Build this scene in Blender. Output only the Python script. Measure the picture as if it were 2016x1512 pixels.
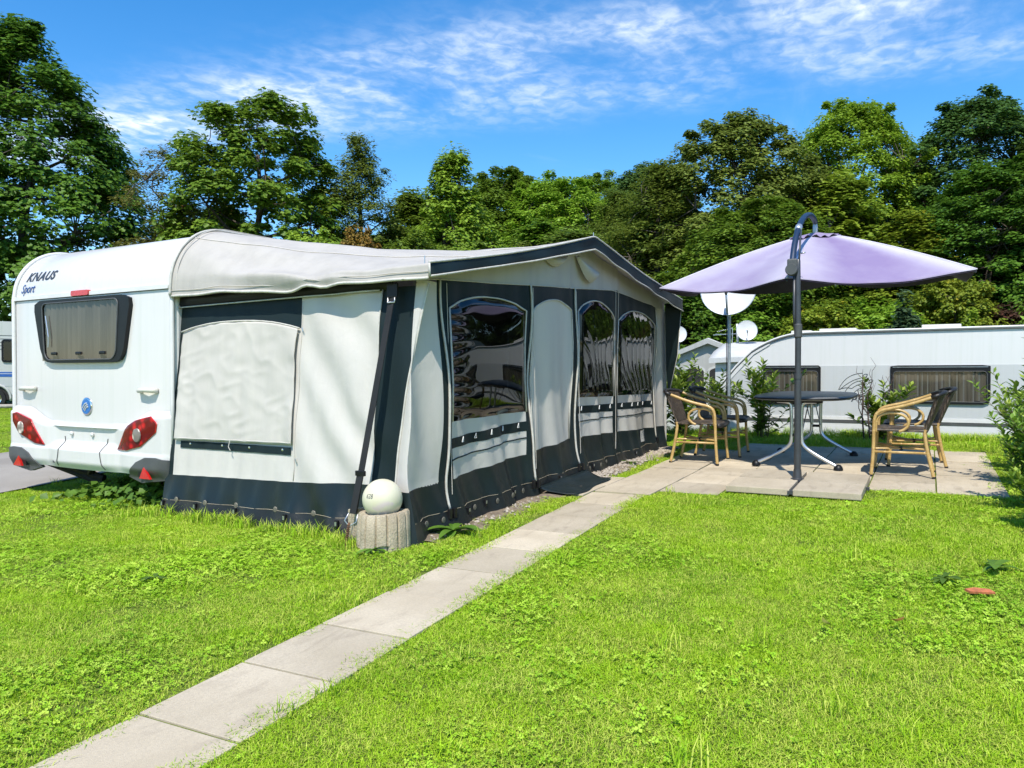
import bpy, bmesh, math, random
import numpy as np
from mathutils import Vector, Matrix

for o in list(bpy.data.objects):
    bpy.data.objects.remove(o, do_unlink=True)
scene = bpy.context.scene
COL = scene.collection
R = math.radians
rng = np.random.default_rng(7)
random.seed(7)

# ------------------------------------------------------------------ camera
cam_data = bpy.data.cameras.new('camera')
cam = bpy.data.objects.new('camera', cam_data)
COL.objects.link(cam)
cam_data.sensor_width = 36.0
cam_data.lens = 36.0 * 1480.0 / 2016.0
cam_data.clip_start = 0.05
cam_data.clip_end = 2000.0
YAW = R(29.0)
cam.location = (0.0, 0.0, 1.25)
cam.rotation_euler = (R(90.0 - 0.8), 0.0, YAW - R(90.0))
scene.camera = cam

# ------------------------------------------------------------------ light
SUN_AZ = R(17.0)        # heading the light travels to, from +X towards +Y
SUN_EL = R(57.0)
sun_data = bpy.data.lights.new('sun', 'SUN')
sun = bpy.data.objects.new('sun', sun_data)
COL.objects.link(sun)
sun_data.energy = 4.4
sun_data.angle = R(0.55)
sun_data.color = (1.0, 0.945, 0.86)
ldir = Vector((math.cos(SUN_AZ) * math.cos(SUN_EL), math.sin(SUN_AZ) * math.cos(SUN_EL), -math.sin(SUN_EL)))
sun.rotation_euler = ldir.to_track_quat('-Z', 'Y').to_euler()
sun.location = (-20, -6, 25)

# ------------------------------------------------------------------ world
world = bpy.data.worlds.new('World')
scene.world = world
world.use_nodes = True
wn, wl = world.node_tree.nodes, world.node_tree.links
wn.clear()


def W(kind, **kw):
    n = wn.new(kind)
    for k, v in kw.items():
        setattr(n, k, v)
    return n


def wmath(op, a, b=None, c=None, clamp=False):
    n = wn.new('ShaderNodeMath')
    n.operation = op
    n.use_clamp = clamp
    for i, v in enumerate((a, b, c)):
        if v is None:
            continue
        if isinstance(v, (int, float)):
            n.inputs[i].default_value = v
        else:
            wl.new(v, n.inputs[i])
    return n.outputs[0]


wout = W('ShaderNodeOutputWorld')
wbg = W('ShaderNodeBackground')
wbg.inputs['Strength'].default_value = 0.15
sky = W('ShaderNodeTexSky', sky_type='NISHITA')
sky.sun_disc = False
sky.sun_elevation = SUN_EL
# the direction towards the sun, as a compass rotation about +Y
to_sun = (-ldir.x, -ldir.y)
sky.sun_rotation = math.atan2(to_sun[0], to_sun[1])
sky.altitude = 300
sky.air_density = 1.0
sky.dust_density = 0.35
sky.ozone_density = 2.2
whs = W('ShaderNodeHueSaturation')
whs.inputs['Saturation'].default_value = 1.38
whs.inputs['Value'].default_value = 1.20
wl.new(sky.outputs[0], whs.inputs['Color'])
# thin high cloud, laid out on a flat layer high above the place
wtc = W('ShaderNodeTexCoord')
wsep = W('ShaderNodeSeparateXYZ')
wl.new(wtc.outputs['Generated'], wsep.inputs[0])
wz = wmath('MAXIMUM', wsep.outputs[2], 0.06)
cu = wmath('DIVIDE', wsep.outputs[0], wz)
cv = wmath('DIVIDE', wsep.outputs[1], wz)
wcomb = W('ShaderNodeCombineXYZ')
wl.new(cu, wcomb.inputs[0]); wl.new(cv, wcomb.inputs[1])


def wnoise(scale, detail, rough, dist, off, sx=1.0, sy=1.0, rot=0.0):
    m = W('ShaderNodeMapping')
    m.inputs['Location'].default_value = (off[0], off[1], 0)
    m.inputs['Scale'].default_value = (sx, sy, 1)
    m.inputs['Rotation'].default_value = (0, 0, rot)
    wl.new(wcomb.outputs[0], m.inputs[0])
    n = W('ShaderNodeTexNoise')
    n.inputs['Scale'].default_value = scale
    n.inputs['Detail'].default_value = detail
    n.inputs['Roughness'].default_value = rough
    n.inputs['Distortion'].default_value = dist
    wl.new(m.outputs[0], n.inputs['Vector'])
    return n.outputs[0]


def wramp(v, a, b):
    n = W('ShaderNodeMapRange', interpolation_type='SMOOTHSTEP')
    n.inputs['From Min'].default_value = a
    n.inputs['From Max'].default_value = b
    wl.new(v, n.inputs['Value'])
    return n.outputs[0]


def wband(p, q, width):
    """soft band of cloud along the line p-q of the cloud layer"""
    dx, dy = q[0] - p[0], q[1] - p[1]
    L = math.hypot(dx, dy)
    nx, ny = -dy / L, dx / L
    d = wmath('ADD', wmath('MULTIPLY', cu, nx / width), wmath('MULTIPLY', cv, ny / width))
    d = wmath('ADD', d, -(p[0] * nx + p[1] * ny) / width)
    d = wmath('ADD', d, wmath('MULTIPLY', wmath('SUBTRACT', wnoise(0.9, 3, 0.5, 0.3, (3.1, 1.7)), 0.5), 2.2))
    return wmath('POWER', 2.718, wmath('MULTIPLY', wmath('MULTIPLY', d, d), -1.0))


band = wmath('ADD', wband((1.84, 2.9), (2.17, 0.3), 0.25), wmath('MULTIPLY', wband((2.45, 1.2), (2.80, -0.4), 0.20), 0.62))
wispy = wnoise(1.6, 9, 0.60, 0.5, (0.4, 2.3), 0.8, 1.2, R(-35))
ripple = wnoise(13, 5, 0.55, 0.4, (1.0, 0.2), 1.0, 1.0, R(20))
cl = wmath('MULTIPLY', band, wmath('ADD', wmath('MULTIPLY', wramp(wispy, 0.28, 0.85), 0.54), wmath('MULTIPLY', wmath('MULTIPLY', wramp(ripple, 0.34, 0.72), wramp(wispy, 0.30, 0.62)), 0.75)))
faint = wmath('MULTIPLY', wramp(wnoise(0.55, 8, 0.65, 1.2, (7.7, 5.1), 0.6, 1.4, R(-35)), 0.50, 0.85), 0.22)
cl = wmath('MULTIPLY', wmath('ADD', cl, faint), 0.86, clamp=True)
hor = wramp(wsep.outputs[2], 0.05, 0.22)
cl = wmath('MULTIPLY', cl, hor)
wmix = W('ShaderNodeMix', data_type='RGBA')
wl.new(cl, wmix.inputs['Factor'])
wl.new(whs.outputs[0], wmix.inputs['A'])
wmix.inputs['B'].default_value = (5.2, 5.75, 6.4, 1)
wl.new(wmix.outputs['Result'], wbg.inputs['Color'])
wl.new(wbg.outputs[0], wout.inputs[0])

# ------------------------------------------------------------------ picture
scene.render.engine = 'CYCLES'
scene.view_settings.view_transform = 'Standard'
scene.view_settings.look = 'None'
scene.view_settings.exposure = 0.40
scene.view_settings.gamma = 1.0
scene.view_settings.use_curve_mapping = False
cy = scene.cycles
cy.use_denoising = True
cy.denoiser = 'OPENIMAGEDENOISE'
cy.denoising_input_passes = 'RGB_ALBEDO_NORMAL'
cy.max_bounces = 7
cy.diffuse_bounces = 3
cy.glossy_bounces = 3
cy.transmission_bounces = 5
cy.transparent_max_bounces = 10
cy.sample_clamp_indirect = 6.0
cy.caustics_reflective = False
cy.caustics_refractive = False
cy.use_adaptive_sampling = True
cy.adaptive_threshold = 0.015


# ================================================================== helpers
def g(x, y):
    """height of the ground"""
    xs = np.clip(x, -14, 12.0) if not isinstance(x, (int, float)) else min(max(x, -14), 12.0)
    ys = np.clip(y, -8, 26.0) if not isinstance(y, (int, float)) else min(max(y, -8), 26.0)
    z = 0.028 * xs - 0.006 * ys
    return z


def smooth01(t):
    t = np.clip(t, 0, 1)
    return t * t * (3 - 2 * t)


def terrain(x, y):
    x = np.asarray(x, float); y = np.asarray(y, float)
    z = g(x, y)
    # lower terrace beyond the lawn, where the far caravan stands
    w = smooth01((x - 12.05) / 0.5) * smooth01((9.0 - y) / 3.0)
    z = z - 0.85 * w
    # wooded slope far behind
    z = z + 7.0 * smooth01((x - 26) / 40.0) * smooth01((26 - y) / 30.0)
    z = z + 1.5 * smooth01((x - 15) / 20.0) * smooth01((y - 20) / 30.0)
    return z


class MB:
    def __init__(s):
        s.v = []; s.f = []; s.uv = None

    def add(s, verts, faces):
        b = len(s.v)
        s.v.extend([tuple(map(float, p)) for p in verts])
        s.f.extend([tuple(b + i for i in f) for f in faces])
        return s

    def box(s, x0, x1, y0, y1, z0, z1, c=0.0):
        if c <= 0:
            v = [(x, y, z) for z in (z0, z1) for y in (y0, y1) for x in (x0, x1)]
            f = [(0, 2, 3, 1), (4, 5, 7, 6), (0, 1, 5, 4), (2, 6, 7, 3), (0, 4, 6, 2), (1, 3, 7, 5)]
            return s.add(v, f)
        bm = bmesh.new()
        bmesh.ops.create_cube(bm, size=1.0)
        for q in bm.verts:
            q.co = Vector(((x0 + x1) / 2 + q.co.x * (x1 - x0), (y0 + y1) / 2 + q.co.y * (y1 - y0), (z0 + z1) / 2 + q.co.z * (z1 - z0)))
        bmesh.ops.bevel(bm, geom=list(bm.edges), offset=c, segments=2, affect='EDGES', profile=0.6)
        return s.bm(bm)

    def bm(s, bm):
        bm.verts.ensure_lookup_table()
        bm.verts.index_update()
        s.add([q.co for q in bm.verts], [[q.index for q in f.verts] for f in bm.faces])
        bm.free()
        return s

    def tube(s, pts, r, n=8, cap=True, closed=False):
        P = np.array(pts, float)
        m = len(P)
        rr = np.full(m, r) if np.isscalar(r) else np.array(r, float)
        if closed:
            T = np.roll(P, -1, 0) - np.roll(P, 1, 0)
        else:
            T = np.gradient(P, axis=0)
        T /= np.linalg.norm(T, axis=1)[:, None] + 1e-12
        up = np.array([0, 0, 1.0]) if abs(T[0][2]) < 0.9 else np.array([1.0, 0, 0])
        u = np.cross(T[0], up); u /= np.linalg.norm(u)
        ring = []
        for i in range(m):
            u = u - T[i] * (u @ T[i]); u /= np.linalg.norm(u) + 1e-12
            w = np.cross(T[i], u)
            for k in range(n):
                a = 2 * math.pi * k / n
                ring.append(P[i] + rr[i] * (math.cos(a) * u + math.sin(a) * w))
        f = []
        for i in range(m if closed else m - 1):
            j = (i + 1) % m
            for k in range(n):
                k2 = (k + 1) % n
                f.append((i * n + k, i * n + k2, j * n + k2, j * n + k))
        if cap and not closed:
            f.append(tuple(range(n - 1, -1, -1)))
            f.append(tuple((m - 1) * n + k for k in range(n)))
        return s.add(ring, f)

    def grid(s, P, closed_u=False):
        P = np.asarray(P, float)
        a, b = P.shape[:2]
        f = []
        for i in range(a - 1):
            for j in range(b - 1):
                f.append((i * b + j, (i + 1) * b + j, (i + 1) * b + j + 1, i * b + j + 1))
        return s.add(P.reshape(-1, 3), f)

    def lathe(s, prof, n=24, c=(0, 0, 0), axis='z'):
        v = []; f = []
        m = len(prof)
        for i, (r, h) in enumerate(prof):
            for k in range(n):
                a = 2 * math.pi * k / n
                p = (r * math.cos(a), r * math.sin(a), h)
                if axis == 'x': p = (h, p[0], p[1])
                if axis == 'y': p = (p[0], h, p[1])
                v.append((p[0] + c[0], p[1] + c[1], p[2] + c[2]))
        for i in range(m - 1):
            for k in range(n):
                k2 = (k + 1) % n
                f.append((i * n + k, i * n + k2, (i + 1) * n + k2, (i + 1) * n + k))
        if prof[0][0] > 1e-6: f.append(tuple(range(n - 1, -1, -1)))
        if prof[-1][0] > 1e-6: f.append(tuple((m - 1) * n + k for k in range(n)))
        return s.add(v, f)

    def sheet(s):
        """keep only the outer face of a prism: a thin pane"""
        s.f = [s.f[1]]
        return s

    def prism(s, poly, fn, t0, t1):
        """polygon poly (a,b) put into space by fn(a,b,t) at t0 and t1"""
        n = len(poly)
        v = [fn(a, b, t0) for a, b in poly] + [fn(a, b, t1) for a, b in poly]
        f = [tuple(range(n - 1, -1, -1)), tuple(range(n, 2 * n))]
        for i in range(n):
            j = (i + 1) % n
            f.append((i, j, n + j, n + i))
        return s.add(v, f)

    def build(s, name, mat, parent=None, smooth=False, angle=None, fix=True):
        me = bpy.data.meshes.new(name)
        me.from_pydata(s.v, [], s.f)
        if fix:
            bm = bmesh.new(); bm.from_mesh(me)
            bmesh.ops.recalc_face_normals(bm, faces=bm.faces)
            bm.to_mesh(me); bm.free()
        me.materials.append(mat)
        if smooth:
            me.polygons.foreach_set('use_smooth', [True] * len(me.polygons))
        if angle:
            try:
                me.set_sharp_from_angle(angle=R(angle))
            except Exception:
                pass
        me.update()
        o = bpy.data.objects.new(name, me)
        COL.objects.link(o)
        if parent is not None:
            o.parent = parent
        return o


def empty(name, loc=(0, 0, 0), rz=0.0):
    o = bpy.data.objects.new(name, None)
    COL.objects.link(o)
    o.location = loc
    o.rotation_euler = (0, 0, rz)
    o.empty_display_size = 0.1
    return o


def tag(o, label=None, cat=None, group=None, kind=None):
    if label: o['label'] = label
    if cat: o['category'] = cat
    if group: o['group'] = group
    if kind: o['kind'] = kind
    return o


def copy_tree(o, parent=None):
    c = o.copy()
    COL.objects.link(c)
    c.parent = parent
    for ch in list(o.children):
        copy_tree(ch, c)
    return c


def bevel(o, w, seg=2, ang=40):
    m = o.modifiers.new('bevel', 'BEVEL')
    m.width = w; m.segments = seg; m.limit_method = 'ANGLE'; m.angle_limit = R(ang)
    m.harden_normals = False
    return o


def solid(o, t, off=0.0):
    m = o.modifiers.new('solid', 'SOLIDIFY')
    m.thickness = t; m.offset = off
    return o


def arc(c, r, a0, a1, n, fn):
    return [fn(c[0] + r * math.cos(a0 + (a1 - a0) * i / n), c[1] + r * math.sin(a0 + (a1 - a0) * i / n)) for i in range(n + 1)]


def rrect(a0, a1, b0, b1, r, n=5):
    """rounded rectangle outline, r = (bottom-left, bottom-right, top-right, top-left)"""
    if np.isscalar(r): r = (r,) * 4
    out = []
    for (ca, cb, rr, s) in ((a0, b0, r[0], 180), (a1, b0, r[1], 270), (a1, b1, r[2], 0), (a0, b1, r[3], 90)):
        x = ca + (rr if ca == a0 else -rr); y = cb + (rr if cb == b0 else -rr)
        for i in range(n + 1):
            t = R(s + 90 * i / n)
            out.append((x + rr * math.cos(t), y + rr * math.sin(t)))
    return out


def vnoise(seed):
    """cheap smooth 2-D value noise"""
    r = np.random.default_rng(seed)
    T = r.uniform(-1, 1, (64, 64))

    def fn(x, y):
        x = np.asarray(x, float); y = np.asarray(y, float)
        xi = np.floor(x).astype(int); yi = np.floor(y).astype(int)
        fx = x - xi; fy = y - yi
        fx = fx * fx * (3 - 2 * fx); fy = fy * fy * (3 - 2 * fy)
        a = T[xi % 64, yi % 64]; b = T[(xi + 1) % 64, yi % 64]
        c = T[xi % 64, (yi + 1) % 64]; d = T[(xi + 1) % 64, (yi + 1) % 64]
        return (a * (1 - fx) + b * fx) * (1 - fy) + (c * (1 - fx) + d * fx) * fy
    return fn


# ================================================================== materials
def material(name):
    m = bpy.data.materials.new(name)
    m.use_nodes = True
    nt = m.node_tree
    return m, nt, nt.nodes['Principled BSDF'], nt.nodes['Material Output']


class NT:
    """small node-building helper for one material"""
    def __init__(s, nt):
        s.nt = nt; s.n = nt.nodes; s.l = nt.links

    def put(s, sock, v):
        if v is None: return
        if hasattr(v, 'links') or isinstance(v, bpy.types.NodeSocket): s.l.new(v, sock)
        else: sock.default_value = v

    def coord(s, which='Object'):
        return s.n.new('ShaderNodeTexCoord').outputs[which]

    def pos(s):
        return s.n.new('ShaderNodeNewGeometry').outputs['Position']

    def mapping(s, v, scale=(1, 1, 1), loc=(0, 0, 0), rot=(0, 0, 0)):
        m = s.n.new('ShaderNodeMapping')
        s.l.new(v, m.inputs[0])
        m.inputs['Scale'].default_value = scale; m.inputs['Location'].default_value = loc; m.inputs['Rotation'].default_value = rot
        return m.outputs[0]

    def noise(s, v, scale, detail=4, rough=0.55, dist=0.0, out=0):
        n = s.n.new('ShaderNodeTexNoise')
        s.l.new(v, n.inputs['Vector'])
        n.inputs['Scale'].default_value = scale; n.inputs['Detail'].default_value = detail
        n.inputs['Roughness'].default_value = rough; n.inputs['Distortion'].default_value = dist
        return n.outputs[out]

    def voronoi(s, v, scale, feature='F1'):
        n = s.n.new('ShaderNodeTexVoronoi')
        n.feature = feature
        s.l.new(v, n.inputs['Vector']); n.inputs['Scale'].default_value = scale
        return n

    def wave(s, v, scale, dist=0.0, detail=2, axis='X', prof='SIN'):
        n = s.n.new('ShaderNodeTexWave')
        n.bands_direction = axis; n.wave_profile = prof
        s.l.new(v, n.inputs['Vector']); n.inputs['Scale'].default_value = scale
        n.inputs['Distortion'].default_value = dist; n.inputs['Detail'].default_value = detail
        return n.outputs['Fac']

    def ramp(s, v, a, b, lo=0.0, hi=1.0):
        n = s.n.new('ShaderNodeMapRange')
        n.interpolation_type = 'SMOOTHSTEP'
        s.l.new(v, n.inputs['Value'])
        n.inputs['From Min'].default_value = a; n.inputs['From Max'].default_value = b
        n.inputs['To Min'].default_value = lo; n.inputs['To Max'].default_value = hi
        return n.outputs[0]

    def math(s, op, a, b=None, clamp=False):
        n = s.n.new('ShaderNodeMath'); n.operation = op; n.use_clamp = clamp
        s.put(n.inputs[0], a); s.put(n.inputs[1], b)
        return n.outputs[0]

    def mix(s, f, a, b, mode='MIX'):
        n = s.n.new('ShaderNodeMix'); n.data_type = 'RGBA'; n.blend_type = mode
        s.put(n.inputs['Factor'], f)
        for k, v in (('A', a), ('B', b)):
            if isinstance(v, (tuple, list)): v = (*v[:3], 1)
            s.put(n.inputs[k], v)
        return n.outputs['Result']

    def bump(s, h, strength=0.3, dist=0.01, normal=None):
        n = s.n.new('ShaderNodeBump')
        n.inputs['Strength'].default_value = strength; n.inputs['Distance'].default_value = dist
        s.l.new(h, n.inputs['Height'])
        if normal is not None: s.l.new(normal, n.inputs['Normal'])
        return n.outputs[0]


def plain(name, col, rough=0.5, metal=0.0, var=0.12, vscale=8.0, bump=0.0, bscale=60.0, spec=0.5, coat=0.0, bdist=0.002):
    """one colour with gentle uneven tone and fine relief"""
    m, nt, b, out = material(name)
    t = NT(nt)
    c = t.coord()
    n = t.noise(c, vscale, 5, 0.6)
    dark = tuple(q * (1 - var) for q in col); light = tuple(min(1, q * (1 + var)) for q in col)
    t.put(b.inputs['Base Color'], t.mix(t.ramp(n, 0.3, 0.7), dark, light))
    b.inputs['Roughness'].default_value = rough
    b.inputs['Metallic'].default_value = metal
    b.inputs['Specular IOR Level'].default_value = spec
    if coat: b.inputs['Coat Weight'].default_value = coat
    if bump: t.put(b.inputs['Normal'], t.bump(t.noise(c, bscale, 4, 0.6), bump, bdist))
    return m


def fabric(name, col, rough=0.75, streak=0.10, dirt=(0.45, 0.43, 0.38), dirt_amt=0.15, weave=900, transl=0.0, bumpy=0.25, spec=0.3):
    m, nt, b, out = material(name)
    t = NT(nt)
    p = t.pos()
    stre = t.noise(t.mapping(p, (7, 7, 0.35)), 1.0, 5, 0.6)
    blot = t.noise(p, 2.3, 6, 0.62)
    c1 = t.mix(t.ramp(stre, 0.35, 0.75), col, tuple(q * (1 - streak) for q in col))
    c2 = t.mix(t.math('MULTIPLY', t.ramp(blot, 0.45, 0.8), dirt_amt), c1, dirt)
    t.put(b.inputs['Base Color'], c2)
    b.inputs['Roughness'].default_value = rough
    b.inputs['Specular IOR Level'].default_value = spec
    h = t.math('ADD', t.noise(p, 9, 4, 0.55, 0.6), t.math('MULTIPLY', t.noise(p, weave, 2, 0.5), 0.12))
    t.put(b.inputs['Normal'], t.bump(h, bumpy, 0.012))
    if transl > 0:
        tr = t.n.new('ShaderNodeBsdfTranslucent')
        t.put(tr.inputs['Color'], c2)
        mx = t.n.new('ShaderNodeMixShader')
        mx.inputs[0].default_value = transl
        t.l.new(b.outputs[0], mx.inputs[1]); t.l.new(tr.outputs[0], mx.inputs[2])
        t.l.new(mx.outputs[0], out.inputs['Surface'])
    return m


def gelcoat(name, col, streak=0.05, rough=0.28, coat=0.3):
    m, nt, b, out = material(name)
    t = NT(nt)
    p = t.pos()
    s1 = t.noise(t.mapping(p, (16, 16, 0.5)), 1.0, 5, 0.65)
    s2 = t.noise(p, 1.6, 5, 0.6)
    c = t.mix(t.ramp(s1, 0.42, 0.8), col, tuple(q * (1 - streak) * k for q, k in zip(col, (0.98, 1.0, 0.96))))
    c = t.mix(t.math('MULTIPLY', t.ramp(s2, 0.5, 0.8), 0.10), c, (0.55, 0.56, 0.53))
    t.put(b.inputs['Base Color'], c)
    t.put(b.inputs['Roughness'], t.ramp(s1, 0.3, 0.8, rough, rough + 0.15))
    b.inputs['Coat Weight'].default_value = coat
    b.inputs['Coat Roughness'].default_value = 0.12
    t.put(b.inputs['Normal'], t.bump(t.noise(p, 3.0, 3, 0.5), 0.06, 0.02))
    return m


M = {}
M['gelcoat'] = gelcoat('white_gelcoat', (0.655, 0.635, 0.605))
M['gelcoat_far'] = gelcoat('white_gelcoat_far', (0.67, 0.67, 0.655), 0.06)
M['silver_panel'] = gelcoat('silver_grey_panel', (0.52, 0.53, 0.525), 0.06, 0.35)
M['cream_panel'] = gelcoat('cream_caravan_panel', (0.56, 0.56, 0.53), 0.06, 0.4)
M['cream_plastic'] = plain('cream_plastic', (0.58, 0.56, 0.48), 0.4, var=0.05)
M['canvas'] = fabric('white_canvas', (0.63, 0.595, 0.535), 0.7, 0.07, (0.50, 0.48, 0.44), 0.12, transl=0.10, bumpy=0.28)
M['canvas_cover'] = fabric('cream_canvas_cover', (0.575, 0.54, 0.48), 0.8, 0.08, (0.46, 0.44, 0.39), 0.12, transl=0.06, bumpy=0.14)
M['canvas_gable'] = fabric('grey_gable_canvas', (0.50, 0.485, 0.45), 0.75, 0.10, (0.42, 0.41, 0.37), 0.25, transl=0.10, bumpy=0.3)
M['roof_canvas'] = fabric('weathered_roof_canvas', (0.465, 0.435, 0.385), 0.7, 0.12, (0.40, 0.37, 0.31), 0.28, transl=0.04, bumpy=0.3)
M['navy'] = fabric('navy_awning_vinyl', (0.012, 0.022, 0.0235), 0.55, 0.15, (0.018, 0.022, 0.022), 0.25, weave=500, bumpy=0.2, spec=0.18)
M['skirt'] = fabric('dark_skirt_vinyl', (0.011, 0.0185, 0.0195), 0.38, 0.15, (0.025, 0.025, 0.021), 0.2, weave=400, bumpy=0.25, spec=0.30)
M['mudwall'] = fabric('dusty_mudwall_vinyl', (0.014, 0.017, 0.017), 0.42, 0.1, (0.10, 0.085, 0.06), 0.45, weave=400, bumpy=0.35)
M['grommet'] = plain('tarnished_eyelet', (0.16, 0.145, 0.11), 0.6, 0.2, var=0.25, vscale=50)
M['piping'] = plain('cream_piping', (0.52, 0.50, 0.44), 0.55, var=0.12, vscale=20)
M['black_plastic'] = plain('black_plastic', (0.009, 0.009, 0.010), 0.42, var=0.2, spec=0.3)
M['grey_plastic'] = plain('dark_grey_plastic', (0.075, 0.077, 0.075), 0.5, var=0.12, bump=0.1, bscale=300)
M['black_strap'] = plain('black_webbing', (0.013, 0.012, 0.012), 0.7, var=0.2, bump=0.3, bscale=400)
M['rubber'] = plain('black_rubber', (0.014, 0.014, 0.014), 0.7, var=0.2)
M['steel'] = plain('dull_steel', (0.55, 0.56, 0.57), 0.38, 0.9, var=0.1)
M['galv'] = plain('galvanised_steel', (0.45, 0.49, 0.52), 0.45, 0.7, var=0.15, vscale=14)
M['rust'] = plain('rusty_iron', (0.16, 0.085, 0.045), 0.85, 0.2, var=0.4, vscale=60)
M['white_paint'] = plain('white_paint', (0.68, 0.67, 0.64), 0.4, var=0.04)
M['dish_white'] = plain('weathered_dish_white', (0.58, 0.575, 0.545), 0.45, var=0.06, vscale=6)
M['logo_grey'] = plain('dark_grey_letters', (0.045, 0.05, 0.06), 0.45, var=0.05)
M['logo_blue'] = plain('blue_letters', (0.025, 0.07, 0.22), 0.4, var=0.05)
M['badge_blue'] = plain('blue_badge', (0.03, 0.16, 0.46), 0.3, var=0.08)
M['stripe_blue'] = plain('blue_stripe', (0.03, 0.12, 0.42), 0.4, var=0.08)
M['chrome'] = plain('chrome', (0.7, 0.7, 0.7), 0.12, 1.0, var=0.05)
M['aluminium'] = plain('aluminium_tube', (0.62, 0.64, 0.67), 0.28, 0.85, var=0.06)
M['anthracite'] = plain('anthracite_tube', (0.055, 0.058, 0.062), 0.38, 0.2, var=0.12)
M['blue_tube'] = plain('dark_blue_tube', (0.012, 0.028, 0.065), 0.45, 0.0, var=0.12)
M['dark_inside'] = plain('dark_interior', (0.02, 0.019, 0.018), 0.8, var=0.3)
M['inside_wall'] = plain('interior_beige', (0.30, 0.28, 0.25), 0.7, var=0.15)
M['soil'] = plain('dry_soil', (0.20, 0.155, 0.105), 0.95, var=0.35, vscale=22, bump=0.7, bscale=70, bdist=0.01)
M['gravel'] = plain('gravel_chips', (0.36, 0.31, 0.25), 0.9, var=0.3, vscale=40, bump=0.5, bscale=120)
M['terracotta'] = plain('terracotta_tile', (0.42, 0.13, 0.05), 0.8, var=0.25, vscale=30, bump=0.4, bscale=90)
M['bark'] = plain('tree_bark', (0.075, 0.06, 0.045), 0.9, var=0.35, vscale=10, bump=0.8, bscale=22, bdist=0.02)
M['stem'] = plain('shrub_stem', (0.12, 0.09, 0.05), 0.85, var=0.3, vscale=20)
M['dead_stem'] = plain('dead_stem', (0.085, 0.055, 0.045), 0.9, var=0.3, vscale=20)
M['timber'] = plain('weathered_timber', (0.42, 0.38, 0.32), 0.85, var=0.25, vscale=9, bump=0.5, bscale=30)
M['tent_white'] = fabric('far_tent_canvas', (0.52, 0.52, 0.50), 0.75, 0.12, (0.4, 0.39, 0.36), 0.2)
M['tent_grey'] = fabric('far_tent_grey', (0.40, 0.40, 0.38), 0.75, 0.15, (0.28, 0.27, 0.25), 0.3)


def glassy(name, tint=(0.03, 0.03, 0.03), alpha=0.25, rough=0.03, spec=0.9, wav=0.0):
    """thin pane: mirror-like coat over see-through tint"""
    m, nt, b, out = material(name)
    t = NT(nt)
    tr = t.n.new('ShaderNodeBsdfTransparent')
    tr.inputs['Color'].default_value = (*tint, 1)
    gl = t.n.new('ShaderNodeBsdfGlossy')
    gl.inputs['Roughness'].default_value = rough
    gl.inputs['Color'].default_value = (1, 1, 1, 1)
    fr = t.n.new('ShaderNodeFresnel')
    bf = t.n.new('ShaderNodeNewGeometry').outputs['Backfacing']
    t.put(fr.inputs['IOR'], t.ramp(bf, 0.0, 1.0, 1.0 + spec, 1.0 / (1.0 + spec)))
    if wav:
        p = t.pos()
        h = t.math('ADD', t.noise(t.mapping(p, (1, 1, 1)), 2.2, 3, 0.5, 0.5), t.math('MULTIPLY', t.noise(t.mapping(p, (5, 5, 1.2)), 1.5, 3, 0.5, 1.0), 0.35))
        nb = t.bump(h, wav, 0.05)
        t.l.new(nb, gl.inputs['Normal']); t.l.new(nb, fr.inputs['Normal'])
    mx = t.n.new('ShaderNodeMixShader')
    t.l.new(fr.outputs[0], mx.inputs[0])
    t.l.new(tr.outputs[0], mx.inputs[1]); t.l.new(gl.outputs[0], mx.inputs[2])
    t.l.new(mx.outputs[0], out.inputs['Surface'])
    return m


M['pane'] = glassy('tinted_acrylic', (0.50, 0.49, 0.465), spec=0.45)
M['vinyl'] = glassy('clear_vinyl', (0.10, 0.105, 0.105), spec=0.48, rough=0.012, wav=0.0)


def lens(name, col, rough=0.25):
    m, nt, b, out = material(name)
    t = NT(nt)
    v = t.voronoi(t.coord(), 14.0)
    n = t.noise(t.coord(), 60, 3, 0.5)
    t.put(b.inputs['Base Color'], t.mix(t.ramp(v.outputs['Distance'], 0.1, 0.55), tuple(min(1, q * 1.5) for q in col), tuple(q * 0.35 for q in col)))
    b.inputs['Roughness'].default_value = rough
    b.inputs['Specular IOR Level'].default_value = 0.3
    t.put(b.inputs['Normal'], t.bump(v.outputs['Distance'], 0.12, 0.01))
    return m


M['red_lens'] = lens('red_lamp_lens', (0.36, 0.004, 0.006))
M['clear_lens'] = lens('clear_lamp_lens', (0.60, 0.52, 0.44))
M['reflector'] = plain('red_reflector', (0.55, 0.015, 0.012), 0.2, var=0.15, vscale=40, coat=0.6)


def curtain_mat():
    m, nt, b, out = material('curtain_cloth')
    t = NT(nt)
    n = t.noise(t.mapping(t.pos(), (9, 9, 0.6)), 1.0, 4, 0.6)
    t.put(b.inputs['Base Color'], t.mix(t.ramp(n, 0.3, 0.7), (0.24, 0.22, 0.185), (0.42, 0.385, 0.33)))
    b.inputs['Roughness'].default_value = 0.9
    return m


M['curtain'] = curtain_mat()


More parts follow.
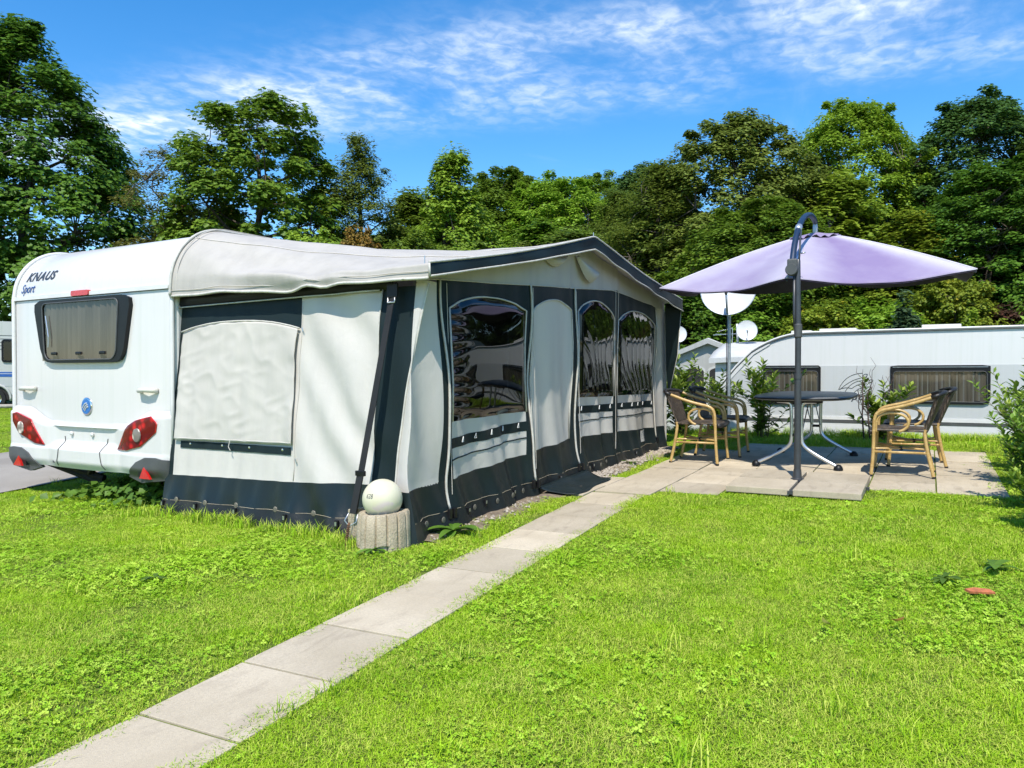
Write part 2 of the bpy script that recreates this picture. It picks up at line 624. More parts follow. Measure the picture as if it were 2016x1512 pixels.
def slab_mat():
    m, nt, b, out = material('concrete_slab')
    t = NT(nt)
    p = t.pos()
    ob = t.n.new('ShaderNodeObjectInfo')
    big = t.noise(p, 1.7, 6, 0.62, 0.3)
    fine = t.noise(p, 90, 4, 0.7)
    speck = t.voronoi(p, 260).outputs['Distance']
    c = t.mix(t.ramp(big, 0.3, 0.72), (0.44, 0.37, 0.26), (0.565, 0.485, 0.355))
    c = t.mix(t.math('MULTIPLY', t.ramp(fine, 0.35, 0.75), 0.55), c, (0.35, 0.30, 0.225))
    c = t.mix(t.math('MULTIPLY', t.ramp(speck, 0.05, 0.3, 1, 0), 0.35), c, (0.66, 0.61, 0.53))
    stain = t.noise(t.mapping(p, (3, 9, 3)), 1.0, 6, 0.65, 0.6)
    c = t.mix(t.math('MULTIPLY', t.ramp(stain, 0.5, 0.74), 0.55), c, (0.28, 0.23, 0.17))
    hs = t.n.new('ShaderNodeHueSaturation')
    t.l.new(c, hs.inputs['Color'])
    t.put(hs.inputs['Value'], t.math('ADD', t.math('MULTIPLY', ob.outputs['Random'], 0.30), 0.83))
    t.l.new(hs.outputs[0], b.inputs['Base Color'])
    b.inputs['Roughness'].default_value = 0.9
    b.inputs['Specular IOR Level'].default_value = 0.25
    h = t.math('ADD', fine, t.math('MULTIPLY', speck, 0.6))
    t.put(b.inputs['Normal'], t.bump(h, 0.35, 0.004))
    return m


M['slab'] = slab_mat()


def concrete_rough():
    m, nt, b, out = material('exposed_concrete')
    t = NT(nt)
    p = t.coord()
    big = t.noise(p, 5, 5, 0.6)
    fine = t.noise(p, 120, 4, 0.7)
    c = t.mix(t.ramp(big, 0.3, 0.7), (0.38, 0.31, 0.205), (0.54, 0.455, 0.32))
    c = t.mix(t.math('MULTIPLY', t.ramp(fine, 0.4, 0.7), 0.6), c, (0.20, 0.175, 0.14))
    t.put(b.inputs['Base Color'], c)
    b.inputs['Roughness'].default_value = 0.95
    t.put(b.inputs['Normal'], t.bump(t.math('ADD', fine, t.voronoi(p, 70).outputs['Distance']), 0.5, 0.006))
    return m


M['planter'] = concrete_rough()


def asphalt_mat():
    m, nt, b, out = material('worn_asphalt')
    t = NT(nt)
    p = t.pos()
    c = t.mix(t.ramp(t.noise(p, 0.8, 6, 0.6), 0.3, 0.7), (0.27, 0.24, 0.20), (0.37, 0.335, 0.285))
    c = t.mix(t.math('MULTIPLY', t.ramp(t.noise(p, 150, 3, 0.7), 0.4, 0.7), 0.5), c, (0.17, 0.16, 0.15))
    t.put(b.inputs['Base Color'], c)
    b.inputs['Roughness'].default_value = 0.9
    t.put(b.inputs['Normal'], t.bump(t.noise(p, 160, 3, 0.7), 0.5, 0.004))
    return m


M['asphalt'] = asphalt_mat()


def ground_mat():
    m, nt, b, out = material('lawn_ground')
    t = NT(nt)
    p = t.pos()
    big = t.noise(p, 0.9, 5, 0.6)
    fine = t.noise(p, 45, 5, 0.7)
    c = t.mix(t.ramp(big, 0.3, 0.7), (0.10, 0.15, 0.02), (0.15, 0.20, 0.03))
    c = t.mix(t.math('MULTIPLY', t.ramp(fine, 0.45, 0.75), 0.55), c, (0.20, 0.17, 0.07))
    bare = t.ramp(t.noise(p, 2.6, 5, 0.6, 0.4), 0.66, 0.76)
    c = t.mix(t.math('MULTIPLY', bare, 0.6), c, (0.20, 0.16, 0.09))
    t.put(b.inputs['Base Color'], c)
    b.inputs['Roughness'].default_value = 1.0
    b.inputs['Specular IOR Level'].default_value = 0.1
    t.put(b.inputs['Normal'], t.bump(fine, 0.8, 0.02))
    return m


M['ground'] = ground_mat()


def leaf_mat(name, c0, c1, c2=None, transl=0.35, gloss=0.25, use_pos=0.4):
    """leaf colour from a per-leaf value, through-lit"""
    m, nt, b, out = material(name)
    t = NT(nt)
    at = t.n.new('ShaderNodeAttribute'); at.attribute_name = 'tone'
    ob = t.n.new('ShaderNodeObjectInfo')
    patch = t.noise(t.pos(), use_pos, 3, 0.5)
    f = t.math('ADD', t.math('MULTIPLY', at.outputs['Fac'], 0.7), t.math('MULTIPLY', t.math('SUBTRACT', patch, 0.35), 0.8), clamp=True)
    c = t.mix(f, c0, c1)
    if c2 is not None:
        c = t.mix(t.ramp(at.outputs['Fac'], 0.86, 0.97), c, c2)
    hs = t.n.new('ShaderNodeHueSaturation')
    t.l.new(c, hs.inputs['Color'])
    t.put(hs.inputs['Value'], t.math('ADD', t.math('MULTIPLY', ob.outputs['Random'], 0.35), 0.83))
    t.put(hs.inputs['Hue'], t.math('ADD', t.math('MULTIPLY', ob.outputs['Random'], 0.02), 0.49))
    b.inputs['Roughness'].default_value = 0.5
    b.inputs['Specular IOR Level'].default_value = gloss
    t.l.new(hs.outputs[0], b.inputs['Base Color'])
    tr = t.n.new('ShaderNodeBsdfTranslucent')
    t.put(tr.inputs['Color'], t.mix(0.6, hs.outputs[0], (0.16, 0.22, 0.01), 'ADD') if False else hs.outputs[0])
    mx = t.n.new('ShaderNodeMixShader'); mx.inputs[0].default_value = transl
    t.l.new(b.outputs[0], mx.inputs[1]); t.l.new(tr.outputs[0], mx.inputs[2])
    t.l.new(mx.outputs[0], out.inputs['Surface'])
    return m


M['leaf_maple'] = leaf_mat('maple_leaves', (0.045, 0.106, 0.013), (0.152, 0.271, 0.024))
M['leaf_mid'] = leaf_mat('mid_green_leaves', (0.079, 0.158, 0.016), (0.244, 0.370, 0.034))
M['leaf_light'] = leaf_mat('light_green_leaves', (0.132, 0.231, 0.017), (0.356, 0.495, 0.046))
M['leaf_olive'] = leaf_mat('olive_leaves', (0.090, 0.148, 0.021), (0.284, 0.356, 0.059))
M['leaf_yellow'] = leaf_mat('yellow_green_leaves', (0.132, 0.205, 0.016), (0.343, 0.396, 0.040), (0.502, 0.422, 0.040))
M['leaf_rust'] = leaf_mat('rusty_leaves', (0.112, 0.132, 0.024), (0.264, 0.264, 0.053), (0.343, 0.211, 0.053))
M['leaf_orange'] = leaf_mat('orange_leaves', (0.16, 0.12, 0.02), (0.30, 0.17, 0.03), (0.42, 0.16, 0.03))
M['leaf_dark'] = leaf_mat('dark_green_leaves', (0.037, 0.079, 0.017), (0.112, 0.198, 0.032))
M['leaf_red'] = leaf_mat('dark_red_leaves', (0.045, 0.030, 0.018), (0.10, 0.055, 0.03), (0.15, 0.05, 0.03))
M['leaf_conifer'] = leaf_mat('conifer_needles', (0.035, 0.075, 0.035), (0.09, 0.15, 0.06))
M['leaf_laurel'] = leaf_mat('laurel_leaves', (0.055, 0.13, 0.012), (0.21, 0.32, 0.03), (0.36, 0.46, 0.06), 0.3, 0.5, 6.0)
M['leaf_weed'] = leaf_mat('weed_leaves', (0.075, 0.16, 0.018), (0.15, 0.27, 0.03), None, 0.3, 0.3, 6.0)


def grass_mat(name, c0, c1, dry, dry_amt):
    m, nt, b, out = material(name)
    t = NT(nt)
    at = t.n.new('ShaderNodeAttribute'); at.attribute_name = 'tone'
    ob = t.n.new('ShaderNodeObjectInfo')
    p = t.pos()
    patch = t.noise(p, 1.1, 5, 0.62)
    patch2 = t.noise(p, 3.8, 4, 0.6)
    f = t.math('ADD', t.math('MULTIPLY', at.outputs['Fac'], 0.55), t.math('MULTIPLY', t.math('SUBTRACT', patch, 0.3), 1.0), clamp=True)
    c = t.mix(f, c0, c1)
    d = t.math('MULTIPLY', t.ramp(t.math('ADD', t.math('MULTIPLY', at.outputs['Fac'], 0.5), t.math('MULTIPLY', patch2, 0.8)), 0.62, 0.86), dry_amt)
    c = t.mix(d, c, dry)
    hs = t.n.new('ShaderNodeHueSaturation')
    t.l.new(c, hs.inputs['Color'])
    t.put(hs.inputs['Value'], t.math('ADD', t.math('MULTIPLY', ob.outputs['Random'], 0.3), 0.85))
    b.inputs['Roughness'].default_value = 0.6
    b.inputs['Specular IOR Level'].default_value = 0.25
    t.l.new(hs.outputs[0], b.inputs['Base Color'])
    tr = t.n.new('ShaderNodeBsdfTranslucent')
    t.l.new(hs.outputs[0], tr.inputs['Color'])
    mx = t.n.new('ShaderNodeMixShader'); mx.inputs[0].default_value = 0.22
    t.l.new(b.outputs[0], mx.inputs[1]); t.l.new(tr.outputs[0], mx.inputs[2])
    t.l.new(mx.outputs[0], out.inputs['Surface'])
    return m


M['grass'] = grass_mat('grass_blades', (0.180, 0.375, 0.006), (0.48, 0.66, 0.022), (0.68, 0.63, 0.17), 0.48)
M['clover'] = grass_mat('clover_leaves', (0.17, 0.37, 0.008), (0.42, 0.62, 0.030), (0.52, 0.58, 0.12), 0.35)


def bamboo_mat():
    m, nt, b, out = material('bamboo_look_tube')
    t = NT(nt)
    p = t.coord()
    n = t.noise(p, 18, 4, 0.6)
    c = t.mix(t.ramp(n, 0.3, 0.7), (0.42, 0.265, 0.085), (0.57, 0.385, 0.145))
    c = t.mix(t.math('MULTIPLY', t.ramp(t.noise(p, 70, 3, 0.6), 0.55, 0.75), 0.4), c, (0.36, 0.22, 0.07))
    t.put(b.inputs['Base Color'], c)
    b.inputs['Roughness'].default_value = 0.35
    b.inputs['Coat Weight'].default_value = 0.2
    return m


M['bamboo'] = bamboo_mat()


def wicker_mat(name, axis):
    m, nt, b, out = material(name)
    t = NT(nt)
    p = t.coord()
    w1 = t.wave(p, 26.0, 0.6, 2, 'X' if axis == 'x' else 'Y')
    w2 = t.wave(p, 26.0, 0.6, 2, 'Z' if axis == 'x' else 'X')
    h = t.math('MULTIPLY', w1, w2)
    n = t.noise(p, 40, 4, 0.7)
    c = t.mix(t.ramp(n, 0.35, 0.7), (0.06, 0.042, 0.028), (0.20, 0.15, 0.10))
    c = t.mix(t.ramp(h, 0.05, 0.5, 0.7, 0), c, (0.015, 0.011, 0.008))
    t.put(b.inputs['Base Color'], c)
    b.inputs['Roughness'].default_value = 0.5
    t.put(b.inputs['Normal'], t.bump(h, 0.7, 0.006))
    return m


M['wicker'] = wicker_mat('brown_wicker', 'x')
M['wicker_dark'] = plain('black_wicker_roll', (0.018, 0.016, 0.015), 0.45, var=0.3, vscale=60, bump=0.5, bscale=120)


def parasol_mat():
    """faded purple cloth, bleached along some ribs"""
    m, nt, b, out = material('faded_purple_cloth')
    t = NT(nt)
    at = t.n.new('ShaderNodeAttribute'); at.attribute_name = 'fade'
    p = t.coord()
    n = t.noise(t.mapping(p, (2.0, 2.0, 2.0)), 1.3, 5, 0.6)
    f = t.math('ADD', at.outputs['Fac'], t.math('MULTIPLY', t.math('SUBTRACT', n, 0.5), 0.55), clamp=True)
    c = t.mix(f, (0.235, 0.18, 0.315), (0.56, 0.535, 0.585))
    t.put(b.inputs['Base Color'], c)
    b.inputs['Roughness'].default_value = 0.7
    b.inputs['Specular IOR Level'].default_value = 0.3
    t.put(b.inputs['Normal'], t.bump(t.noise(p, 5, 4, 0.55, 0.5), 0.25, 0.02))
    tr = t.n.new('ShaderNodeBsdfTranslucent')
    t.put(tr.inputs['Color'], (0.10, 0.06, 0.16, 1))
    mx = t.n.new('ShaderNodeMixShader'); mx.inputs[0].default_value = 0.05
    t.l.new(b.outputs[0], mx.inputs[1]); t.l.new(tr.outputs[0], mx.inputs[2])
    t.l.new(mx.outputs[0], out.inputs['Surface'])
    return m


M['parasol'] = parasol_mat()
M['parasol_seam'] = plain('bleached_seam', (0.60, 0.57, 0.63), 0.7, var=0.1)
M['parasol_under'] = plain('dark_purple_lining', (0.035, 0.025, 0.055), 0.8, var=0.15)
M['globe'] = None


def globe_mat():
    m, nt, b, out = material('yellowed_white_globe')
    t = NT(nt)
    p = t.coord()
    c = t.mix(t.ramp(t.noise(p, 5, 4, 0.5), 0.3, 0.7), (0.62, 0.575, 0.40), (0.67, 0.635, 0.47))
    blot = t.ramp(t.noise(t.mapping(p, (1, 1, 1), (0.3, 0.7, 0.2)), 6.5, 3, 0.5, 0.4), 0.60, 0.68)
    c = t.mix(t.math('MULTIPLY', blot, 0.5), c, (0.62, 0.46, 0.56))
    t.put(b.inputs['Base Color'], c)
    b.inputs['Roughness'].default_value = 0.35
    b.inputs['Subsurface Weight'].default_value = 0.0
    return m


M['globe'] = globe_mat()
M['tabletop'] = plain('anthracite_tabletop', (0.15, 0.155, 0.16), 0.35, var=0.15, vscale=60, bump=0.06, bscale=200)

# ================================================================== the ground
def axis_steps(lo, hi, segs):
    out = [lo]
    for (to, st) in segs:
        while out[-1] + st < to: out.append(out[-1] + st)
        out.append(to)
    return np.array(sorted(set([round(v, 4) for v in out if v <= hi])))


gx = axis_steps(-160, 320, [(-20, 20), (-2, 2), (11.8, 0.3), (13.2, 0.09), (30, 1.0), (80, 3), (320, 20)])
gy = axis_steps(-200, 260, [(-20, 20), (-2, 1.0), (10, 0.3), (30, 1.0), (80, 4), (260, 20)])
GX, GY = np.meshgrid(gx, gy, indexing='ij')
nz1 = vnoise(3)
GZ = terrain(GX, GY) + 0.012 * 0.35 * nz1(GX * 1.3, GY * 1.3)
mb = MB().grid(np.stack([GX, GY, GZ], -1))
lawn = mb.build('ground', M['ground'], smooth=True)
tag(lawn, 'green lawn ground sloping gently up to the patio', kind='structure')

# road behind the near caravan
rp = []
for i, t in enumerate(np.linspace(-30, 22, 53)):
    row = []
    for w in (-1.0, -0.5, 0, 0.5, 1.0):
        y = 9.80 + 0.25 * (t - 5.0) + w * 1.6
        row.append((t, y, float(terrain(t, y)) + 0.030 - 0.012 * w * w))
    rp.append(row)
road = MB().grid(np.array(rp)).build('road', M['asphalt'], smooth=True)
tag(road, 'grey asphalt lane behind the near caravan', kind='structure')


def slab(mbn, cx_, cy_, sx, sy, th, rot, parent, tilt=0.0, up=0.012, mesh=None, mat=None):
    z = g(cx_, cy_) + up
    if mesh is None:
        o = MB().box(-sx / 2, sx / 2, -sy / 2, sy / 2, -th, 0, 0.003).build(mbn, mat or M['slab'])
        mesh = o.data
    else:
        o = bpy.data.objects.new(mbn, mesh); COL.objects.link(o)
    o.parent = parent
    o.location = (cx_ - parent.location[0], cy_ - parent.location[1], z - parent.location[2])
    o.rotation_euler = (-0.006 + random.uniform(-.004, .004) + tilt, -0.028 + random.uniform(-.004, .004), rot + random.uniform(-.006, .006))
    return mesh


path = empty('path', (1.7, 2.2, g(1.7, 2.2)))
tag(path, 'narrow path of square concrete slabs leading to the patio', kind='structure')
PATH_ANG = 0.048
edges_path = [0.14, 0.66, 1.17, 1.69, 2.18, 2.665, 3.2, 3.72, 4.25, 4.78, 5.31, 5.84, 6.36]
for a, b in zip(edges_path[:-1], edges_path[1:]):
    xm = (a + b) / 2
    yl = 2.452 + PATH_ANG * (xm - 1.7)
    mesh_i = None
    slab('slab', xm, yl - 0.245, b - a - 0.012, 0.49, 0.05, PATH_ANG, path, mesh=None, up=0.010 + random.uniform(-0.003, 0.003))

patio = empty('patio', (8.6, 1.0, g(8.6, 1.0)))
tag(patio, 'terrace of large weathered concrete slabs under the table and chairs', kind='structure')
ycols = [2.675, 2.14, 1.605, 1.035, 0.475, -0.065, -0.60]
for ci in range(6):
    y1, y0 = ycols[ci], ycols[ci + 1]
    x = 6.38 if ci == 0 else (6.62 if ci < 2 else (7.22 + 0.0 if ci in (2, 3) else 7.42))
    first = True
    x_end = (9.75 if ci == 0 else 10.55)
    while x < x_end - 0.1:
        w = min(0.535, x_end - x)
        slab('slab', x + w / 2, (y0 + y1) / 2, w - 0.010, (y1 - y0) - 0.012, 0.05, 0.0, patio, up=0.014 + random.uniform(-0.004, 0.004))
        x += w
# two slabs beside the door mat
slab('slab', 6.42, 2.87, 0.52, 0.36, 0.05, 0.0, patio, up=0.013)
slab('slab', 6.95, 2.86, 0.50, 0.36, 0.05, 0.0, patio, up=0.012)

# the four loose slabs that weigh down the parasol's foot
wlabels = {(0, 0): 'loose concrete slab weighing down the parasol foot, nearest the lawn on the left of the pole',
           (0, 1): 'loose concrete slab weighing down the parasol foot, nearest the lawn on the right of the pole',
           (1, 0): 'loose concrete slab on the parasol foot, on the table side to the left',
           (1, 1): 'loose concrete slab on the parasol foot, on the table side to the right'}
for i in range(2):
    for j in range(2):
        cx_ = 7.31 + (i - 0.5) * 0.555
        cy_ = 1.028 - (j - 0.5) * 0.565
        o = MB().box(-0.262, 0.262, -0.268, 0.268, -0.055, 0, 0.006).build('loose_slab', M['slab'])
        o.location = (cx_, cy_, g(cx_, cy_) + 0.074)
        o.rotation_euler = (-0.006, -0.028, random.uniform(-.01, .01))
        tag(o, wlabels[(i, j)], 'slab', 'loose slabs weighing down the parasol')


# ================================================================== trees
def leaf_shape(kind):
    if kind == 'lobed':      # three-lobed leaf, folded on the middle rib
        v = np.array([(0, 0, 0), (0.55, 0.28, 0.10), (0.22, 0.50, 0.04), (0.42, 0.85, 0.08), (0, 1.05, -0.06),
                      (-0.42, 0.85, 0.08), (-0.22, 0.50, 0.04), (-0.55, 0.28, 0.10)], float)
        f = [(0, 1, 2), (0, 2, 4), (2, 3, 4), (0, 4, 6), (4, 5, 6), (0, 6, 7)]
    elif kind == 'kite':
        v = np.array([(0, 0, 0), (0.46, 0.45, 0.11), (0, 1.0, -0.03), (-0.46, 0.45, 0.11)], float)
        f = [(0, 1, 2), (0, 2, 3)]
    elif kind == 'narrow':
        v = np.array([(0, 0, 0), (0.22, 0.45, 0.06), (0, 1.0, -0.05), (-0.22, 0.45, 0.06)], float)
        f = [(0, 1, 2), (0, 2, 3)]
    elif kind == 'ellipse':  # laurel leaf
        v = np.array([(0, 0, 0), (0.15, 0.22, 0.05), (0.20, 0.55, 0.06), (0, 1.0, -0.08), (-0.20, 0.55, 0.06), (-0.15, 0.22, 0.05), (0, 0.5, 0.0)], float)
        f = [(0, 1, 6), (1, 2, 6), (2, 3, 6), (3, 4, 6), (4, 5, 6), (5, 0, 6)]
    return v, f


def leaves_mesh(name, C, Nrm, size, kind, r, tone, mat):
    """one mesh of leaves at points C facing Nrm"""
    n = len(C)
    V, F = leaf_shape(kind)
    Nrm = Nrm / (np.linalg.norm(Nrm, axis=1)[:, None] + 1e-9)
    a = r.normal(size=(n, 3))
    t = np.cross(Nrm, a); t /= np.linalg.norm(t, axis=1)[:, None] + 1e-9
    b = np.cross(Nrm, t)
    P = C[:, None, :] + size[:, None, None] * (V[None, :, 0, None] * t[:, None, :] + (V[None, :, 1, None] - 0.5) * b[:, None, :] + V[None, :, 2, None] * Nrm[:, None, :])
    P = P.reshape(-1, 3)
    k = len(V)
    Fa = np.array(F)
    faces = (np.arange(n)[:, None, None] * k + Fa[None]).reshape(-1, 3)
    me = bpy.data.meshes.new(name)
    me.vertices.add(len(P)); me.vertices.foreach_set('co', P.astype(np.float32).ravel())
    me.loops.add(faces.size); me.loops.foreach_set('vertex_index', faces.astype(np.int32).ravel())
    me.polygons.add(len(faces))
    me.polygons.foreach_set('loop_start', np.arange(0, faces.size, 3, dtype=np.int32))
    me.polygons.foreach_set('loop_total', np.full(len(faces), 3, np.int32))
    me.update(calc_edges=True)
    at = me.attributes.new('tone', 'FLOAT', 'POINT')
    at.data.foreach_set('value', np.repeat(tone, k).astype(np.float32))
    me.materials.append(mat)
    return me


def make_tree(name, seed, H, Rc, base, mat, n_clump=150, per=85, leaf=0.16, kind='kite', clump=0.62, shape='round', droop=0.0, trunk_r=None, leafmat_top=None, fill=0.55, flat=0.6, limbs=16):
    r = np.random.default_rng(seed)
    root = empty(name)
    trunk_r = trunk_r or H * 0.017

    def env(h):      # crown radius at relative height in the crown
        if shape == 'round': return Rc * math.sqrt(max(0.02, 1 - (2 * h - 0.86) ** 2 / 1.32))
        if shape == 'cone': return Rc * (1.02 - h) ** 0.75
        if shape == 'ovate': return Rc * (min(1.0, 0.55 + h * 1.6) if h < 0.3 else max(0.06, 1 - ((h - 0.3) / 0.72) ** 1.9))
        if shape == 'column': return Rc * (0.75 + 0.25 * math.sin(h * 5)) * (1.0 if h < 0.75 else max(0.05, 1 - (h - 0.75) / 0.27))
    mb = MB()
    wob = r.normal(0, 0.02 * H, (6, 2)); wob[0] = 0
    tp = [(wob[i][0] * i / 5, wob[i][1] * i / 5, H * 0.82 * i / 5) for i in range(6)]
    mb.tube([(0, 0, -0.4)] + tp[0:], [trunk_r * 1.25] + [trunk_r * (1.1 - 0.16 * i) for i in range(6)], 7)
    TP = np.array(tp)
    lobes = r.uniform(0.72, 1.15, 9)

    def radius(h, az):
        k = (az / (2 * math.pi) * 9) % 9
        i = int(k); fz = k - i
        return env(h) * (lobes[i] * (1 - fz) + lobes[(i + 1) % 9] * fz)
    # limbs
    ends = []
    for i in range(limbs):
        h0 = base * 0.7 + (H * 0.78 - base * 0.7) * (i + 0.5) / limbs
        az = i * 2.399 + r.uniform(-.3, .3)
        hr = min(1, max(0, (h0 + H * 0.10 - base) / (H - base)))
        L = radius(hr, az) * r.uniform(0.72, 0.92)
        s = np.array([np.interp(h0, TP[:, 2], TP[:, 0]), np.interp(h0, TP[:, 2], TP[:, 1]), h0])
        e = s + np.array([math.cos(az) * L, math.sin(az) * L, L * r.uniform(0.25, 0.75)])
        e[2] = min(e[2], H * 0.95)
        mid = (s + e) / 2 + np.array([0, 0, -0.06 * L]) + r.normal(0, 0.05 * L, 3)
        r0 = trunk_r * (0.62 - 0.38 * i / limbs)
        mb.tube([s, mid, e], [r0, r0 * 0.6, r0 * 0.2], 5, cap=False)
        ends.append((s, mid, e))
    E_ = np.array([q for (s, m_, e) in ends for q in (m_, (m_ + e) / 2, e)])
    # clumps spread through the crown
    CC = []
    while len(CC) < n_clump:
        h = r.uniform(0.0, 1.0)
        az = r.uniform(0, 2 * math.pi)
        q = r.uniform(fill ** 2, 1.0) ** 0.5
        if r.uniform() > (env(h) / Rc) ** 0.45: continue
        rad = radius(h, az) * q
        c = np.array([math.cos(az) * rad, math.sin(az) * rad, base + h * (H - base)])
        CC.append(c)
    for i in range(n_clump):
        if i % 2: continue
        c = CC[i]
        j = np.argmin(((E_ - c) ** 2).sum(1))
        mb.tube([E_[j], (E_[j] + c) / 2 + r.normal(0, 0.08, 3), c], [trunk_r * 0.13, trunk_r * 0.09, trunk_r * 0.03], 3, cap=False)
    tr = mb.build('trunk', M['bark'], root, smooth=True, fix=False)
    CC = np.array(CC)
    cr = clump * r.uniform(0.6, 1.25, n_clump)
    # loose sprays that break the outline
    ns_ = n_clump // 5
    ii = r.integers(0, n_clump, ns_)
    cen = np.array([0, 0, base + (H - base) * 0.35])
    CC[ii] = cen + (CC[ii] - cen) * r.uniform(1.02, 1.09, ns_)[:, None]
    cr[ii] *= 0.65
    N = n_clump * per
    idx = np.repeat(np.arange(n_clump), per)
    d = r.normal(size=(N, 3)); d /= np.linalg.norm(d, axis=1)[:, None]
    rad = r.uniform(0.15, 1.0, N) ** 0.6
    off = d * (rad * cr[idx])[:, None]
    off[:, 2] *= flat
    off[:, 2] -= droop * (off[:, 0] ** 2 + off[:, 1] ** 2) / (cr[idx] + 0.01)
    C = CC[idx] + off
    axis_out = CC[idx].copy(); axis_out[:, 2] = (axis_out[:, 2] - base - (H - base) * 0.35) * 0.8
    axis_out /= np.linalg.norm(axis_out, axis=1)[:, None] + 1e-6
    Nrm = 0.55 * d + 0.55 * axis_out + np.array([-0.15, -0.05, 1.0]) + r.normal(0, 0.34, (N, 3))
    tone = np.clip(r.uniform(0, 1, N) * 0.65 + np.repeat(r.uniform(0, 0.35, n_clump), per), 0, 1)
    size = leaf * r.uniform(0.65, 1.3, N)
    me = leaves_mesh('crown', C, Nrm, size, kind, r, tone, mat)
    o = bpy.data.objects.new('crown', me); COL.objects.link(o); o.parent = root
    return root


def place_tree(root, x, y, label, scale=1.0, rz=0.0, group=None, sz=None, cat='tree', mat=None, sink=0.1):
    root.location = (x, y, float(terrain(x, y)) - sink)
    root.rotation_euler = (0, 0, rz)
    root.scale = (scale, scale, sz or scale)
    tag(root, label, cat, group)
    if mat is not None:
        for ch in root.children:
            if ch.name.startswith('crown'):
                ch.material_slots[0].link = 'OBJECT'; ch.material_slots[0].material = mat
    return root

TG = 'trees standing behind the campsite'
# each kind is built once; its copies get their own spot, size, turn and leaf tone
tA = make_tree('maple_tree', 11, 14.2, 4.4, 1.2, M['leaf_maple'], 577, 146, 0.151, 'lobed', 0.70, 'ovate', 0.15, fill=0.6, limbs=20)
place_tree(tA, 15.0, 28.3, 'tall dense dark maple at the left edge, highest tree behind the near caravan', 1.0, 0.6, TG, 0.945)
tB = make_tree('slender_tree', 12, 8.6, 2.1, 0.8, M['leaf_rust'], 227, 70, 0.122, 'narrow', 0.41, 'round', 0.1, fill=0.25, limbs=26)
place_tree(tB, 15.9, 21.1, 'thin brownish tree with sparse leaves beside the tall dark maple', 1.0, 0.0, TG, 0.98)
tC = make_tree('maple_tree', 13, 11.0, 3.2, 2.2, M['leaf_mid'], 332, 125, 0.135, 'lobed', 0.55, 'round', 0.15, fill=0.5, limbs=20)
place_tree(tC, 17.6, 19.2, 'tall open maple with forked trunk rising above the caravan awning roof', 1.0, 2.0, TG, 0.92)
tD = make_tree('willow_tree', 14, 9.4, 2.0, 0.6, M['leaf_olive'], 420, 107, 0.122, 'narrow', 0.44, 'column', 0.2, fill=0.3)
place_tree(tD, 19.9, 17.0, 'slim olive green tree just right of the open forked maple', 1.0, 1.0, TG)
tE = make_tree('young_maple_tree', 15, 8.9, 2.1, 0.5, M['leaf_light'], 315, 115, 0.122, 'lobed', 0.48, 'ovate', 0.1, fill=0.4)
place_tree(tE, 21.4, 14.2, 'bright green young maple standing behind the middle of the awning roof', 0.9, 0.3, TG, 0.98)
tF = make_tree('broad_tree', 16, 11.0, 3.8, 0.2, M['leaf_olive'], 630, 170, 0.139, 'kite', 0.59, 'round', 0.1, fill=0.6, limbs=24)
place_tree(tF, 28.6, 6.3, 'broad dense green tree with thin upright shoots left of the parasol top', 1.0, 0.9, TG, 1.0)
tG = make_tree('beech_tree', 17, 12.4, 4.2, 0.4, M['leaf_dark'], 665, 170, 0.143, 'kite', 0.63, 'round', 0.2, fill=0.6, limbs=24)
place_tree(tG, 34.8, -1.6, 'tall dark green tree at the right edge, highest on the wooded slope', 1.0, 0.5, TG, 0.93)
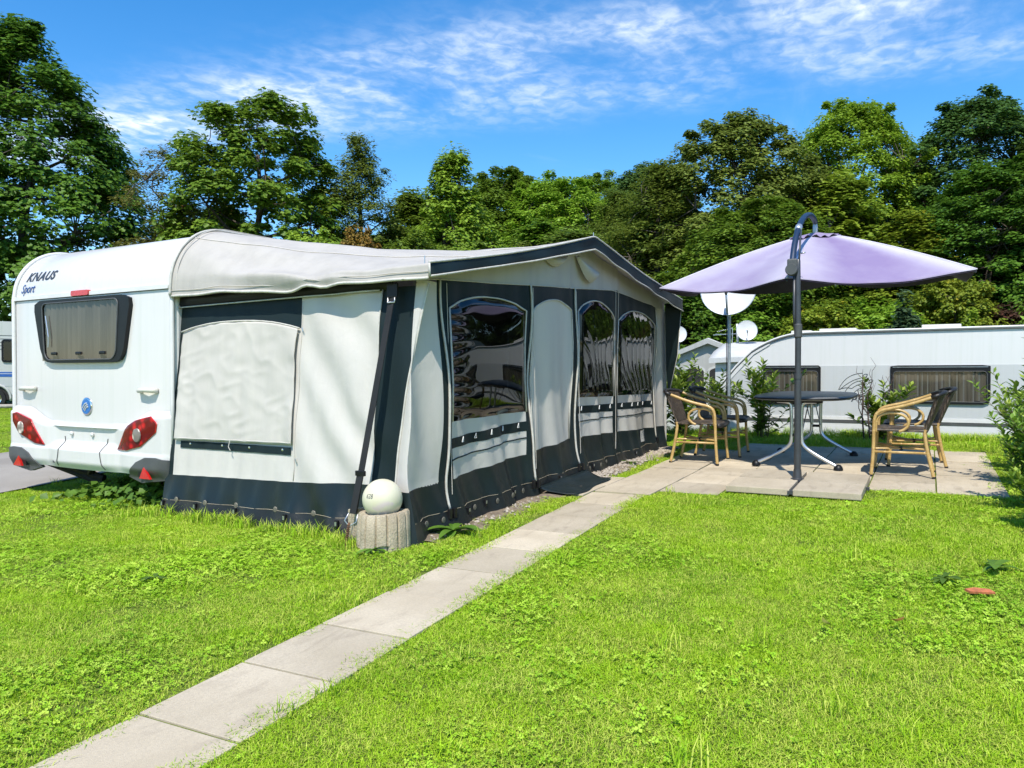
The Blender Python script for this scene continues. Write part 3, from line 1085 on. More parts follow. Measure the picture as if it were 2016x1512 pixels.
more = [
    (tD, 29.6, 11.4, 'pale olive feathery tree behind the right part of the awning roof', 1.25, 0.93, 2.2, None),
    (tD, 27.2, 8.9, 'pale willowy tree directly left of the broad dense tree with upright shoots', 1.35, 0.96, 4.0, None),
    (tE, 22.4, 16.6, 'shorter green maple just left of the bright young maple', 1.0, 0.88, 2.4, 'leaf_mid'),
    (tE, 28.2, 2.7, 'light green maple above the purple parasol', 1.25, 0.98, 1.0, None),
    (tE, 27.0, 0.5, 'yellowing maple with golden branch tips right of the parasol top', 1.05, 0.78, 3.7, 'leaf_yellow'),
    (tE, 24.4, 12.4, 'green tree right of the bright young maple behind the awning ridge', 1.15, 0.74, 5.0, 'leaf_mid'),
    (tE, 22.8, 10.4, 'mid green maple behind the right end of the awning ridge', 1.2, 0.66, 0.7, 'leaf_olive'),
    (tF, 25.4, 4.6, 'lower rounded green tree right behind the parasol canopy', 0.85, 0.66, 2.2, 'leaf_mid'),
    (tF, 38.0, 20.8, 'distant dark rounded tree low above the awning roof, left of the gap', 1.1, 1.06, 4.1, 'leaf_mid'),
    (tF, 41.5, 17.0, 'distant green tree above the ridge of the awning', 1.1, 1.08, 5.3, 'leaf_mid'),
    (tF, 38.0, 13.0, 'distant tree rising from the far slope right of the awning ridge', 0.95, 1.0, 0.4, 'leaf_dark'),
    (tF, 36.0, 25.2, 'far tree filling the gap behind the slim olive tree', 1.05, 0.98, 1.4, 'leaf_mid'),
    (tG, 33.0, 2.7, 'tall yellow green tree behind the parasol on the wooded slope', 0.80, 0.96, 2.5, 'leaf_light'),
    (tG, 32.5, -4.4, 'dark tree cut off by the right border of the view', 0.95, 0.80, 3.3, None),
    (tG, 28.2, -1.7, 'dark leafy tree right of the parasol, below the tallest one', 0.80, 0.66, 4.4, 'leaf_maple'),
    (tG, 36.5, 5.4, 'dark tree standing between the broad tree and the yellow green tree', 0.85, 0.76, 1.9, 'leaf_maple'),
    (tG, 40.0, 9.4, 'dark far tree left of the broad tree with shoots', 0.85, 0.66, 5.1, 'leaf_mid'),
    (tG, 20.0, 24.6, 'dark tree between the tall maple and the thin brownish tree', 0.75, 0.60, 2.9, 'leaf_maple'),
    (tG, 23.5, 20.6, 'dark tree standing behind the trunk of the open forked maple', 0.80, 0.54, 0.2, 'leaf_maple'),
    (tG, 11.0, 32.0, 'dark tree behind the striped caravan at the left edge', 0.95, 0.85, 3.9, 'leaf_maple'),
    (tG, 26.0, 17.4, 'shaded tree low behind the slim olive tree', 0.80, 0.52, 5.9, 'leaf_maple'),
    (tG, 29.0, 14.6, 'mid green tree low behind the bright young maple', 0.80, 0.58, 0.9, 'leaf_mid'),
    (tF, 33.0, 18.6, 'rounded green tree filling the skyline left of the awning ridge', 1.0, 0.99, 2.8, 'leaf_mid'),
    (tF, 32.0, 15.4, 'sunny green tree just above the awning ridge', 0.95, 0.90, 3.9, 'leaf_light'),
    (tG, 31.0, 21.6, 'green tree behind the slim olive tree in the second row', 0.85, 0.62, 4.7, 'leaf_mid'),
    (tG, 31.0, -8.4, 'dark tree outside the right border behind the far caravan', 0.95, 0.8, 1.1, None),
    (tG, 27.0, -13.0, 'dark tree beyond the right border reflected in the awning windows', 1.0, 0.85, 2.0, None),
    (tF, 21.0, -15.5, 'broad tree far outside the right border of the view', 1.0, 0.9, 3.0, 'leaf_dark'),
    (tG, 15.0, -17.0, 'dark tree standing beyond the neighbouring pitch on the right', 1.0, 0.85, 4.0, None)]
for (src, x, y, lab, s, sz, rz, mt) in more:
    c = copy_tree(src)
    place_tree(c, x, y, lab, s, rz, TG, sz, mat=M[mt] if mt else None)

BG = 'bushes behind the caravans'
b0 = make_tree('bush', 21, 4.0, 1.8, 0.1, M['leaf_light'], 227, 125, 0.106, 'kite', 0.37, 'round', 0.1, trunk_r=0.04, fill=0.4, limbs=12)
place_tree(b0, 15.6, 15.0, 'fresh light green bush peeking over the awning roof below the forked maple', 0.8, 0.3, BG, 1.22, cat='bush')
for (x, y, lab, s, sz, mt, rz) in [
    (15.9, 13.6, 'orange tinged bush just above the awning roof', 0.55, 1.22, 'leaf_orange', 1.2),
    (17.5, 13.1, 'green bush above the awning roof right of the orange bush', 0.95, 1.25, 'leaf_mid', 2.2),
    (13.9, 16.4, 'dark bush under the thin brownish tree', 1.0, 1.15, 'leaf_maple', 3.0),
    (19.2, 12.2, 'mid green bush low behind the awning ridge', 1.0, 1.2, 'leaf_mid', 0.1),
    (20.5, 10.4, 'leafy bush behind the awning gable on the right', 1.1, 1.2, 'leaf_olive', 4.4),
    (21.6, 8.6, 'green bush behind the far tents', 1.1, 1.05, 'leaf_mid', 5.1),
    (22.8, 6.6, 'dark bush behind the satellite dish on the pole', 1.15, 1.05, 'leaf_maple', 0.9),
    (23.0, 4.6, 'green bush between the dish and the parasol pole', 1.15, 1.0, 'leaf_mid', 1.9),
    (22.6, 2.7, 'yellow green bush above the far caravan roof under the parasol', 0.85, 0.95, 'leaf_yellow', 2.9),
    (23.2, 1.2, 'light green bush right of the parasol pole above the far caravan', 1.0, 0.95, 'leaf_light', 3.6),
    (24.4, -0.6, 'tall yellowish bush below the right tip of the parasol', 0.8, 1.15, 'leaf_yellow', 4.1),
    (24.6, -2.1, 'dark red leaved bush at the right edge above the far caravan', 0.95, 0.9, 'leaf_red', 5.5),
    (23.6, -3.6, 'green bush at the right border behind the far caravan', 1.0, 1.1, 'leaf_mid', 0.5),
    (19.0, 16.0, 'shaded bush at the foot of the slim olive tree', 1.1, 1.2, 'leaf_maple', 1.5),
    (16.0, 24.6, 'dark bush behind the left roof corner of the near caravan', 1.2, 1.2, 'leaf_maple', 2.6),
    (13.6, 30.0, 'dark low bush behind the striped caravan', 1.2, 1.0, 'leaf_maple', 3.3)]:
    c = copy_tree(b0)
    place_tree(c, x, y, lab, s, rz, BG, sz, 'bush', M[mt])

c0 = make_tree('conifer', 31, 3.6, 0.85, 0.1, M['leaf_conifer'], 192, 62, 0.163, 'narrow', 0.22, 'cone', -0.3, trunk_r=0.05, fill=0.35, flat=1.1, limbs=14)
place_tree(c0, 20.8, 0.5, 'bluish green conifer above the far caravan roof', 1.0, 0.0, 'conifers behind the far caravan', 1.0, 'conifer')
c1 = copy_tree(c0)
place_tree(c1, 20.2, -0.85, 'small light green conifer right of the roof hatch of the far caravan', 0.9, 1.0, 'conifers behind the far caravan', 0.86, 'conifer', M['leaf_light'])

# ================================================================== text and marks
def text_mesh(name, body, size, fn, mat, parent=None, bold=0.0, shear=0.0, depth=0.002, spacing=1.0, xscale=1.0):
    """letters as a thin raised mesh; fn(a, b, t) maps letter plane to space"""
    cu_ = bpy.data.curves.new(name, 'FONT')
    cu_.body = body; cu_.size = size; cu_.shear = shear; cu_.offset = bold; cu_.space_character = spacing
    cu_.resolution_u = 4
    ob = bpy.data.objects.new(name, cu_); COL.objects.link(ob)
    dg = bpy.context.evaluated_depsgraph_get()
    me0 = bpy.data.meshes.new_from_object(ob.evaluated_get(dg))
    bm = bmesh.new(); bm.from_mesh(me0)
    r = bmesh.ops.extrude_face_region(bm, geom=list(bm.faces))
    top = {v for v in r['geom'] if isinstance(v, bmesh.types.BMVert)}
    for v in bm.verts:
        v.co = Vector(fn(v.co.x * xscale, v.co.y, depth if v in top else 0.0))
    m = MB().bm(bm)
    bpy.data.objects.remove(ob); bpy.data.meshes.remove(me0)
    return m.build(name, mat, parent)


def strokes(paths, r, fn, n=5):
    mb = MB()
    for p in paths:
        mb.tube([fn(a, b, r * 0.3) for a, b in p], r, n)
    return mb


def bez(p0, p1, p2, n=10):
    return [((1 - t) ** 2 * p0[0] + 2 * t * (1 - t) * p1[0] + t * t * p2[0], (1 - t) ** 2 * p0[1] + 2 * t * (1 - t) * p1[1] + t * t * p2[1]) for t in [i / n for i in range(n + 1)]]


# ================================================================== near caravan
XR = 4.18                      # plane of the rear wall
YS, YL = 5.585, 8.03           # awning side, far side
car = empty('caravan', (XR, (YS + YL) / 2, g(4.2, 6.8)))
tag(car, 'white caravan seen from behind with red tail lamps, joined to the awning', 'caravan')
CO = Vector(car.location)


class CarMB(MB):
    def build(s, name, mat, parent=None, **k):
        if parent is car:
            s.v = [(a - CO.x, b - CO.y, c - CO.z) for a, b, c in s.v]
        else:   # child of a part: the parts sit at the caravan's origin
            s.v = [(a - CO.x, b - CO.y, c - CO.z) for a, b, c in s.v]
        return MB.build(s, name, mat, parent, **k)


def car_profile(n=14):
    pr = [(XR, 0.50), (XR, 1.0), (XR, 1.985)]
    for i in range(1, n + 1):           # rounded rear roof edge
        t = math.pi / 2 * i / n
        pr.append((XR + 0.52 * (1 - math.cos(t)), 1.985 + 0.52 * math.sin(t)))
    pr += [(7.0, 2.535), (9.6, 2.52)]
    for i in range(1, 9):
        t = math.pi / 2 * i / 8
        pr.append((9.6 + 0.75 * math.sin(t), 2.52 - 1.0 * (1 - math.cos(t))))
    pr += [(10.5, 1.0), (10.4, 0.5)]
    return pr


pr = car_profile()
rows = []
rad = 0.05
for (dy, ins) in ((0.0, rad), (rad * 0.3, rad * 0.3), (rad, 0.0)):
    rows.append((YS + dy, ins))
rows += [(YL - rad, 0.0), (YL - rad * 0.3, rad * 0.3), (YL, rad)]
cxm, czm = 7.2, 1.5
mb = CarMB()
n = len(pr)
P = []
for (y, ins) in rows:
    ring = []
    for i in range(n):
        a = np.array(pr[max(i - 1, 0)]); b = np.array(pr[min(i + 1, n - 1)])
        tdir = b - a; nn = np.array([tdir[1], -tdir[0]]); nn /= np.linalg.norm(nn)   # points inwards
        q = np.array(pr[i]) + nn * ins * 0.9
        ring.append((q[0], y, q[1]))
    P.append(ring)
P = np.array(P)
mb.grid(P)
mb.add(P[0], [tuple(range(n))]); mb.add(P[-1], [tuple(range(n - 1, -1, -1))])
# floor
mb.add([(P[0][0][0], YS, 0.5), (P[0][-1][0], YS, 0.5), (P[0][-1][0], YL, 0.5), (P[0][0][0], YL, 0.5)], [(0, 1, 2, 3)])
body = mb.build('body', M['gelcoat'], car, smooth=True, angle=30)


def rear(a, b, t):             # a along Y, b height, t out of the rear wall
    return (XR - t, a, b)


# edge mouldings down both rear corners and over the roof
for y in (YS + 0.015, YL - 0.015):
    pts = [(x - 0.006 if i < 3 else x, y, z + (0.008 if i > 3 else 0)) for i, (x, z) in enumerate(pr[:18])]
    CarMB().tube(pts, 0.020, 6).build('corner_moulding', M['white_paint'], car, smooth=True)
# trim rail under the roof shell
m_ = CarMB()
m_.prism(rrect(YS + 0.05, YL - 0.03, 1.972, 2.008, 0.012, 3), rear, -0.01, 0.018)
m_.build('trim_rail', M['white_paint'], car, smooth=True, angle=40)
CarMB().prism([(YS + 0.06, 1.966), (YL - 0.04, 1.966), (YL - 0.04, 1.972), (YS + 0.06, 1.972)], rear, -0.01, 0.006).build('rail_gap', M['grey_plastic'], car)
# brake lamp in the middle of the rail
CarMB().prism(rrect(6.745, 7.01, 1.972, 2.020, 0.012, 3), rear, 0.0, 0.032).build('brake_lamp', M['reflector'], car)

# rear window: tapering dark frame, curtain, tinted pane, latches
outer = [(6.12, 1.90), (6.16, 1.935), (6.25, 1.95), (7.50, 1.95), (7.58, 1.935), (7.605, 1.89), (7.50, 1.48), (7.44, 1.38), (7.36, 1.350), (6.36, 1.350), (6.27, 1.375), (6.22, 1.44)]
hole = rrect(6.285, 7.465, 1.378, 1.918, (0.09, 0.09, 0.06, 0.06), 5)
# taper the opening like the frame
hole = [(6.875 + (a - 6.875) * (0.93 + 0.14 * (b - 1.40)), b) for a, b in hole]


def frame_between(out, inn, t0, t1, fn):
    """ring-shaped plate between two outlines"""
    N = 72
    def res(poly):
        p = np.array(poly + [poly[0]], float)
        c = np.array([np.mean([q[0] for q in poly]), np.mean([q[1] for q in poly])])
        outp = []
        for k in range(N):
            ang = 2 * math.pi * k / N
            d = np.array([math.cos(ang), math.sin(ang)])
            best = None
            for i in range(len(p) - 1):
                e = p[i + 1] - p[i]
                den = d[0] * e[1] - d[1] * e[0]
                if abs(den) < 1e-9: continue
                w = p[i] - c0
                tt = (w[0] * e[1] - w[1] * e[0]) / den
                uu = (w[0] * d[1] - w[1] * d[0]) / den
                if tt > 0 and -1e-6 <= uu <= 1 + 1e-6 and (best is None or tt > best): best = tt
            outp.append(c0 + d * best)
        return outp
    c0 = np.array([np.mean([q[0] for q in inn]), np.mean([q[1] for q in inn])])
    A, B = res(out), res(inn)
    v = [fn(q[0], q[1], t1) for q in A] + [fn(q[0], q[1], t1) for q in B] + [fn(q[0], q[1], t0) for q in A] + [fn(q[0], q[1], t0) for q in B]
    f = []
    for k in range(N):
        j = (k + 1) % N
        f += [(k, j, N + j, N + k), (2 * N + k, k, j, 2 * N + j)[::-1], (N + k, N + j, 3 * N + j, 3 * N + k)]
    return v, f


win = CarMB().add(*frame_between(outer, hole, 0.002, 0.040, rear)).build('window', M['black_plastic'], car, smooth=True, angle=40)
# curtain with folds behind the pane
ya = np.linspace(6.27, 7.49, 340); za = np.linspace(1.37, 1.925, 4)
fo = 0.010 * np.sin(ya * 74 + 3.5 * np.sin(ya * 7)) + 0.005 * np.sin(ya * 131 + 2 * np.sin(ya * 17))
CarMB().grid(np.array([[(XR - 0.017 + 0.95 * f_ * (0.7 + 0.4 * (1.95 - z)), y, z) for z in za] for y, f_ in zip(ya, fo)])).build('curtain', M['curtain'], win, smooth=True)
CarMB().prism(rrect(6.27, 7.48, 1.372, 1.922, 0.05, 3), rear, 0.032, 0.035).sheet().build('pane', M['pane'], win)
inner = [(6.875 + (a - 6.875) * 1.0, b) for a, b in hole]
pp = [(XR - 0.041, a, b) for a, b in hole]
CarMB().tube(pp, 0.007, 6, closed=True).build('seal', M['grey_plastic'], win, smooth=True)
for y in (6.52, 6.88, 7.27):
    CarMB().box(XR - 0.047, XR - 0.034, y - 0.045, y + 0.045, 1.425, 1.452, 0.008).build('latch', M['black_plastic'], win)
CarMB().tube([(XR - 0.052, 7.385, 1.80), (XR - 0.052, 7.34, 1.60), (XR - 0.052, 7.345, 1.50)], 0.006, 5).build('stay', M['steel'], win)

# grab handles
for y0, y1 in ((5.80, 6.02), (7.64, 7.86)):
    zc = 1.10
    pts = [(XR, y0, zc), (XR - 0.04, y0 + 0.02, zc + 0.004), (XR - 0.055, (y0 + y1) / 2, zc + 0.006), (XR - 0.04, y1 - 0.02, zc), (XR, y1, zc - 0.002)]
    CarMB().tube(pts, [0.024, 0.022, 0.018, 0.022, 0.024], 8).build('handle', M['cream_plastic'], car, smooth=True)

# round blue badge
b_ = CarMB().lathe([(0.0, -0.010), (0.075, -0.010), (0.083, -0.006), (0.083, 0)], 28, (XR - 0.001, 6.815, 0.945), 'x').build('badge', M['chrome'], car, smooth=True, angle=40)
CarMB().lathe([(0.0, -0.0125), (0.069, -0.0125), (0.069, -0.009)], 28, (XR - 0.001, 6.815, 0.945), 'x').build('badge_disc', M['badge_blue'], b_)


def bad(a, b, t):
    return (XR - 0.0145 - t, 6.815 - a, 0.945 + b)


sw = [bez((-0.045, -0.012), (-0.02, 0.035), (0.022, 0.030)), bez((-0.030, -0.028), (-0.005, 0.018), (0.034, 0.014)), bez((-0.014, -0.040), (0.008, 0.002), (0.042, -0.004))]
sb = strokes(sw, 0.0055, bad)
CarMB().add(sb.v, sb.f).build('bird_mark', M['white_paint'], b_)

# lettering on the roof shell


def cap_rear(a, b, t):         # follows the curve of the roof shell above the rail
    h = b - 1.985
    if h <= 0: return (XR - t, a, b)
    th = min(h / 0.52, 1.45)
    return (XR + 0.52 * (1 - math.cos(th)) - t * math.cos(th), a, 1.985 + 0.52 * math.sin(th) + t * math.sin(th))


CMB = CarMB


def car_text(name, body, size, y_start, z, mat, bold, shear, xscale, spacing=1.0):
    o = text_mesh(name, body, size, lambda a, b, t: tuple(Vector(cap_rear(y_start - a, z + b, t + 0.002)) - CO), mat, car, bold, shear, 0.002, spacing, xscale)
    return o


car_text('lettering', 'KNAUS', 0.135, 7.86, 2.165, M['logo_grey'], 0.0042, 0.22, 1.0, 1.12)
car_text('script_lettering', 'Sport', 0.125, 7.90, 2.045, M['logo_blue'], 0.0005, 0.35, 0.80)

# moulded bumper: a surface standing off the rear wall
def bump_off(y, z):
    """how far the bumper stands off the rear wall"""
    y = np.asarray(y, float); z = np.asarray(z, float)
    c = (YS + YL) / 2; h = (YL - YS) / 2
    u = np.abs(y - c) / h                       # 0 in the middle, 1 at the corners
    top = 0.775 + 0.125 * smooth01((u - 0.45) / 0.34)
    pod = smooth01((u - 0.26) / 0.36)
    d_low = 0.135 * smooth01((0.64 - z) / 0.10) * (1 - pod)
    shelf = 0.075 * smooth01((top - z) / 0.012) * (1 - smooth01((0.755 - z) / 0.012)) * (1 - pod)
    plate = 0.020 * smooth01((top - z) / 0.01) * (1 - pod)
    d_pod = (0.125 * smooth01((top + 0.03 - z) / 0.06)) * pod
    d = np.maximum(np.maximum(d_low, shelf), np.maximum(plate, d_pod))
    d = d + 0.022 * smooth01((0.56 - z) / 0.02) * (1 - 0.5 * u)     # moulded step
    d = d * (1 - 0.55 * smooth01((0.44 - z) / 0.10))                 # rolls under
    d = d * (1 - 0.75 * smooth01((u - 0.94) / 0.06))                 # wraps round the corners
    return d * 0.55 + 0.004


ya = np.linspace(YS + 0.012, YL - 0.012, 97)
uu = np.abs(ya - (YS + YL) / 2) / ((YL - YS) / 2)
rowsP = []
for y, u in zip(ya, uu):
    top = 0.805 + 0.125 * float(smooth01((u - 0.45) / 0.34))
    bot = 0.365 + 0.01 * u
    col = []
    for k in range(46):
        z = top + (bot - top) * k / 45
        col.append((XR - float(bump_off(y, z)), y, z))
    col.append((XR + 0.10, y, bot - 0.004))
    rowsP.append(col)
def on_bumper_(a, b, t): return (XR - float(bump_off(a, b)) - t, a, b)


bumper = CarMB().grid(np.array(rowsP)).build('bumper', M['gelcoat'], car, smooth=True, angle=55)
for y in (6.44, 7.175):
    CarMB().tube([on_bumper_(y + 0.05 * math.sin((z - 0.37) * 8) * (1 if y < 6.8 else -1), z, 0.004) for z in np.linspace(0.385, 0.66, 24)], 0.0035, 4).build('panel_seam', M['grey_plastic'], bumper)
for y in (6.70, 7.02):
    CarMB().lathe([(0.0, -0.014), (0.018, -0.010), (0.022, 0)], 12, (XR - 0.024, y, 0.69), 'x').build('plate_lamp', M['white_paint'], bumper, smooth=True)
for k in range(4):
    y = 6.55 + 0.22 * k
    CarMB().box(XR - 0.075, XR - 0.05, y, y + 0.035, 0.408, 0.43).build('slot', M['grey_plastic'], bumper)


def on_bumper(a, b, t):
    return (XR - float(bump_off(a, b)) - t, a, b)


def patch(poly, fn, t, edge_t, n=12):
    """filled outline draped on a surface, with a skirt back to it"""
    c = (np.mean([q[0] for q in poly]), np.mean([q[1] for q in poly]))
    # densify the outline
    dn = []
    for i in range(len(poly)):
        p, q = poly[i], poly[(i + 1) % len(poly)]
        for k in range(8): dn.append((p[0] + (q[0] - p[0]) * k / 8, p[1] + (q[1] - p[1]) * k / 8))
    SS = [1.0, 0.985] + list(np.linspace(0.93, 0.0001, 13))
    m = len(dn)
    v = []
    for s in SS:
        for a, b in dn:
            tt = edge_t if s == 1.0 else t + 0.008 * (1 - s)
            v.append(fn(c[0] + (a - c[0]) * s, c[1] + (b - c[1]) * s, tt))
    f = []
    for k in range(len(SS) - 1):
        for i in range(m):
            j = (i + 1) % m
            f.append((k * m + i, k * m + j, (k + 1) * m + j, (k + 1) * m + i))
    return v, f


lampL = [(8.005, 0.850), (7.93, 0.862), (7.69, 0.800), (7.50, 0.562), (7.62, 0.575), (7.90, 0.665), (8.00, 0.775)]
lampR = [(6.395, 0.565), (6.19, 0.815), (5.88, 0.875), (5.800, 0.820), (5.815, 0.745), (6.02, 0.615), (6.23, 0.570)]


def forward(poly, k=0.985): return [(a * k, 1.25 + (b - 1.25) * k) for a, b in poly]


lampL = forward(lampL, 0.988); lampR = forward(lampR)
for nm, poly, cpt in (('l', lampL, (7.745, 0.725)), ('r', lampR, (5.955, 0.718))):
    L_ = CarMB().add(*patch(poly, on_bumper, 0.014, -0.01)).build('tail_lamp', M['red_lens'], car, smooth=True, angle=50)
    dn_ = [(p_[0] + (q_[0] - p_[0]) * k_ / 8, p_[1] + (q_[1] - p_[1]) * k_ / 8) for p_, q_ in zip(poly, poly[1:] + poly[:1]) for k_ in range(8)]
    rim = [on_bumper(a, b, 0.006) for a, b in dn_]
    CarMB().tube(rim, 0.006, 5, closed=True).build('lamp_rim', M['reflector'], L_, smooth=True)
    ell = [(cpt[0] + 0.052 * math.cos(t), cpt[1] + 0.060 * math.sin(t)) for t in np.linspace(0, 2 * math.pi, 12, endpoint=False)]
    CarMB().add(*patch(ell, on_bumper, 0.030, 0.014)).build('clear_lamp', M['clear_lens'], L_, smooth=True)

# dark plastic corner pieces with triangular reflectors
for sgn in (0, 1):
    def fl(a): return a if sgn == 0 else 2 * 6.8075 - a
    poly = [(5.600, 0.515), (5.72, 0.535), (5.86, 0.530), (5.98, 0.485), (6.09, 0.400), (6.13, 0.345), (5.95, 0.300), (5.600, 0.345)]
    poly = [(fl(a), b) for a, b in poly]
    c_ = CarMB().add(*patch(poly, on_bumper, 0.014, -0.03)).build('corner_guard', M['grey_plastic'], car, smooth=True, angle=50)
    tri = [(5.760, 0.352), (5.905, 0.352), (5.850, 0.448)]
    tri = [(fl(a), b) for a, b in tri]
    CarMB().prism(tri, lambda a, b, t: (XR - 0.090 - t, a, b), 0.0, 0.02).build('triangle_reflector', M['reflector'], c_)
    hood = [(5.80, 0.42), (5.83, 0.505), (5.885, 0.515), (5.925, 0.47), (5.95, 0.36)]
    hood = [(fl(a), b) for a, b in hood]
    CarMB().prism(hood, lambda a, b, t: (XR - 0.060 - t, a, b), 0.0, 0.030).build('reflector_hood', M['black_plastic'], c_)

# underbody, axle, wheels, corner steady
CarMB().box(XR + 0.08, 10.2, YS + 0.1, YL - 0.1, 0.40, 0.52, 0.01).build('chassis', M['dark_inside'], car)
CarMB().box(XR + 0.3, 9.9, YS + 0.35, YS + 0.41, 0.26, 0.41).build('frame_rail', M['galv'], car)
CarMB().box(XR + 0.3, 9.9, YL - 0.41, YL - 0.35, 0.26, 0.41).build('frame_rail', M['galv'], car)
st = CarMB()
gz = g(4.6, 7.1)
st.tube([(4.35, 7.85, 0.37), (4.52, 7.12, gz + 0.08)], 0.030, 6)
st.tube([(4.35, 7.60, 0.37), (4.52, 7.10, gz + 0.13)], 0.034, 6)
st.tube([(4.35, 7.02, 0.37), (4.50, 7.32, gz + 0.14)], 0.026, 6)
st.tube([(4.38, 7.85, 0.395), (4.55, 7.3, gz + 0.18)], 0.012, 6)
st.box(4.46, 4.66, 6.95, 7.22, gz + 0.02, gz + 0.09, 0.01)
st.build('corner_steady', M['rubber'], car, smooth=True, angle=40)
for y in (YS + 0.28, YL - 0.28):
    w_ = CarMB().lathe([(0.18, -0.09), (0.28, -0.095), (0.315, -0.06), (0.315, 0.06), (0.28, 0.095), (0.18, 0.09)], 28, (7.4, y, 0.315 + g(7.4, y)), 'y').build('wheel', M['rubber'], car, smooth=True, angle=40)
    CarMB().lathe([(0.0, -0.05), (0.17, -0.07), (0.19, -0.08), (0.19, 0.08), (0.17, 0.07), (0, 0.05)], 20, (7.4, y, 0.315 + g(7.4, y)), 'y').build('rim', M['white_paint'], w_, smooth=True, angle=40)
# roof hatch
CarMB().box(6.0, 6.5, 6.6, 7.1, 2.52, 2.60, 0.02).build('roof_hatch', M['white_paint'], car)
# side door and window on the awning side, behind the awning's panes
d_ = CarMB().prism(rrect(7.9, 8.5, 0.62, 2.25, 0.06, 3), lambda a, b, t: (a, YS - t, b), 0.0, 0.02).build('door', M['cream_panel'], car)
CarMB().prism(rrect(5.2, 6.4, 1.35, 1.9, 0.07, 3), lambda a, b, t: (a, YS - t, b), 0.0, 0.03).build('side_window', M['black_plastic'], car)

# ================================================================== the awning
AX0, AX1 = 4.13, 9.93
YF = 3.11
awn = empty('awning', (7.0, 4.3, g(7.0, 4.3)))
tag(awn, 'grey and navy caravan awning with gabled front and clear windows', 'awning')
AO = Vector(awn.location)


class AMB(MB):
    def build(s, name, mat, parent=None, **k):
        s.v = [(a - AO.x, b - AO.y, c - AO.z) for a, b, c in s.v]
        return MB.build(s, name, mat, parent if parent is not None else awn, **k)


nA, nB, nC = vnoise(41), vnoise(42), vnoise(43)


def fold_front(x, z):
    """drape of the front wall, out of the wall (towards the lawn)"""
    x = np.asarray(x, float); z = np.asarray(z, float)
    h = np.clip((1.9 - z) / 1.7, 0, 1)
    d = 0.020 * np.sin(x * 11.0 + 2.0 * nA(x * 1.1, z * 0.5) + z * 1.2) * (0.35 + h)
    d = d + 0.012 * np.sin(x * 23.0 + z * 5.0 + 2.5 * nB(x * 1.5, z)) * (0.2 + 0.8 * h)
    d = d + 0.030 * nC(x * 1.3, z * 1.1)
    d = d + 0.10 * np.clip((0.5 - z) / 0.45, 0, 1.2) ** 1.5          # skirt kicks out a little
    for xs_ in (4.54, 5.92, 6.94, 8.05, 9.40):                       # pulled in at the zips
        d = d + 0.022 * np.exp(-((x - xs_) / 0.10) ** 2) * np.sin(z * 4.5 + xs_ * 2)
    return d


def front(x, z, t=0.0):
    return (float(x), YF - float(fold_front(x, z)) - t, float(z))


def fold_side(y, z):
    y = np.asarray(y, float); z = np.asarray(z, float)
    d = 0.010 * nA(y * 2.2, z * 1.6 + 5)
    dg = (y - 3.4) * 1.0 - (z - 0.5) * 0.75                            # slanting pulls in the plain panel
    d = d + 0.016 * np.sin(dg * 15 + 1.5 * nB(y * 2, z * 2)) * np.exp(-((y - 3.75) / 0.45) ** 2)
    d = d + 0.006 * np.sin(y * 31 + z * 2 + 2 * nB(y * 3, z)) * np.clip((2.0 - z) / 1.5, 0, 1)
    d = d + 0.06 * np.clip((0.45 - z) / 0.4, 0, 1.2) ** 1.5
    d = d + 0.02 * np.exp(-((z - 0.16) / 0.1) ** 2) * np.sin(y * 14)
    return d


def side(y, z, t=0.0):
    return (4.11 + 0.09 * (float(z) - 0.1) - float(fold_side(y, z)) - t, float(y), float(z))


def tab(*pts):
    xs_, zs_ = zip(*pts)
    return lambda x: float(np.interp(x, xs_, zs_))


def const(z): return lambda x: z


def strip(fn, s0, s1, bot, top, name, mat, parent=None, ns=None, nz_=None, t=0.0, dens=34):
    ns = ns or max(4, int(abs(s1 - s0) * dens))
    hm = abs(top((s0 + s1) / 2) - bot((s0 + s1) / 2))
    nz_ = nz_ or max(3, int(hm * dens))
    P = []
    for i in range(ns + 1):
        s = s0 + (s1 - s0) * i / ns
        b, tp = bot(s), top(s)
        P.append([fn(s, b + (tp - b) * k / nz_, t) for k in range(nz_ + 1)])
    return AMB().grid(np.array(P)).build(name, mat, parent, smooth=True)


def pipe(fn, pts, r, name='piping', mat=None, t=0.006, sub=8, parent=None):
    out = []
    for (a, b) in zip(pts[:-1], pts[1:]):
        for k in range(sub): out.append((a[0] + (b[0] - a[0]) * k / sub, a[1] + (b[1] - a[1]) * k / sub))
    out.append(pts[-1])
    return AMB().tube([fn(a, b, t) for a, b in out], r, 5).build(name, mat or M['piping'], parent, smooth=True)


def archf(x0, x1, z0, zm, z1):
    """flattened arch through three heights"""
    def f(x):
        u = (x - x0) / (x1 - x0)
        base = z0 + (z1 - z0) * u
        rise = zm - (z0 + z1) / 2
        return base + rise * max(0.0, 1 - abs(2 * u - 1) ** 2.4)
    return f


ptop = tab((4.05, 1.885), (4.47, 1.93), (5.87, 2.03), (6.84, 2.10), (8.03, 2.19), (9.42, 2.11), (9.95, 2.08))      # lower edge of the gable
sktop = tab((4.0, 0.445), (4.57, 0.465), (5.85, 0.535), (6.87, 0.60), (8.0, 0.585), (9.4, 0.555), (9.95, 0.55))     # upper edge of the dark skirt
seam = tab((4.0, 0.235), (4.6, 0.255), (5.9, 0.285), (6.9, 0.31), (9.95, 0.37))


def gbot(x): return g(x, 3.0) - 0.02


NAVY, WHITE = M['navy'], M['canvas']
# plain end panels
def xleft(z): return 4.085 + 0.125 * max(0.0, z - 0.5)


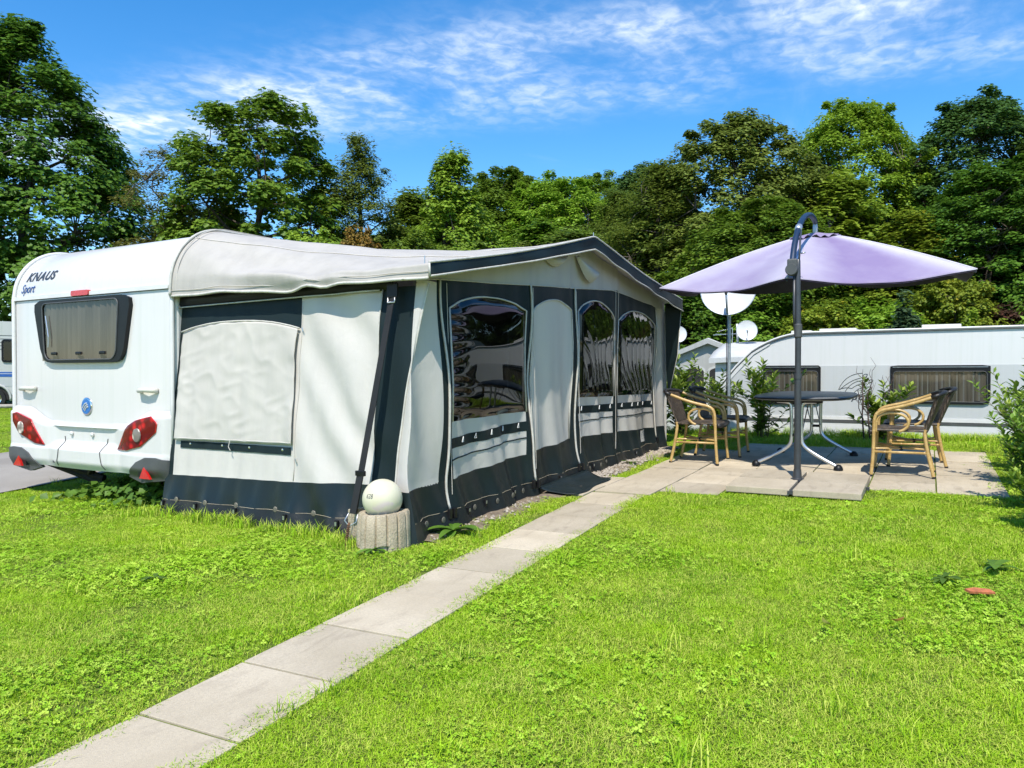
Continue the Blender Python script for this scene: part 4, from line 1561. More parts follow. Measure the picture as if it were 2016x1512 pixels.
P = []
for i in range(15):
    u = i / 14
    P.append([front(xleft(z) + (4.505 - xleft(z)) * u, z) for z in np.linspace(sktop(4.2), 1.91, 46)])
AMB().grid(np.array(P)).build('corner_panel', WHITE, smooth=True)
strip(front, 9.46, 9.93, sktop, ptop, 'corner_panel', WHITE)
# uprights between the windows
for (a, b) in ((4.505, 4.64), (5.845, 5.975), (6.855, 7.035), (7.955, 8.13), (9.325, 9.46)):
    strip(front, a, b, sktop, ptop, 'upright', NAVY)
W3 = [(4.64, 5.845, archf(4.64, 5.845, 1.735, 1.868, 1.80), tab((4.64, 0.893), (5.845, 0.915))),
      (7.035, 7.955, archf(7.035, 7.955, 1.885, 2.02, 1.86), tab((7.035, 1.005), (7.955, 0.995))),
      (8.13, 9.325, archf(8.13, 9.325, 1.860, 2.0, 1.865), tab((8.13, 1.0), (9.325, 0.99)))]


def pane_fn(k):
    nn = vnoise(60 + k)
    def f(x, z, t=0.0):
        x0, x1 = W3[k][0], W3[k][1]
        u = (x - x0) / (x1 - x0)
        # slack only along the seams; the middle is stretched smooth
        dz_ = min(z - W3[k][3](x), W3[k][2](x) - z)
        e_ = max(0.0, min(u * (x1 - x0), (1 - u) * (x1 - x0), dz_))
        kf = math.exp(-(e_ / 0.035) ** 2)
        q = (float(x), YF - float(fold_front(x, z)) * kf - 0.012 * (1 - kf), float(z))
        if k == 0:      # gathers running in from the left seam
            dd = 0.008 * math.exp(-((u) / 0.13) ** 2) * math.sin(z * 60 + 3 * float(nn(z * 5, u * 3))) + 0.016 * math.sin(math.pi * u) * math.sin(math.pi * (z - 0.9) / 0.95)
        else:           # slanting pulls from lower right to upper left
            s_ = u * 1.0 + (z - 1.0) * 0.42 + 0.10 * float(nn(u * 3, z * 3))
            fr_s = (s_ * (6.0 + k)) % 1.0
            ridge = math.exp(-((fr_s - 0.5) / 0.10) ** 2)
            lowz = float(smooth01((1.80 - z) / 0.5))
            dd = 0.0085 * ridge * (0.25 + 0.75 * lowz) * (0.4 + 0.6 * abs(float(nn(math.floor(s_ * (6 + k)) * 3.7, 1.0)))) + 0.014 * math.sin(math.pi * u) * math.sin(math.pi * min(1.0, max(0.0, (z - 1.0) / 0.95)))
        return (q[0], q[1] - dd, q[2])
    return f


for k, (a, b, ar, bo) in enumerate(W3):
    strip(front, a, b, ar, ptop, 'window_header', NAVY)
    o = strip(pane_fn(k), a, b, bo, ar, 'window', M['vinyl'], ns=64, nz_=90)
    st_top = tab((a, bo(a) - 0.125 if k == 0 else bo(a) - 0.09), (b, bo(b) - 0.085))
    st_bot = tab((a, st_top(a) - 0.075), (b, st_top(b) - 0.085))
    strip(front, a, b, st_top, bo, 'window_sill', WHITE)
    cs = strip(front, a, b, st_bot, st_top, 'fastening_strip', NAVY, t=0.002)
    strip(front, a, b, sktop, st_bot, 'lower_panel', WHITE)
    pipe(front, [(a + 0.0, bo(a))] + [(a, ar(a))] + [(a + (b - a) * i / 14, ar(a + (b - a) * i / 14)) for i in range(15)] + [(b, bo(b))], 0.008, sub=3)
    # dark thread line across the lower panel
    lz = tab((a, st_bot(a) - 0.085), (b, st_bot(b) - 0.06))
    pipe(front, [(a, lz(a)), (b, lz(b))], 0.006, 'seam_line', NAVY, 0.001, 20)
    nh = 5 if k != 1 else 3
    for i in range(nh):
        x = a + (b - a) * (0.12 + 0.80 * i / (nh - 1)) + random.uniform(-.02, .02)
        z = st_top(x)
        pts = [front(x - 0.012, z - 0.045, 0.012), front(x, z - 0.005, 0.016), front(x + 0.012, z - 0.045, 0.012), front(x - 0.012, z - 0.045, 0.012)]
        AMB().tube(pts, 0.004, 4).build('hook', M['white_paint'], cs)
# door panel
da, db = 5.975, 6.855
dar = archf(da, db, 1.815, 1.945, 1.88)
strip(front, da, db, dar, ptop, 'door_header', NAVY)
door = strip(front, da, db, sktop, dar, 'door_panel', WHITE)
pipe(front, [(da + 0.004, sktop(da))] + [(da + (db - da) * i / 14, dar(da + (db - da) * i / 14)) for i in range(15)] + [(db - 0.004, sktop(db))], 0.008, sub=4)
# skirt below, then the mud flap
for (a, b) in ((4.085, 4.58), (4.58, 5.91), (5.91, 6.94), (6.94, 8.05), (8.05, 9.40), (9.40, 9.93)):
    strip(front, a, b, seam, sktop, 'skirt', M['skirt'])
    strip(front, a, b, lambda x: gbot(x), seam, 'mud_flap', M['mudwall'])
pipe(front, [(4.09 + 0.5 * i, seam(4.09 + 0.5 * i)) for i in range(12)], 0.0018, 'stitching', M['planter'], 0.001, 6)
# zips with light piping running down the uprights
for x, zb in ((4.565, 0.26), (5.915, 0.30), (6.945, 0.34), (9.43, 0.42)):
    top = ptop(x)
    o = pipe(front, [(x + 0.03 * math.sin(q * 5 + x) * (1 - q), top + (zb - top) * q) for q in np.linspace(0, 1, 15)], 0.011, 'zip', M['piping'], 0.010, 3)
    AMB().tube([front(x + 0.05, top - 0.02, 0.004), front(x + 0.05, zb + 0.1, 0.004)], 0.003, 4).build('zip_edge', M['canvas_cover'], o)
    for dx in (-0.03, 0.03):
        q = front(x + dx, zb - 0.02, 0.02)
        AMB().box(q[0] - 0.018, q[0] + 0.018, q[1] - 0.012, q[1] + 0.012, q[2] - 0.045, q[2] + 0.03, 0.006).build('buckle', M['black_plastic'], o)
for x in (8.045,):
    AMB().tube([front(x - 0.05, ptop(x), 0.003), front(x - 0.05, 0.4, 0.003)], 0.003, 4).build('stitching', M['canvas_cover'])
    AMB().tube([front(x + 0.05, ptop(x), 0.003), front(x + 0.05, 0.4, 0.003)], 0.003, 4).build('stitching', M['canvas_cover'])
# grommets and clips along the foot
for x in (4.30, 4.46, 4.95, 5.25, 5.52, 5.75, 7.2, 7.5, 7.75):
    q = front(x, seam(x) - 0.05, 0.003)
    AMB().lathe([(0.0, -0.006), (0.020, -0.004), (0.024, 0.0)], 10, q, 'y').build('grommet', M['grommet'])
for x in (4.78, 5.10, 5.60, 6.45, 7.35, 8.55):
    q = front(x, seam(x) - 0.035, 0.012)
    c_ = AMB().box(q[0] - 0.013, q[0] + 0.013, q[1] - 0.010, q[1] + 0.010, q[2] - 0.035, q[2] + 0.02, 0.005).build('clip', M['black_plastic'])
    AMB().box(q[0] - 0.007, q[0] + 0.007, q[1] - 0.014, q[1] - 0.009, q[2] - 0.012, q[2] + 0.012).build('clip_tab', M['steel'], c_)
# maker's label on the skirt near the right end
lo = strip(front, 8.87, 9.12, tab((8.87, 0.405), (9.12, 0.405)), tab((8.87, 0.545), (9.12, 0.55)), 'label_patch', M['white_paint'], t=0.006, ns=6, nz_=4)
for zz, ww in ((0.515, 0.06), (0.488, 0.10), (0.470, 0.11), (0.44, 0.08)):
    AMB().add([front(8.995 - ww, zz, 0.010), front(8.995 + ww, zz, 0.010), front(8.995 + ww, zz + 0.011, 0.010), front(8.995 - ww, zz + 0.011, 0.010)], [(0, 1, 2, 3)]).build('label_print', M['logo_blue'], lo)

# gable above the windows
ridge_x = 6.96
fas_top = tab((4.13, 1.985), (6.96, 2.607), (9.985, 2.235))
gab_top = tab((4.05, 1.95), (6.96, 2.565), (10.0, 2.19))
strip(front, 4.22, 9.93, ptop, gab_top, 'gable', M['canvas_gable'], nz_=14, t=0.0)
pipe(front, [(4.09 + i * 0.417, ptop(4.09 + i * 0.417)) for i in range(15)], 0.005, 'piping', M['piping'], 0.004, 3)
# rolled vent flaps in the gable
for (x0, x1, z0, zs) in ((6.12, 6.62, 2.34, 0.09), (6.88, 7.42, 2.40, 0.16)):
    P = []
    for i in range(13):
        u = i / 12
        x = x0 + (x1 - x0) * u
        row = []
        for k in range(7):
            v_ = k / 6
            sag = zs * math.sin(math.pi * u) * v_ + 0.03 * v_
            zt = z0 + (0.06 * u if x0 < 6.8 else 0.03 - 0.10 * u)
            row.append((x, YF - 0.02 - 0.10 * math.sin(math.pi * v_ * 0.9) * (0.4 + 0.6 * math.sin(math.pi * u)), zt - sag))
        P.append(row)
    AMB().grid(np.array(P)).build('vent_flap', M['canvas_gable'], smooth=True)

# side wall towards the camera
sgut = tab((3.0, 1.862), (3.43, 1.852), (5.6, 1.815))
s_skt = tab((3.0, 0.445), (3.43, 0.468), (4.17, 0.432), (5.65, 0.400))
s_seam = tab((3.0, 0.225), (5.65, 0.20))


def sgb(y): return g(4.15, y) - 0.02


YB = 5.64                       # edge at the caravan
strip(side, 5.545, YB, s_skt, sgut, 'edge_panel', NAVY)
blind_top = archf(4.195, 5.545, 1.595, 1.672, 1.600)
strip(side, 4.195, 5.545, blind_top, sgut, 'window_header', NAVY)
strip(side, 4.195, 5.545, const(0.69), blind_top, 'window_backing', WHITE)
strip(side, 4.195, 5.545, s_skt, const(0.69), 'lower_panel', WHITE)
strip(side, 3.425, 4.195, s_skt, sgut, 'plain_panel', WHITE, dens=44)
strip(side, 3.29, 3.425, s_skt, sgut, 'storm_panel', NAVY)
ctop, cbot = 3.02, 3.215        # dark corner panel widens towards the top


def corner_y(z): return cbot + (ctop - cbot) * max(0.0, (z - 0.45)) ** 1.6 / 1.4 ** 1.6


P = []
for i in range(9):
    u = i / 8
    P.append([side(corner_y(z) + (3.29 - corner_y(z)) * u, z) for z in np.linspace(0.44, 1.862, 40)])
AMB().grid(np.array(P)).build('storm_panel', NAVY, smooth=True)
pipe(side, [(corner_y(z), z) for z in np.linspace(0.22, 1.87, 30)], 0.009, sub=2)
# the white front panel wraps round to that edge
P = []
for z in np.linspace(0.44, 1.885, 30):
    a = np.array(side(corner_y(z), z)); b = np.array(front(xleft(z), z))
    P.append([a * (1 - u) + b * u + np.array([-0.012, -0.012, 0]) * math.sin(math.pi * u) for u in np.linspace(0, 1, 6)])
AMB().grid(np.array(P)).build('corner_wrap', WHITE, smooth=True)
P = []
for z in np.linspace(0.06, 0.445, 14):
    a = np.array(side(3.215, z)); b = np.array(front(4.085, z))
    P.append([a * (1 - u) + b * u + np.array([-0.03, -0.03, 0]) * math.sin(math.pi * u) for u in np.linspace(0, 1, 8)])
AMB().grid(np.array(P)).build('skirt', M['skirt'], smooth=True)
for (a, b) in ((3.215, 4.17), (4.17, YB)):
    strip(side, a, b, s_seam, s_skt, 'skirt', M['skirt'])
    strip(side, a, b, lambda y: sgb(y), s_seam, 'mud_flap', M['mudwall'])
pipe(side, [(3.22 + 0.4 * i, s_seam(3.22 + 0.4 * i)) for i in range(7)], 0.0018, 'stitching', M['planter'], 0.001, 6)
pipe(side, [(3.425, 0.44), (3.425, 1.85)], 0.006, sub=14)
pipe(side, [(4.185, 0.44), (4.185, 1.80)], 0.004, 'stitching', M['canvas_cover'], 0.002, 14)
pipe(side, [(5.545 - 1.35 * i / 14, blind_top(5.545 - 1.35 * i / 14)) for i in range(15)], 0.007, sub=2, t=0.022)
# canvas cover hanging over the side window
def cover(y, z, t=0.0):
    q = side(y, z)
    return (q[0] - 0.018 - 0.010 * float(nC(y * 2, z * 2)) - 0.0032 * (1 - 2 * abs(float(nA((y + 0.5 * z) * 3.5, (z - 0.35 * y) * 6)))) - 0.003 * (1 - 2 * abs(float(nB((y - 0.6 * z) * 7, (z + 0.3 * y) * 12)))) - 0.012 * (1.66 - z), y + 0.010 * math.sin(z * 6), z)


cov = strip(cover, 4.205, 5.535, tab((4.205, 0.712), (5.535, 0.700)), lambda y: blind_top(y) - 0.008, 'window_cover', M['canvas_cover'], dens=70)
solid(cov, 0.003)
pipe(cover, [(4.21, 0.725), (5.53, 0.712)], 0.005, 'hem', M['canvas_cover'], sub=20)
fs = strip(side, 4.215, 5.46, const(0.632), const(0.690), 'fastening_strip', NAVY, t=0.008)
for y in (4.30, 4.66, 4.98, 5.34):
    q = side(y, 0.668, 0.012)
    AMB().lathe([(0.0, -0.004), (0.009, -0.003), (0.011, 0.0)], 10, q, 'x').build('stud', M['chrome'], fs)
AMB().tube([(side(4.84, 0.72)[0] - 0.05, 4.84, 0.73), (side(4.85, 0.68)[0] - 0.055, 4.85, 0.67), (side(4.83, 0.65)[0] - 0.05, 4.835, 0.64)], 0.004, 4).build('cord', M['canvas_cover'])
for y, z in ((4.18, 1.59), (4.17, 0.60)):
    q = side(y, z, 0.01)
    AMB().tube([q, (q[0] - 0.01, q[1] - 0.012, q[2] + 0.008), (q[0] - 0.008, q[1] - 0.02, q[2] - 0.02)], 0.005, 4).build('toggle', M['steel'])
for y in (3.55, 3.95, 4.33, 4.75, 5.08, 5.44):
    q = side(y, s_seam(y) + 0.005, 0.003)
    AMB().lathe([(0.0, -0.006), (0.020, -0.004), (0.024, 0.0)], 10, q, 'x').build('grommet', M['grommet'])
for y in (3.67, 4.18, 4.74, 5.22, 5.60):
    q = side(y, s_seam(y) - 0.035, 0.012)
    c_ = AMB().box(q[0] - 0.010, q[0] + 0.010, q[1] - 0.016, q[1] + 0.016, q[2] - 0.04, q[2] + 0.025, 0.005).build('clip', M['black_plastic'])
    AMB().box(q[0] - 0.014, q[0] - 0.009, q[1] - 0.008, q[1] + 0.008, q[2] - 0.016, q[2] + 0.014).build('clip_tab', M['steel'], c_)
# dark gutter band under the roof hem
P = [[(side(y, sgut(y))[0] - dx, y, sgut(y) + dz) for (dx, dz) in ((0.0, -0.01), (0.03, 0.02), (0.02, 0.08))] for y in np.linspace(3.30, 5.62, 20)]
AMB().grid(np.array(P)).build('gutter_band', M['black_plastic'], smooth=True)
pipe(lambda y, z, t: (side(y, z)[0] - 0.034, y, z), [(3.43, sgut(3.43) - 0.008), (5.62, sgut(5.62) - 0.006)], 0.006, sub=16)
# right-hand side wall and rear, closing the room
P = [[(9.93 - 0.0 + 0.05 * math.sin(y * 5), y, z) for z in np.linspace(0.2, 2.1, 8)] for y in np.linspace(YF, 5.58, 10)]
AMB().grid(np.array(P)).build('end_wall', M['canvas_gable'], smooth=True)
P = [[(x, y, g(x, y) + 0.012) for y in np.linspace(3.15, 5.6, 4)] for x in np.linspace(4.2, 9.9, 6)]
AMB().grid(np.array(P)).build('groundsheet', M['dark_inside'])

# roof: from the caravan's rail forward to the gable
def rail_curve(t):
    """along the caravan: up the rear corner, over the roof, down the front"""
    if t < 0.30:
        q = t / 0.30
        if q < 0.15: return np.array([4.155, 5.60, 1.90 + 0.085 * q / 0.15])
        th = (q - 0.15) / 0.85 * math.pi / 2
        return np.array([XR - 0.022 + 0.54 * (1 - math.cos(th)), 5.60, 1.985 + 0.545 * math.sin(th)])
    if t < 0.85:
        q = (t - 0.30) / 0.55
        return np.array([4.70 + 4.7 * q, 5.60, 2.53 + 0.02 * math.sin(math.pi * q)])
    q = (t - 0.85) / 0.15
    return np.array([9.4 + 0.6 * q, 5.60, 2.53 - 0.55 * q * q])


def gable_curve(t):
    if t < 0.08:
        q = t / 0.08
        return np.array([4.125 + 0.005 * q, 2.925, 1.888 + 0.10 * q])
    if t < 0.56:
        q = (t - 0.08) / 0.48
        return np.array([4.13 + (6.96 - 4.13) * q, 2.925, 1.988 + 0.622 * q - 0.03 * math.sin(math.pi * q)])
    q = (t - 0.56) / 0.44
    return np.array([6.96 + (9.99 - 6.96) * q, 2.925, 2.61 - 0.372 * q - 0.02 * math.sin(math.pi * q)])


P = []
NT_, NV = 120, 44
for i in range(NT_ + 1):
    t = (i / NT_)
    a, b = rail_curve(t), gable_curve(t)
    row = []
    for k in range(NV + 1):
        v_ = k / NV
        # the cloth stays high by the caravan, then dips before the gable
        vv = v_
        p = a * (1 - vv) + b * vv
        sag = 0.055 * math.sin(math.pi * v_) * (1.0 if t > 0.10 else t / 0.10)
        wr = 0.016 * math.sin((t * 60 + v_ * 9) + 2 * float(nA(t * 12, v_ * 3))) * math.sin(math.pi * v_) * (1 - 0.6 * v_)
        wr += 0.012 * math.sin(v_ * 26 + t * 30 + 3 * float(nA(t * 6, v_ * 4))) * math.sin(math.pi * v_) * max(0.0, 1 - t / 0.35)
        wr += 0.008 * float(nB(t * 25, v_ * 8)) * math.sin(math.pi * v_)
        p = p + np.array([-wr if t < 0.2 else 0, 0, -sag + wr])
        row.append(p)
    P.append(row)
P = np.array(P)
roof = AMB().grid(P).build('roof', M['roof_canvas'], smooth=True)
AMB().tube(P[0], 0.011, 5).build('hem', M['piping'], roof, smooth=True)
AMB().tube(P[0] + np.array([-0.004, 0, 0.045]), 0.003, 4).build('hem_stitching', M['canvas_cover'], roof, smooth=True)
railp = [rail_curve(t) + np.array([-0.008, -0.012, 0.006]) for t in np.linspace(0, 0.9, 60)]
AMB().tube(railp, 0.013, 6).build('rail_bead', M['piping'], roof, smooth=True)
AMB().tube([q + np.array([0.01, -0.06, 0.003]) for q in railp[:-6]], 0.004, 4).build('seam', M['canvas_cover'], roof, smooth=True)
# long seams across the roof
for t in (0.20, 0.40, 0.56, 0.75):
    i = int(t * NT_)
    AMB().tube(P[i] + np.array([0, 0, 0.004]), 0.005, 4).build('seam', M['canvas_cover'], roof, smooth=True)
# fascia of the gable
fb = tab((4.13, 1.900), (5.6, 2.19), (6.96, 2.485), (8.5, 2.265), (9.985, 2.085))
P2 = []
xs_ = np.linspace(4.125, 9.99, 90)
for x in xs_:
    z1 = float(np.interp(x, [gable_curve(t)[0] for t in np.linspace(0.08, 1, 60)], [gable_curve(t)[2] for t in np.linspace(0.08, 1, 60)]))
    z0 = fb(x)
    P2.append([(x, 2.918 - 0.010 * math.sin(x * 9) * k / 5 - 0.01 * k / 5 + 0.008 * float(nA(x * 2, k * 0.3)), z1 + (z0 - z1) * k / 5) for k in range(6)])
P2 = np.array(P2)
fas = AMB().grid(P2).build('fascia', NAVY, smooth=True)
solid(fas, 0.004)
AMB().tube(P2[:, 5], 0.008, 5).build('piping', M['piping'], fas, smooth=True)
AMB().tube(P2[:, 0] + np.array([0, 0, 0.006]), 0.009, 5).build('piping', M['piping'], fas, smooth=True)
AMB().tube([P2[0, 0], P2[0, 5]], 0.008, 5).build('piping', M['piping'], fas, smooth=True)
# soffit cloth between fascia and gable wall
P3 = [[(x, 2.93, fb(x) + 0.05), (x, YF - float(fold_front(x, gab_top(x))), gab_top(x) - 0.005)] for x in xs_]
# storm flap hanging at the right end
v = [(9.985, 2.92, 2.22), (9.70, 3.06, 2.16), (9.80, 3.07, 1.3), (9.93, 3.08, 0.95), (9.97, 2.97, 1.5)]
fl_ = AMB().add(v, [(0, 1, 2, 4), (2, 3, 4)]).build('storm_flap', NAVY)
solid(fl_, 0.004)
AMB().tube([v[0], v[4], v[3]], 0.008, 5).build('piping', M['piping'], fl_, smooth=True)
# pole tips that poke through at the ridge and the corner
for p in ((6.96, 2.93, 2.60), (4.16, 2.98, 1.99)):
    AMB().tube([p, (p[0], p[1], p[2] + 0.055)], 0.004, 5).build('pole_tip', M['steel'])
# frame poles inside
fr_ = AMB()
for x in (4.35, 7.0, 9.75):
    fr_.tube([(x, 3.2, g(x, 3.2)), (x, 3.2, gab_top(x) - 0.02)], 0.014, 6)
fr_.tube([(4.3, 3.2, 1.95), (7.0, 3.2, 2.53), (9.8, 3.2, 2.15)], 0.014, 6)
fr_.build('frame', M['steel'], smooth=True)

# ================================================================== by the awning corner
sp = empty('storm_strap', (3.90, 3.40, g(3.9, 3.4)))
tag(sp, 'black storm strap running from the awning corner down to a rusty peg', 'strap')
SO = Vector(sp.location)


def rel(v, O): return [(a - O.x, b - O.y, c - O.z) for a, b, c in v]


def ribbon(a, b, w, wdir, th, name, mat, parent, O, n=12, sag=0.0):
    a, b, wd = Vector(a), Vector(b), Vector(wdir).normalized()
    nn = (b - a).cross(wd).normalized()
    m = MB()
    P = []
    for i in range(n + 1):
        u = i / n
        c = a.lerp(b, u) + nn * sag * math.sin(math.pi * u)
        P.append([c - wd * w / 2 + nn * th, c + wd * w / 2 + nn * th, c + wd * w / 2 - nn * th, c - wd * w / 2 - nn * th, c - wd * w / 2 + nn * th])
    m.grid(np.array([[tuple(q) for q in r_] for r_ in P]))
    m.v = rel(m.v, O)
    return m.build(name, mat, parent)


s_top = (4.205, 3.27, 1.885); s_bot = (3.93, 3.405, 0.30)
ribbon(s_top, s_bot, 0.058, (0.15, 1, 0), 0.0025, 'webbing', M['black_strap'], sp, SO)
mid = Vector(s_top).lerp(Vector(s_bot), 0.83)
ribbon(mid + Vector((-0.006, 0, 0)), Vector(s_bot) + Vector((-0.012, 0.0, 0.0)), 0.062, (0.15, 1, 0), 0.003, 'webbing_loop', M['black_strap'], sp, SO)
m = MB(); q = Vector(s_top).lerp(Vector(s_bot), 0.035)
m.box(q.x - 0.016, q.x + 0.004, q.y - 0.045, q.y + 0.045, q.z - 0.05, q.z + 0.05, 0.006); m.v = rel(m.v, SO)
m.build('buckle', M['black_plastic'], sp)
m = MB(); m.tube([(q.x - 0.02, q.y - 0.03, q.z - 0.05), (q.x - 0.022, q.y - 0.03, q.z - 0.085), (q.x - 0.022, q.y + 0.03, q.z - 0.085), (q.x - 0.02, q.y + 0.03, q.z - 0.05)], 0.006, 6); m.v = rel(m.v, SO)
m.build('buckle_bar', M['steel'], sp, smooth=True)
m = MB(); m.box(mid.x - 0.016, mid.x + 0.006, mid.y - 0.040, mid.y + 0.040, mid.z - 0.018, mid.z + 0.018, 0.005); m.v = rel(m.v, SO)
m.build('slider', M['black_plastic'], sp)
m = MB()
m.tube([(3.925, 3.445, 0.30), (3.91, 3.47, 0.25), (3.905, 3.425, 0.215), (3.92, 3.375, 0.245), (3.93, 3.37, 0.30)], 0.005, 6); m.v = rel(m.v, SO)
m.build('wire_hook', M['steel'], sp, smooth=True)
m = MB()
pts = [(3.908 - 0.03 * t + 0.010 * math.cos(t * 60), 3.428 + 0.010 * math.sin(t * 60), 0.23 - 0.115 * t) for t in np.linspace(0, 1, 90)]
m.tube(pts, 0.0035, 4); m.tube([(3.91, 3.43, 0.24), (3.87, 3.43, 0.05)], 0.008, 6); m.v = rel(m.v, SO)
m.build('spring_and_peg', M['rust'], sp, smooth=True)

# concrete planting ring with a notch, holding the globe lamp
pc = (3.965, 3.185)
pz = g(*pc)
pl = empty('planting_ring', (pc[0], pc[1], pz))
tag(pl, 'round grooved concrete planting ring at the awning corner, holding the globe', 'planter')


def ring_r(a, R0):
    """outline radius: scalloped vertical grooves and one hollow side"""
    d = (a - R(140) + math.pi) % (2 * math.pi) - math.pi
    hollow = 0.045 * math.exp(-(d / 0.33) ** 2)
    k = (a * 15 / (2 * math.pi)) % 1.0
    groove = 0.015 * math.exp(-((k - 0.5) / 0.075) ** 2)
    return R0 - hollow - groove


N = 300
tilt = lambda x, y: -0.06 * y + 0.03 * x
P = []
for (R0, z) in ((0.190, -0.05), (0.186, 0.10), (0.178, 0.225), (0.168, 0.238), (0.135, 0.238), (0.128, 0.225), (0.125, 0.05)):
    P.append([(ring_r(2 * math.pi * k / N, R0) * math.cos(2 * math.pi * k / N), ring_r(2 * math.pi * k / N, R0) * math.sin(2 * math.pi * k / N),
               z + (tilt(R0 * math.cos(2 * math.pi * k / N), R0 * math.sin(2 * math.pi * k / N)) if z > 0 else 0)) for k in range(N + 1)])
MB().grid(np.array(P)).build('ring', M['planter'], pl, smooth=True, angle=50)
MB().lathe([(0.0, 0.06), (0.126, 0.055)], 20).build('fill', M['soil'], pl)
# a second concrete piece leaning behind
m = MB()
for k in range(3):
    a = R(100 + 16 * k)
    m.box(-0.05 + k * 0.045, -0.008 + k * 0.045, -0.04, 0.04, -0.05, 0.235 - 0.01 * k, 0.008)
po = m.build('palisade_stones', M['planter'])
po.location = (4.02, 3.44, pz); po.rotation_euler = (0, 0, R(70))
tag(po, 'grey concrete edging stone half hidden behind the planting ring', 'stone')

gc = (pc[0] - 0.01, pc[1] - 0.005, pz + 0.322)
gl = empty('globe_lamp', gc)
tag(gl, 'round yellowed white globe lamp sitting in the concrete planting ring', 'lamp')
m = MB()
m.lathe([(0.0, -0.133)] + [(0.133 * math.sin(R(a)), -0.133 * math.cos(R(a))) for a in range(6, 180, 6)] + [(0.0, 0.133)], 48)
m.build('globe', M['globe'], gl, smooth=True)
# house number on the left cheek of the globe
ga0 = math.atan2(-gc[1], -gc[0])            # towards the camera


def on_globe(a, b, t):
    az = ga0 - R(52) + a / 0.133
    el = R(9) + b / 0.133
    r_ = 0.1335 + t
    return (r_ * math.cos(el) * math.cos(az), r_ * math.cos(el) * math.sin(az), r_ * math.sin(el))


text_mesh('house_number', '628', 0.045, on_globe, M['logo_grey'], gl, 0.0, 0.1, 0.0006, 1.1, 0.75)
MB().lathe([(0.0, -0.2), (0.05, -0.2), (0.05, -0.125), (0.0, -0.125)], 16).build('neck', M['black_plastic'], gl)

# dark mat in front of the door
P = []
nm = vnoise(88)
for i in range(19):
    u = i / 18
    row = []
    for k in range(13):
        v_ = k / 12
        x = 5.97 + 1.10 * u + 0.16 * v_ * (1 - u)
        y = 3.04 - (0.36 + 0.03 * math.sin(u * 9)) * v_ * (0.70 + 0.30 * (1 - u) if u > 0.5 else 0.85)
        row.append((x, y, g(x, y) + 0.024 + 0.07 * (1 - v_) ** 3 + 0.010 * float(nm(x * 6, y * 8))))
    P.append(row)
mat_ = MB().grid(np.array(P)).build('ground_mat', M['skirt'], smooth=True)
solid(mat_, 0.004)
tag(mat_, 'dark vinyl ground mat spread on the slabs before the awning door', 'mat')

# strip of loose earth and gravel along the awning foot
P = []
for x in np.linspace(4.15, 9.8, 90):
    P.append([(x, y + 0.05 * float(nm(x * 3, 2)), g(x, y) + 0.020 * max(0, 1 - ((y - 2.98) / 0.17) ** 2) + 0.012 * float(nm(x * 9, y * 9))) for y in np.linspace(2.80, 3.14, 9)])
so = MB().grid(np.array(P)).build('earth_strip', M['soil'], smooth=True)
tag(so, 'bare strip of earth along the foot of the awning', kind='structure')
rr = np.random.default_rng(5)
m = MB()
for i in range(1500):
    x = rr.choice([rr.uniform(7.05, 9.7), rr.uniform(4.2, 6.0)], p=[0.93, 0.07]); y = rr.normal(2.97, 0.06)
    s = rr.uniform(0.006, 0.020)
    z = g(x, y) + 0.018
    d = rr.normal(size=(6, 3)) * 0.25 + np.array([(1, 0, 0), (-1, 0, 0), (0, 1, 0), (0, -1, 0), (0, 0, 0.8), (0, 0, -0.8)])
    m.add(d * s + np.array([x, y, z]), [(0, 2, 4), (2, 1, 4), (1, 3, 4), (3, 0, 4), (2, 0, 5), (1, 2, 5), (3, 1, 5), (0, 3, 5)])
gv = m.build('gravel', M['gravel'], fix=False)
tag(gv, 'pale gravel chips along the foot of the awning', 'gravel', kind='stuff')

# ================================================================== parasol
PB = Vector((7.376, 1.06, g(7.376, 1.06)))
pa = empty('parasol', PB)
tag(pa, 'cantilever parasol with faded purple canopy on a grey pole', 'parasol')
# foot: crossed flat bars under the loose slabs, and the socket
for rz in (0, 90):
    o = MB().box(-0.58, 0.58, -0.022, 0.022, 0.018, 0.045).build('foot_bar', M['anthracite'], pa)
    o.rotation_euler = (0, 0, R(rz)); o.location = (-0.045 if rz == 0 else -0.055, -0.03, 0.0)
MB().lathe([(0.062, 0.03), (0.062, 0.075), (0.040, 0.085), (0.034, 0.16)], 18).build('socket', M['anthracite'], pa, smooth=True, angle=40)
MB().tube([(0, 0, 0.05), (0, 0, 1.02)], 0.031, 16).build('lower_pole', M['anthracite'], pa, smooth=True, angle=40)
MB().lathe([(0.031, 1.00), (0.036, 1.0), (0.036, 1.05), (0.031, 1.05)], 16).build('collar', M['anthracite'], pa, smooth=True, angle=40)
MB().tube([(0, 0, 1.02), (0, 0, 1.42), (-0.0, 0.003, 1.78), (0, 0.006, 2.05), (0.02, 0.006, 2.10)], [0.027, 0.027, 0.025, 0.024, 0.020], 14).build('upper_pole', M['anthracite'], pa, smooth=True, angle=40)
MB().lathe([(0.027, 1.38), (0.036, 1.39), (0.036, 1.50), (0.027, 1.51)], 16).build('slide_collar', M['grey_plastic'], pa, smooth=True, angle=40)
APX = Vector((9.09, 1.13, 2.83)) - PB
dirA = Vector((APX.x, APX.y, 0)).normalized()
side_d = Vector((-dirA.y, dirA.x, 0))
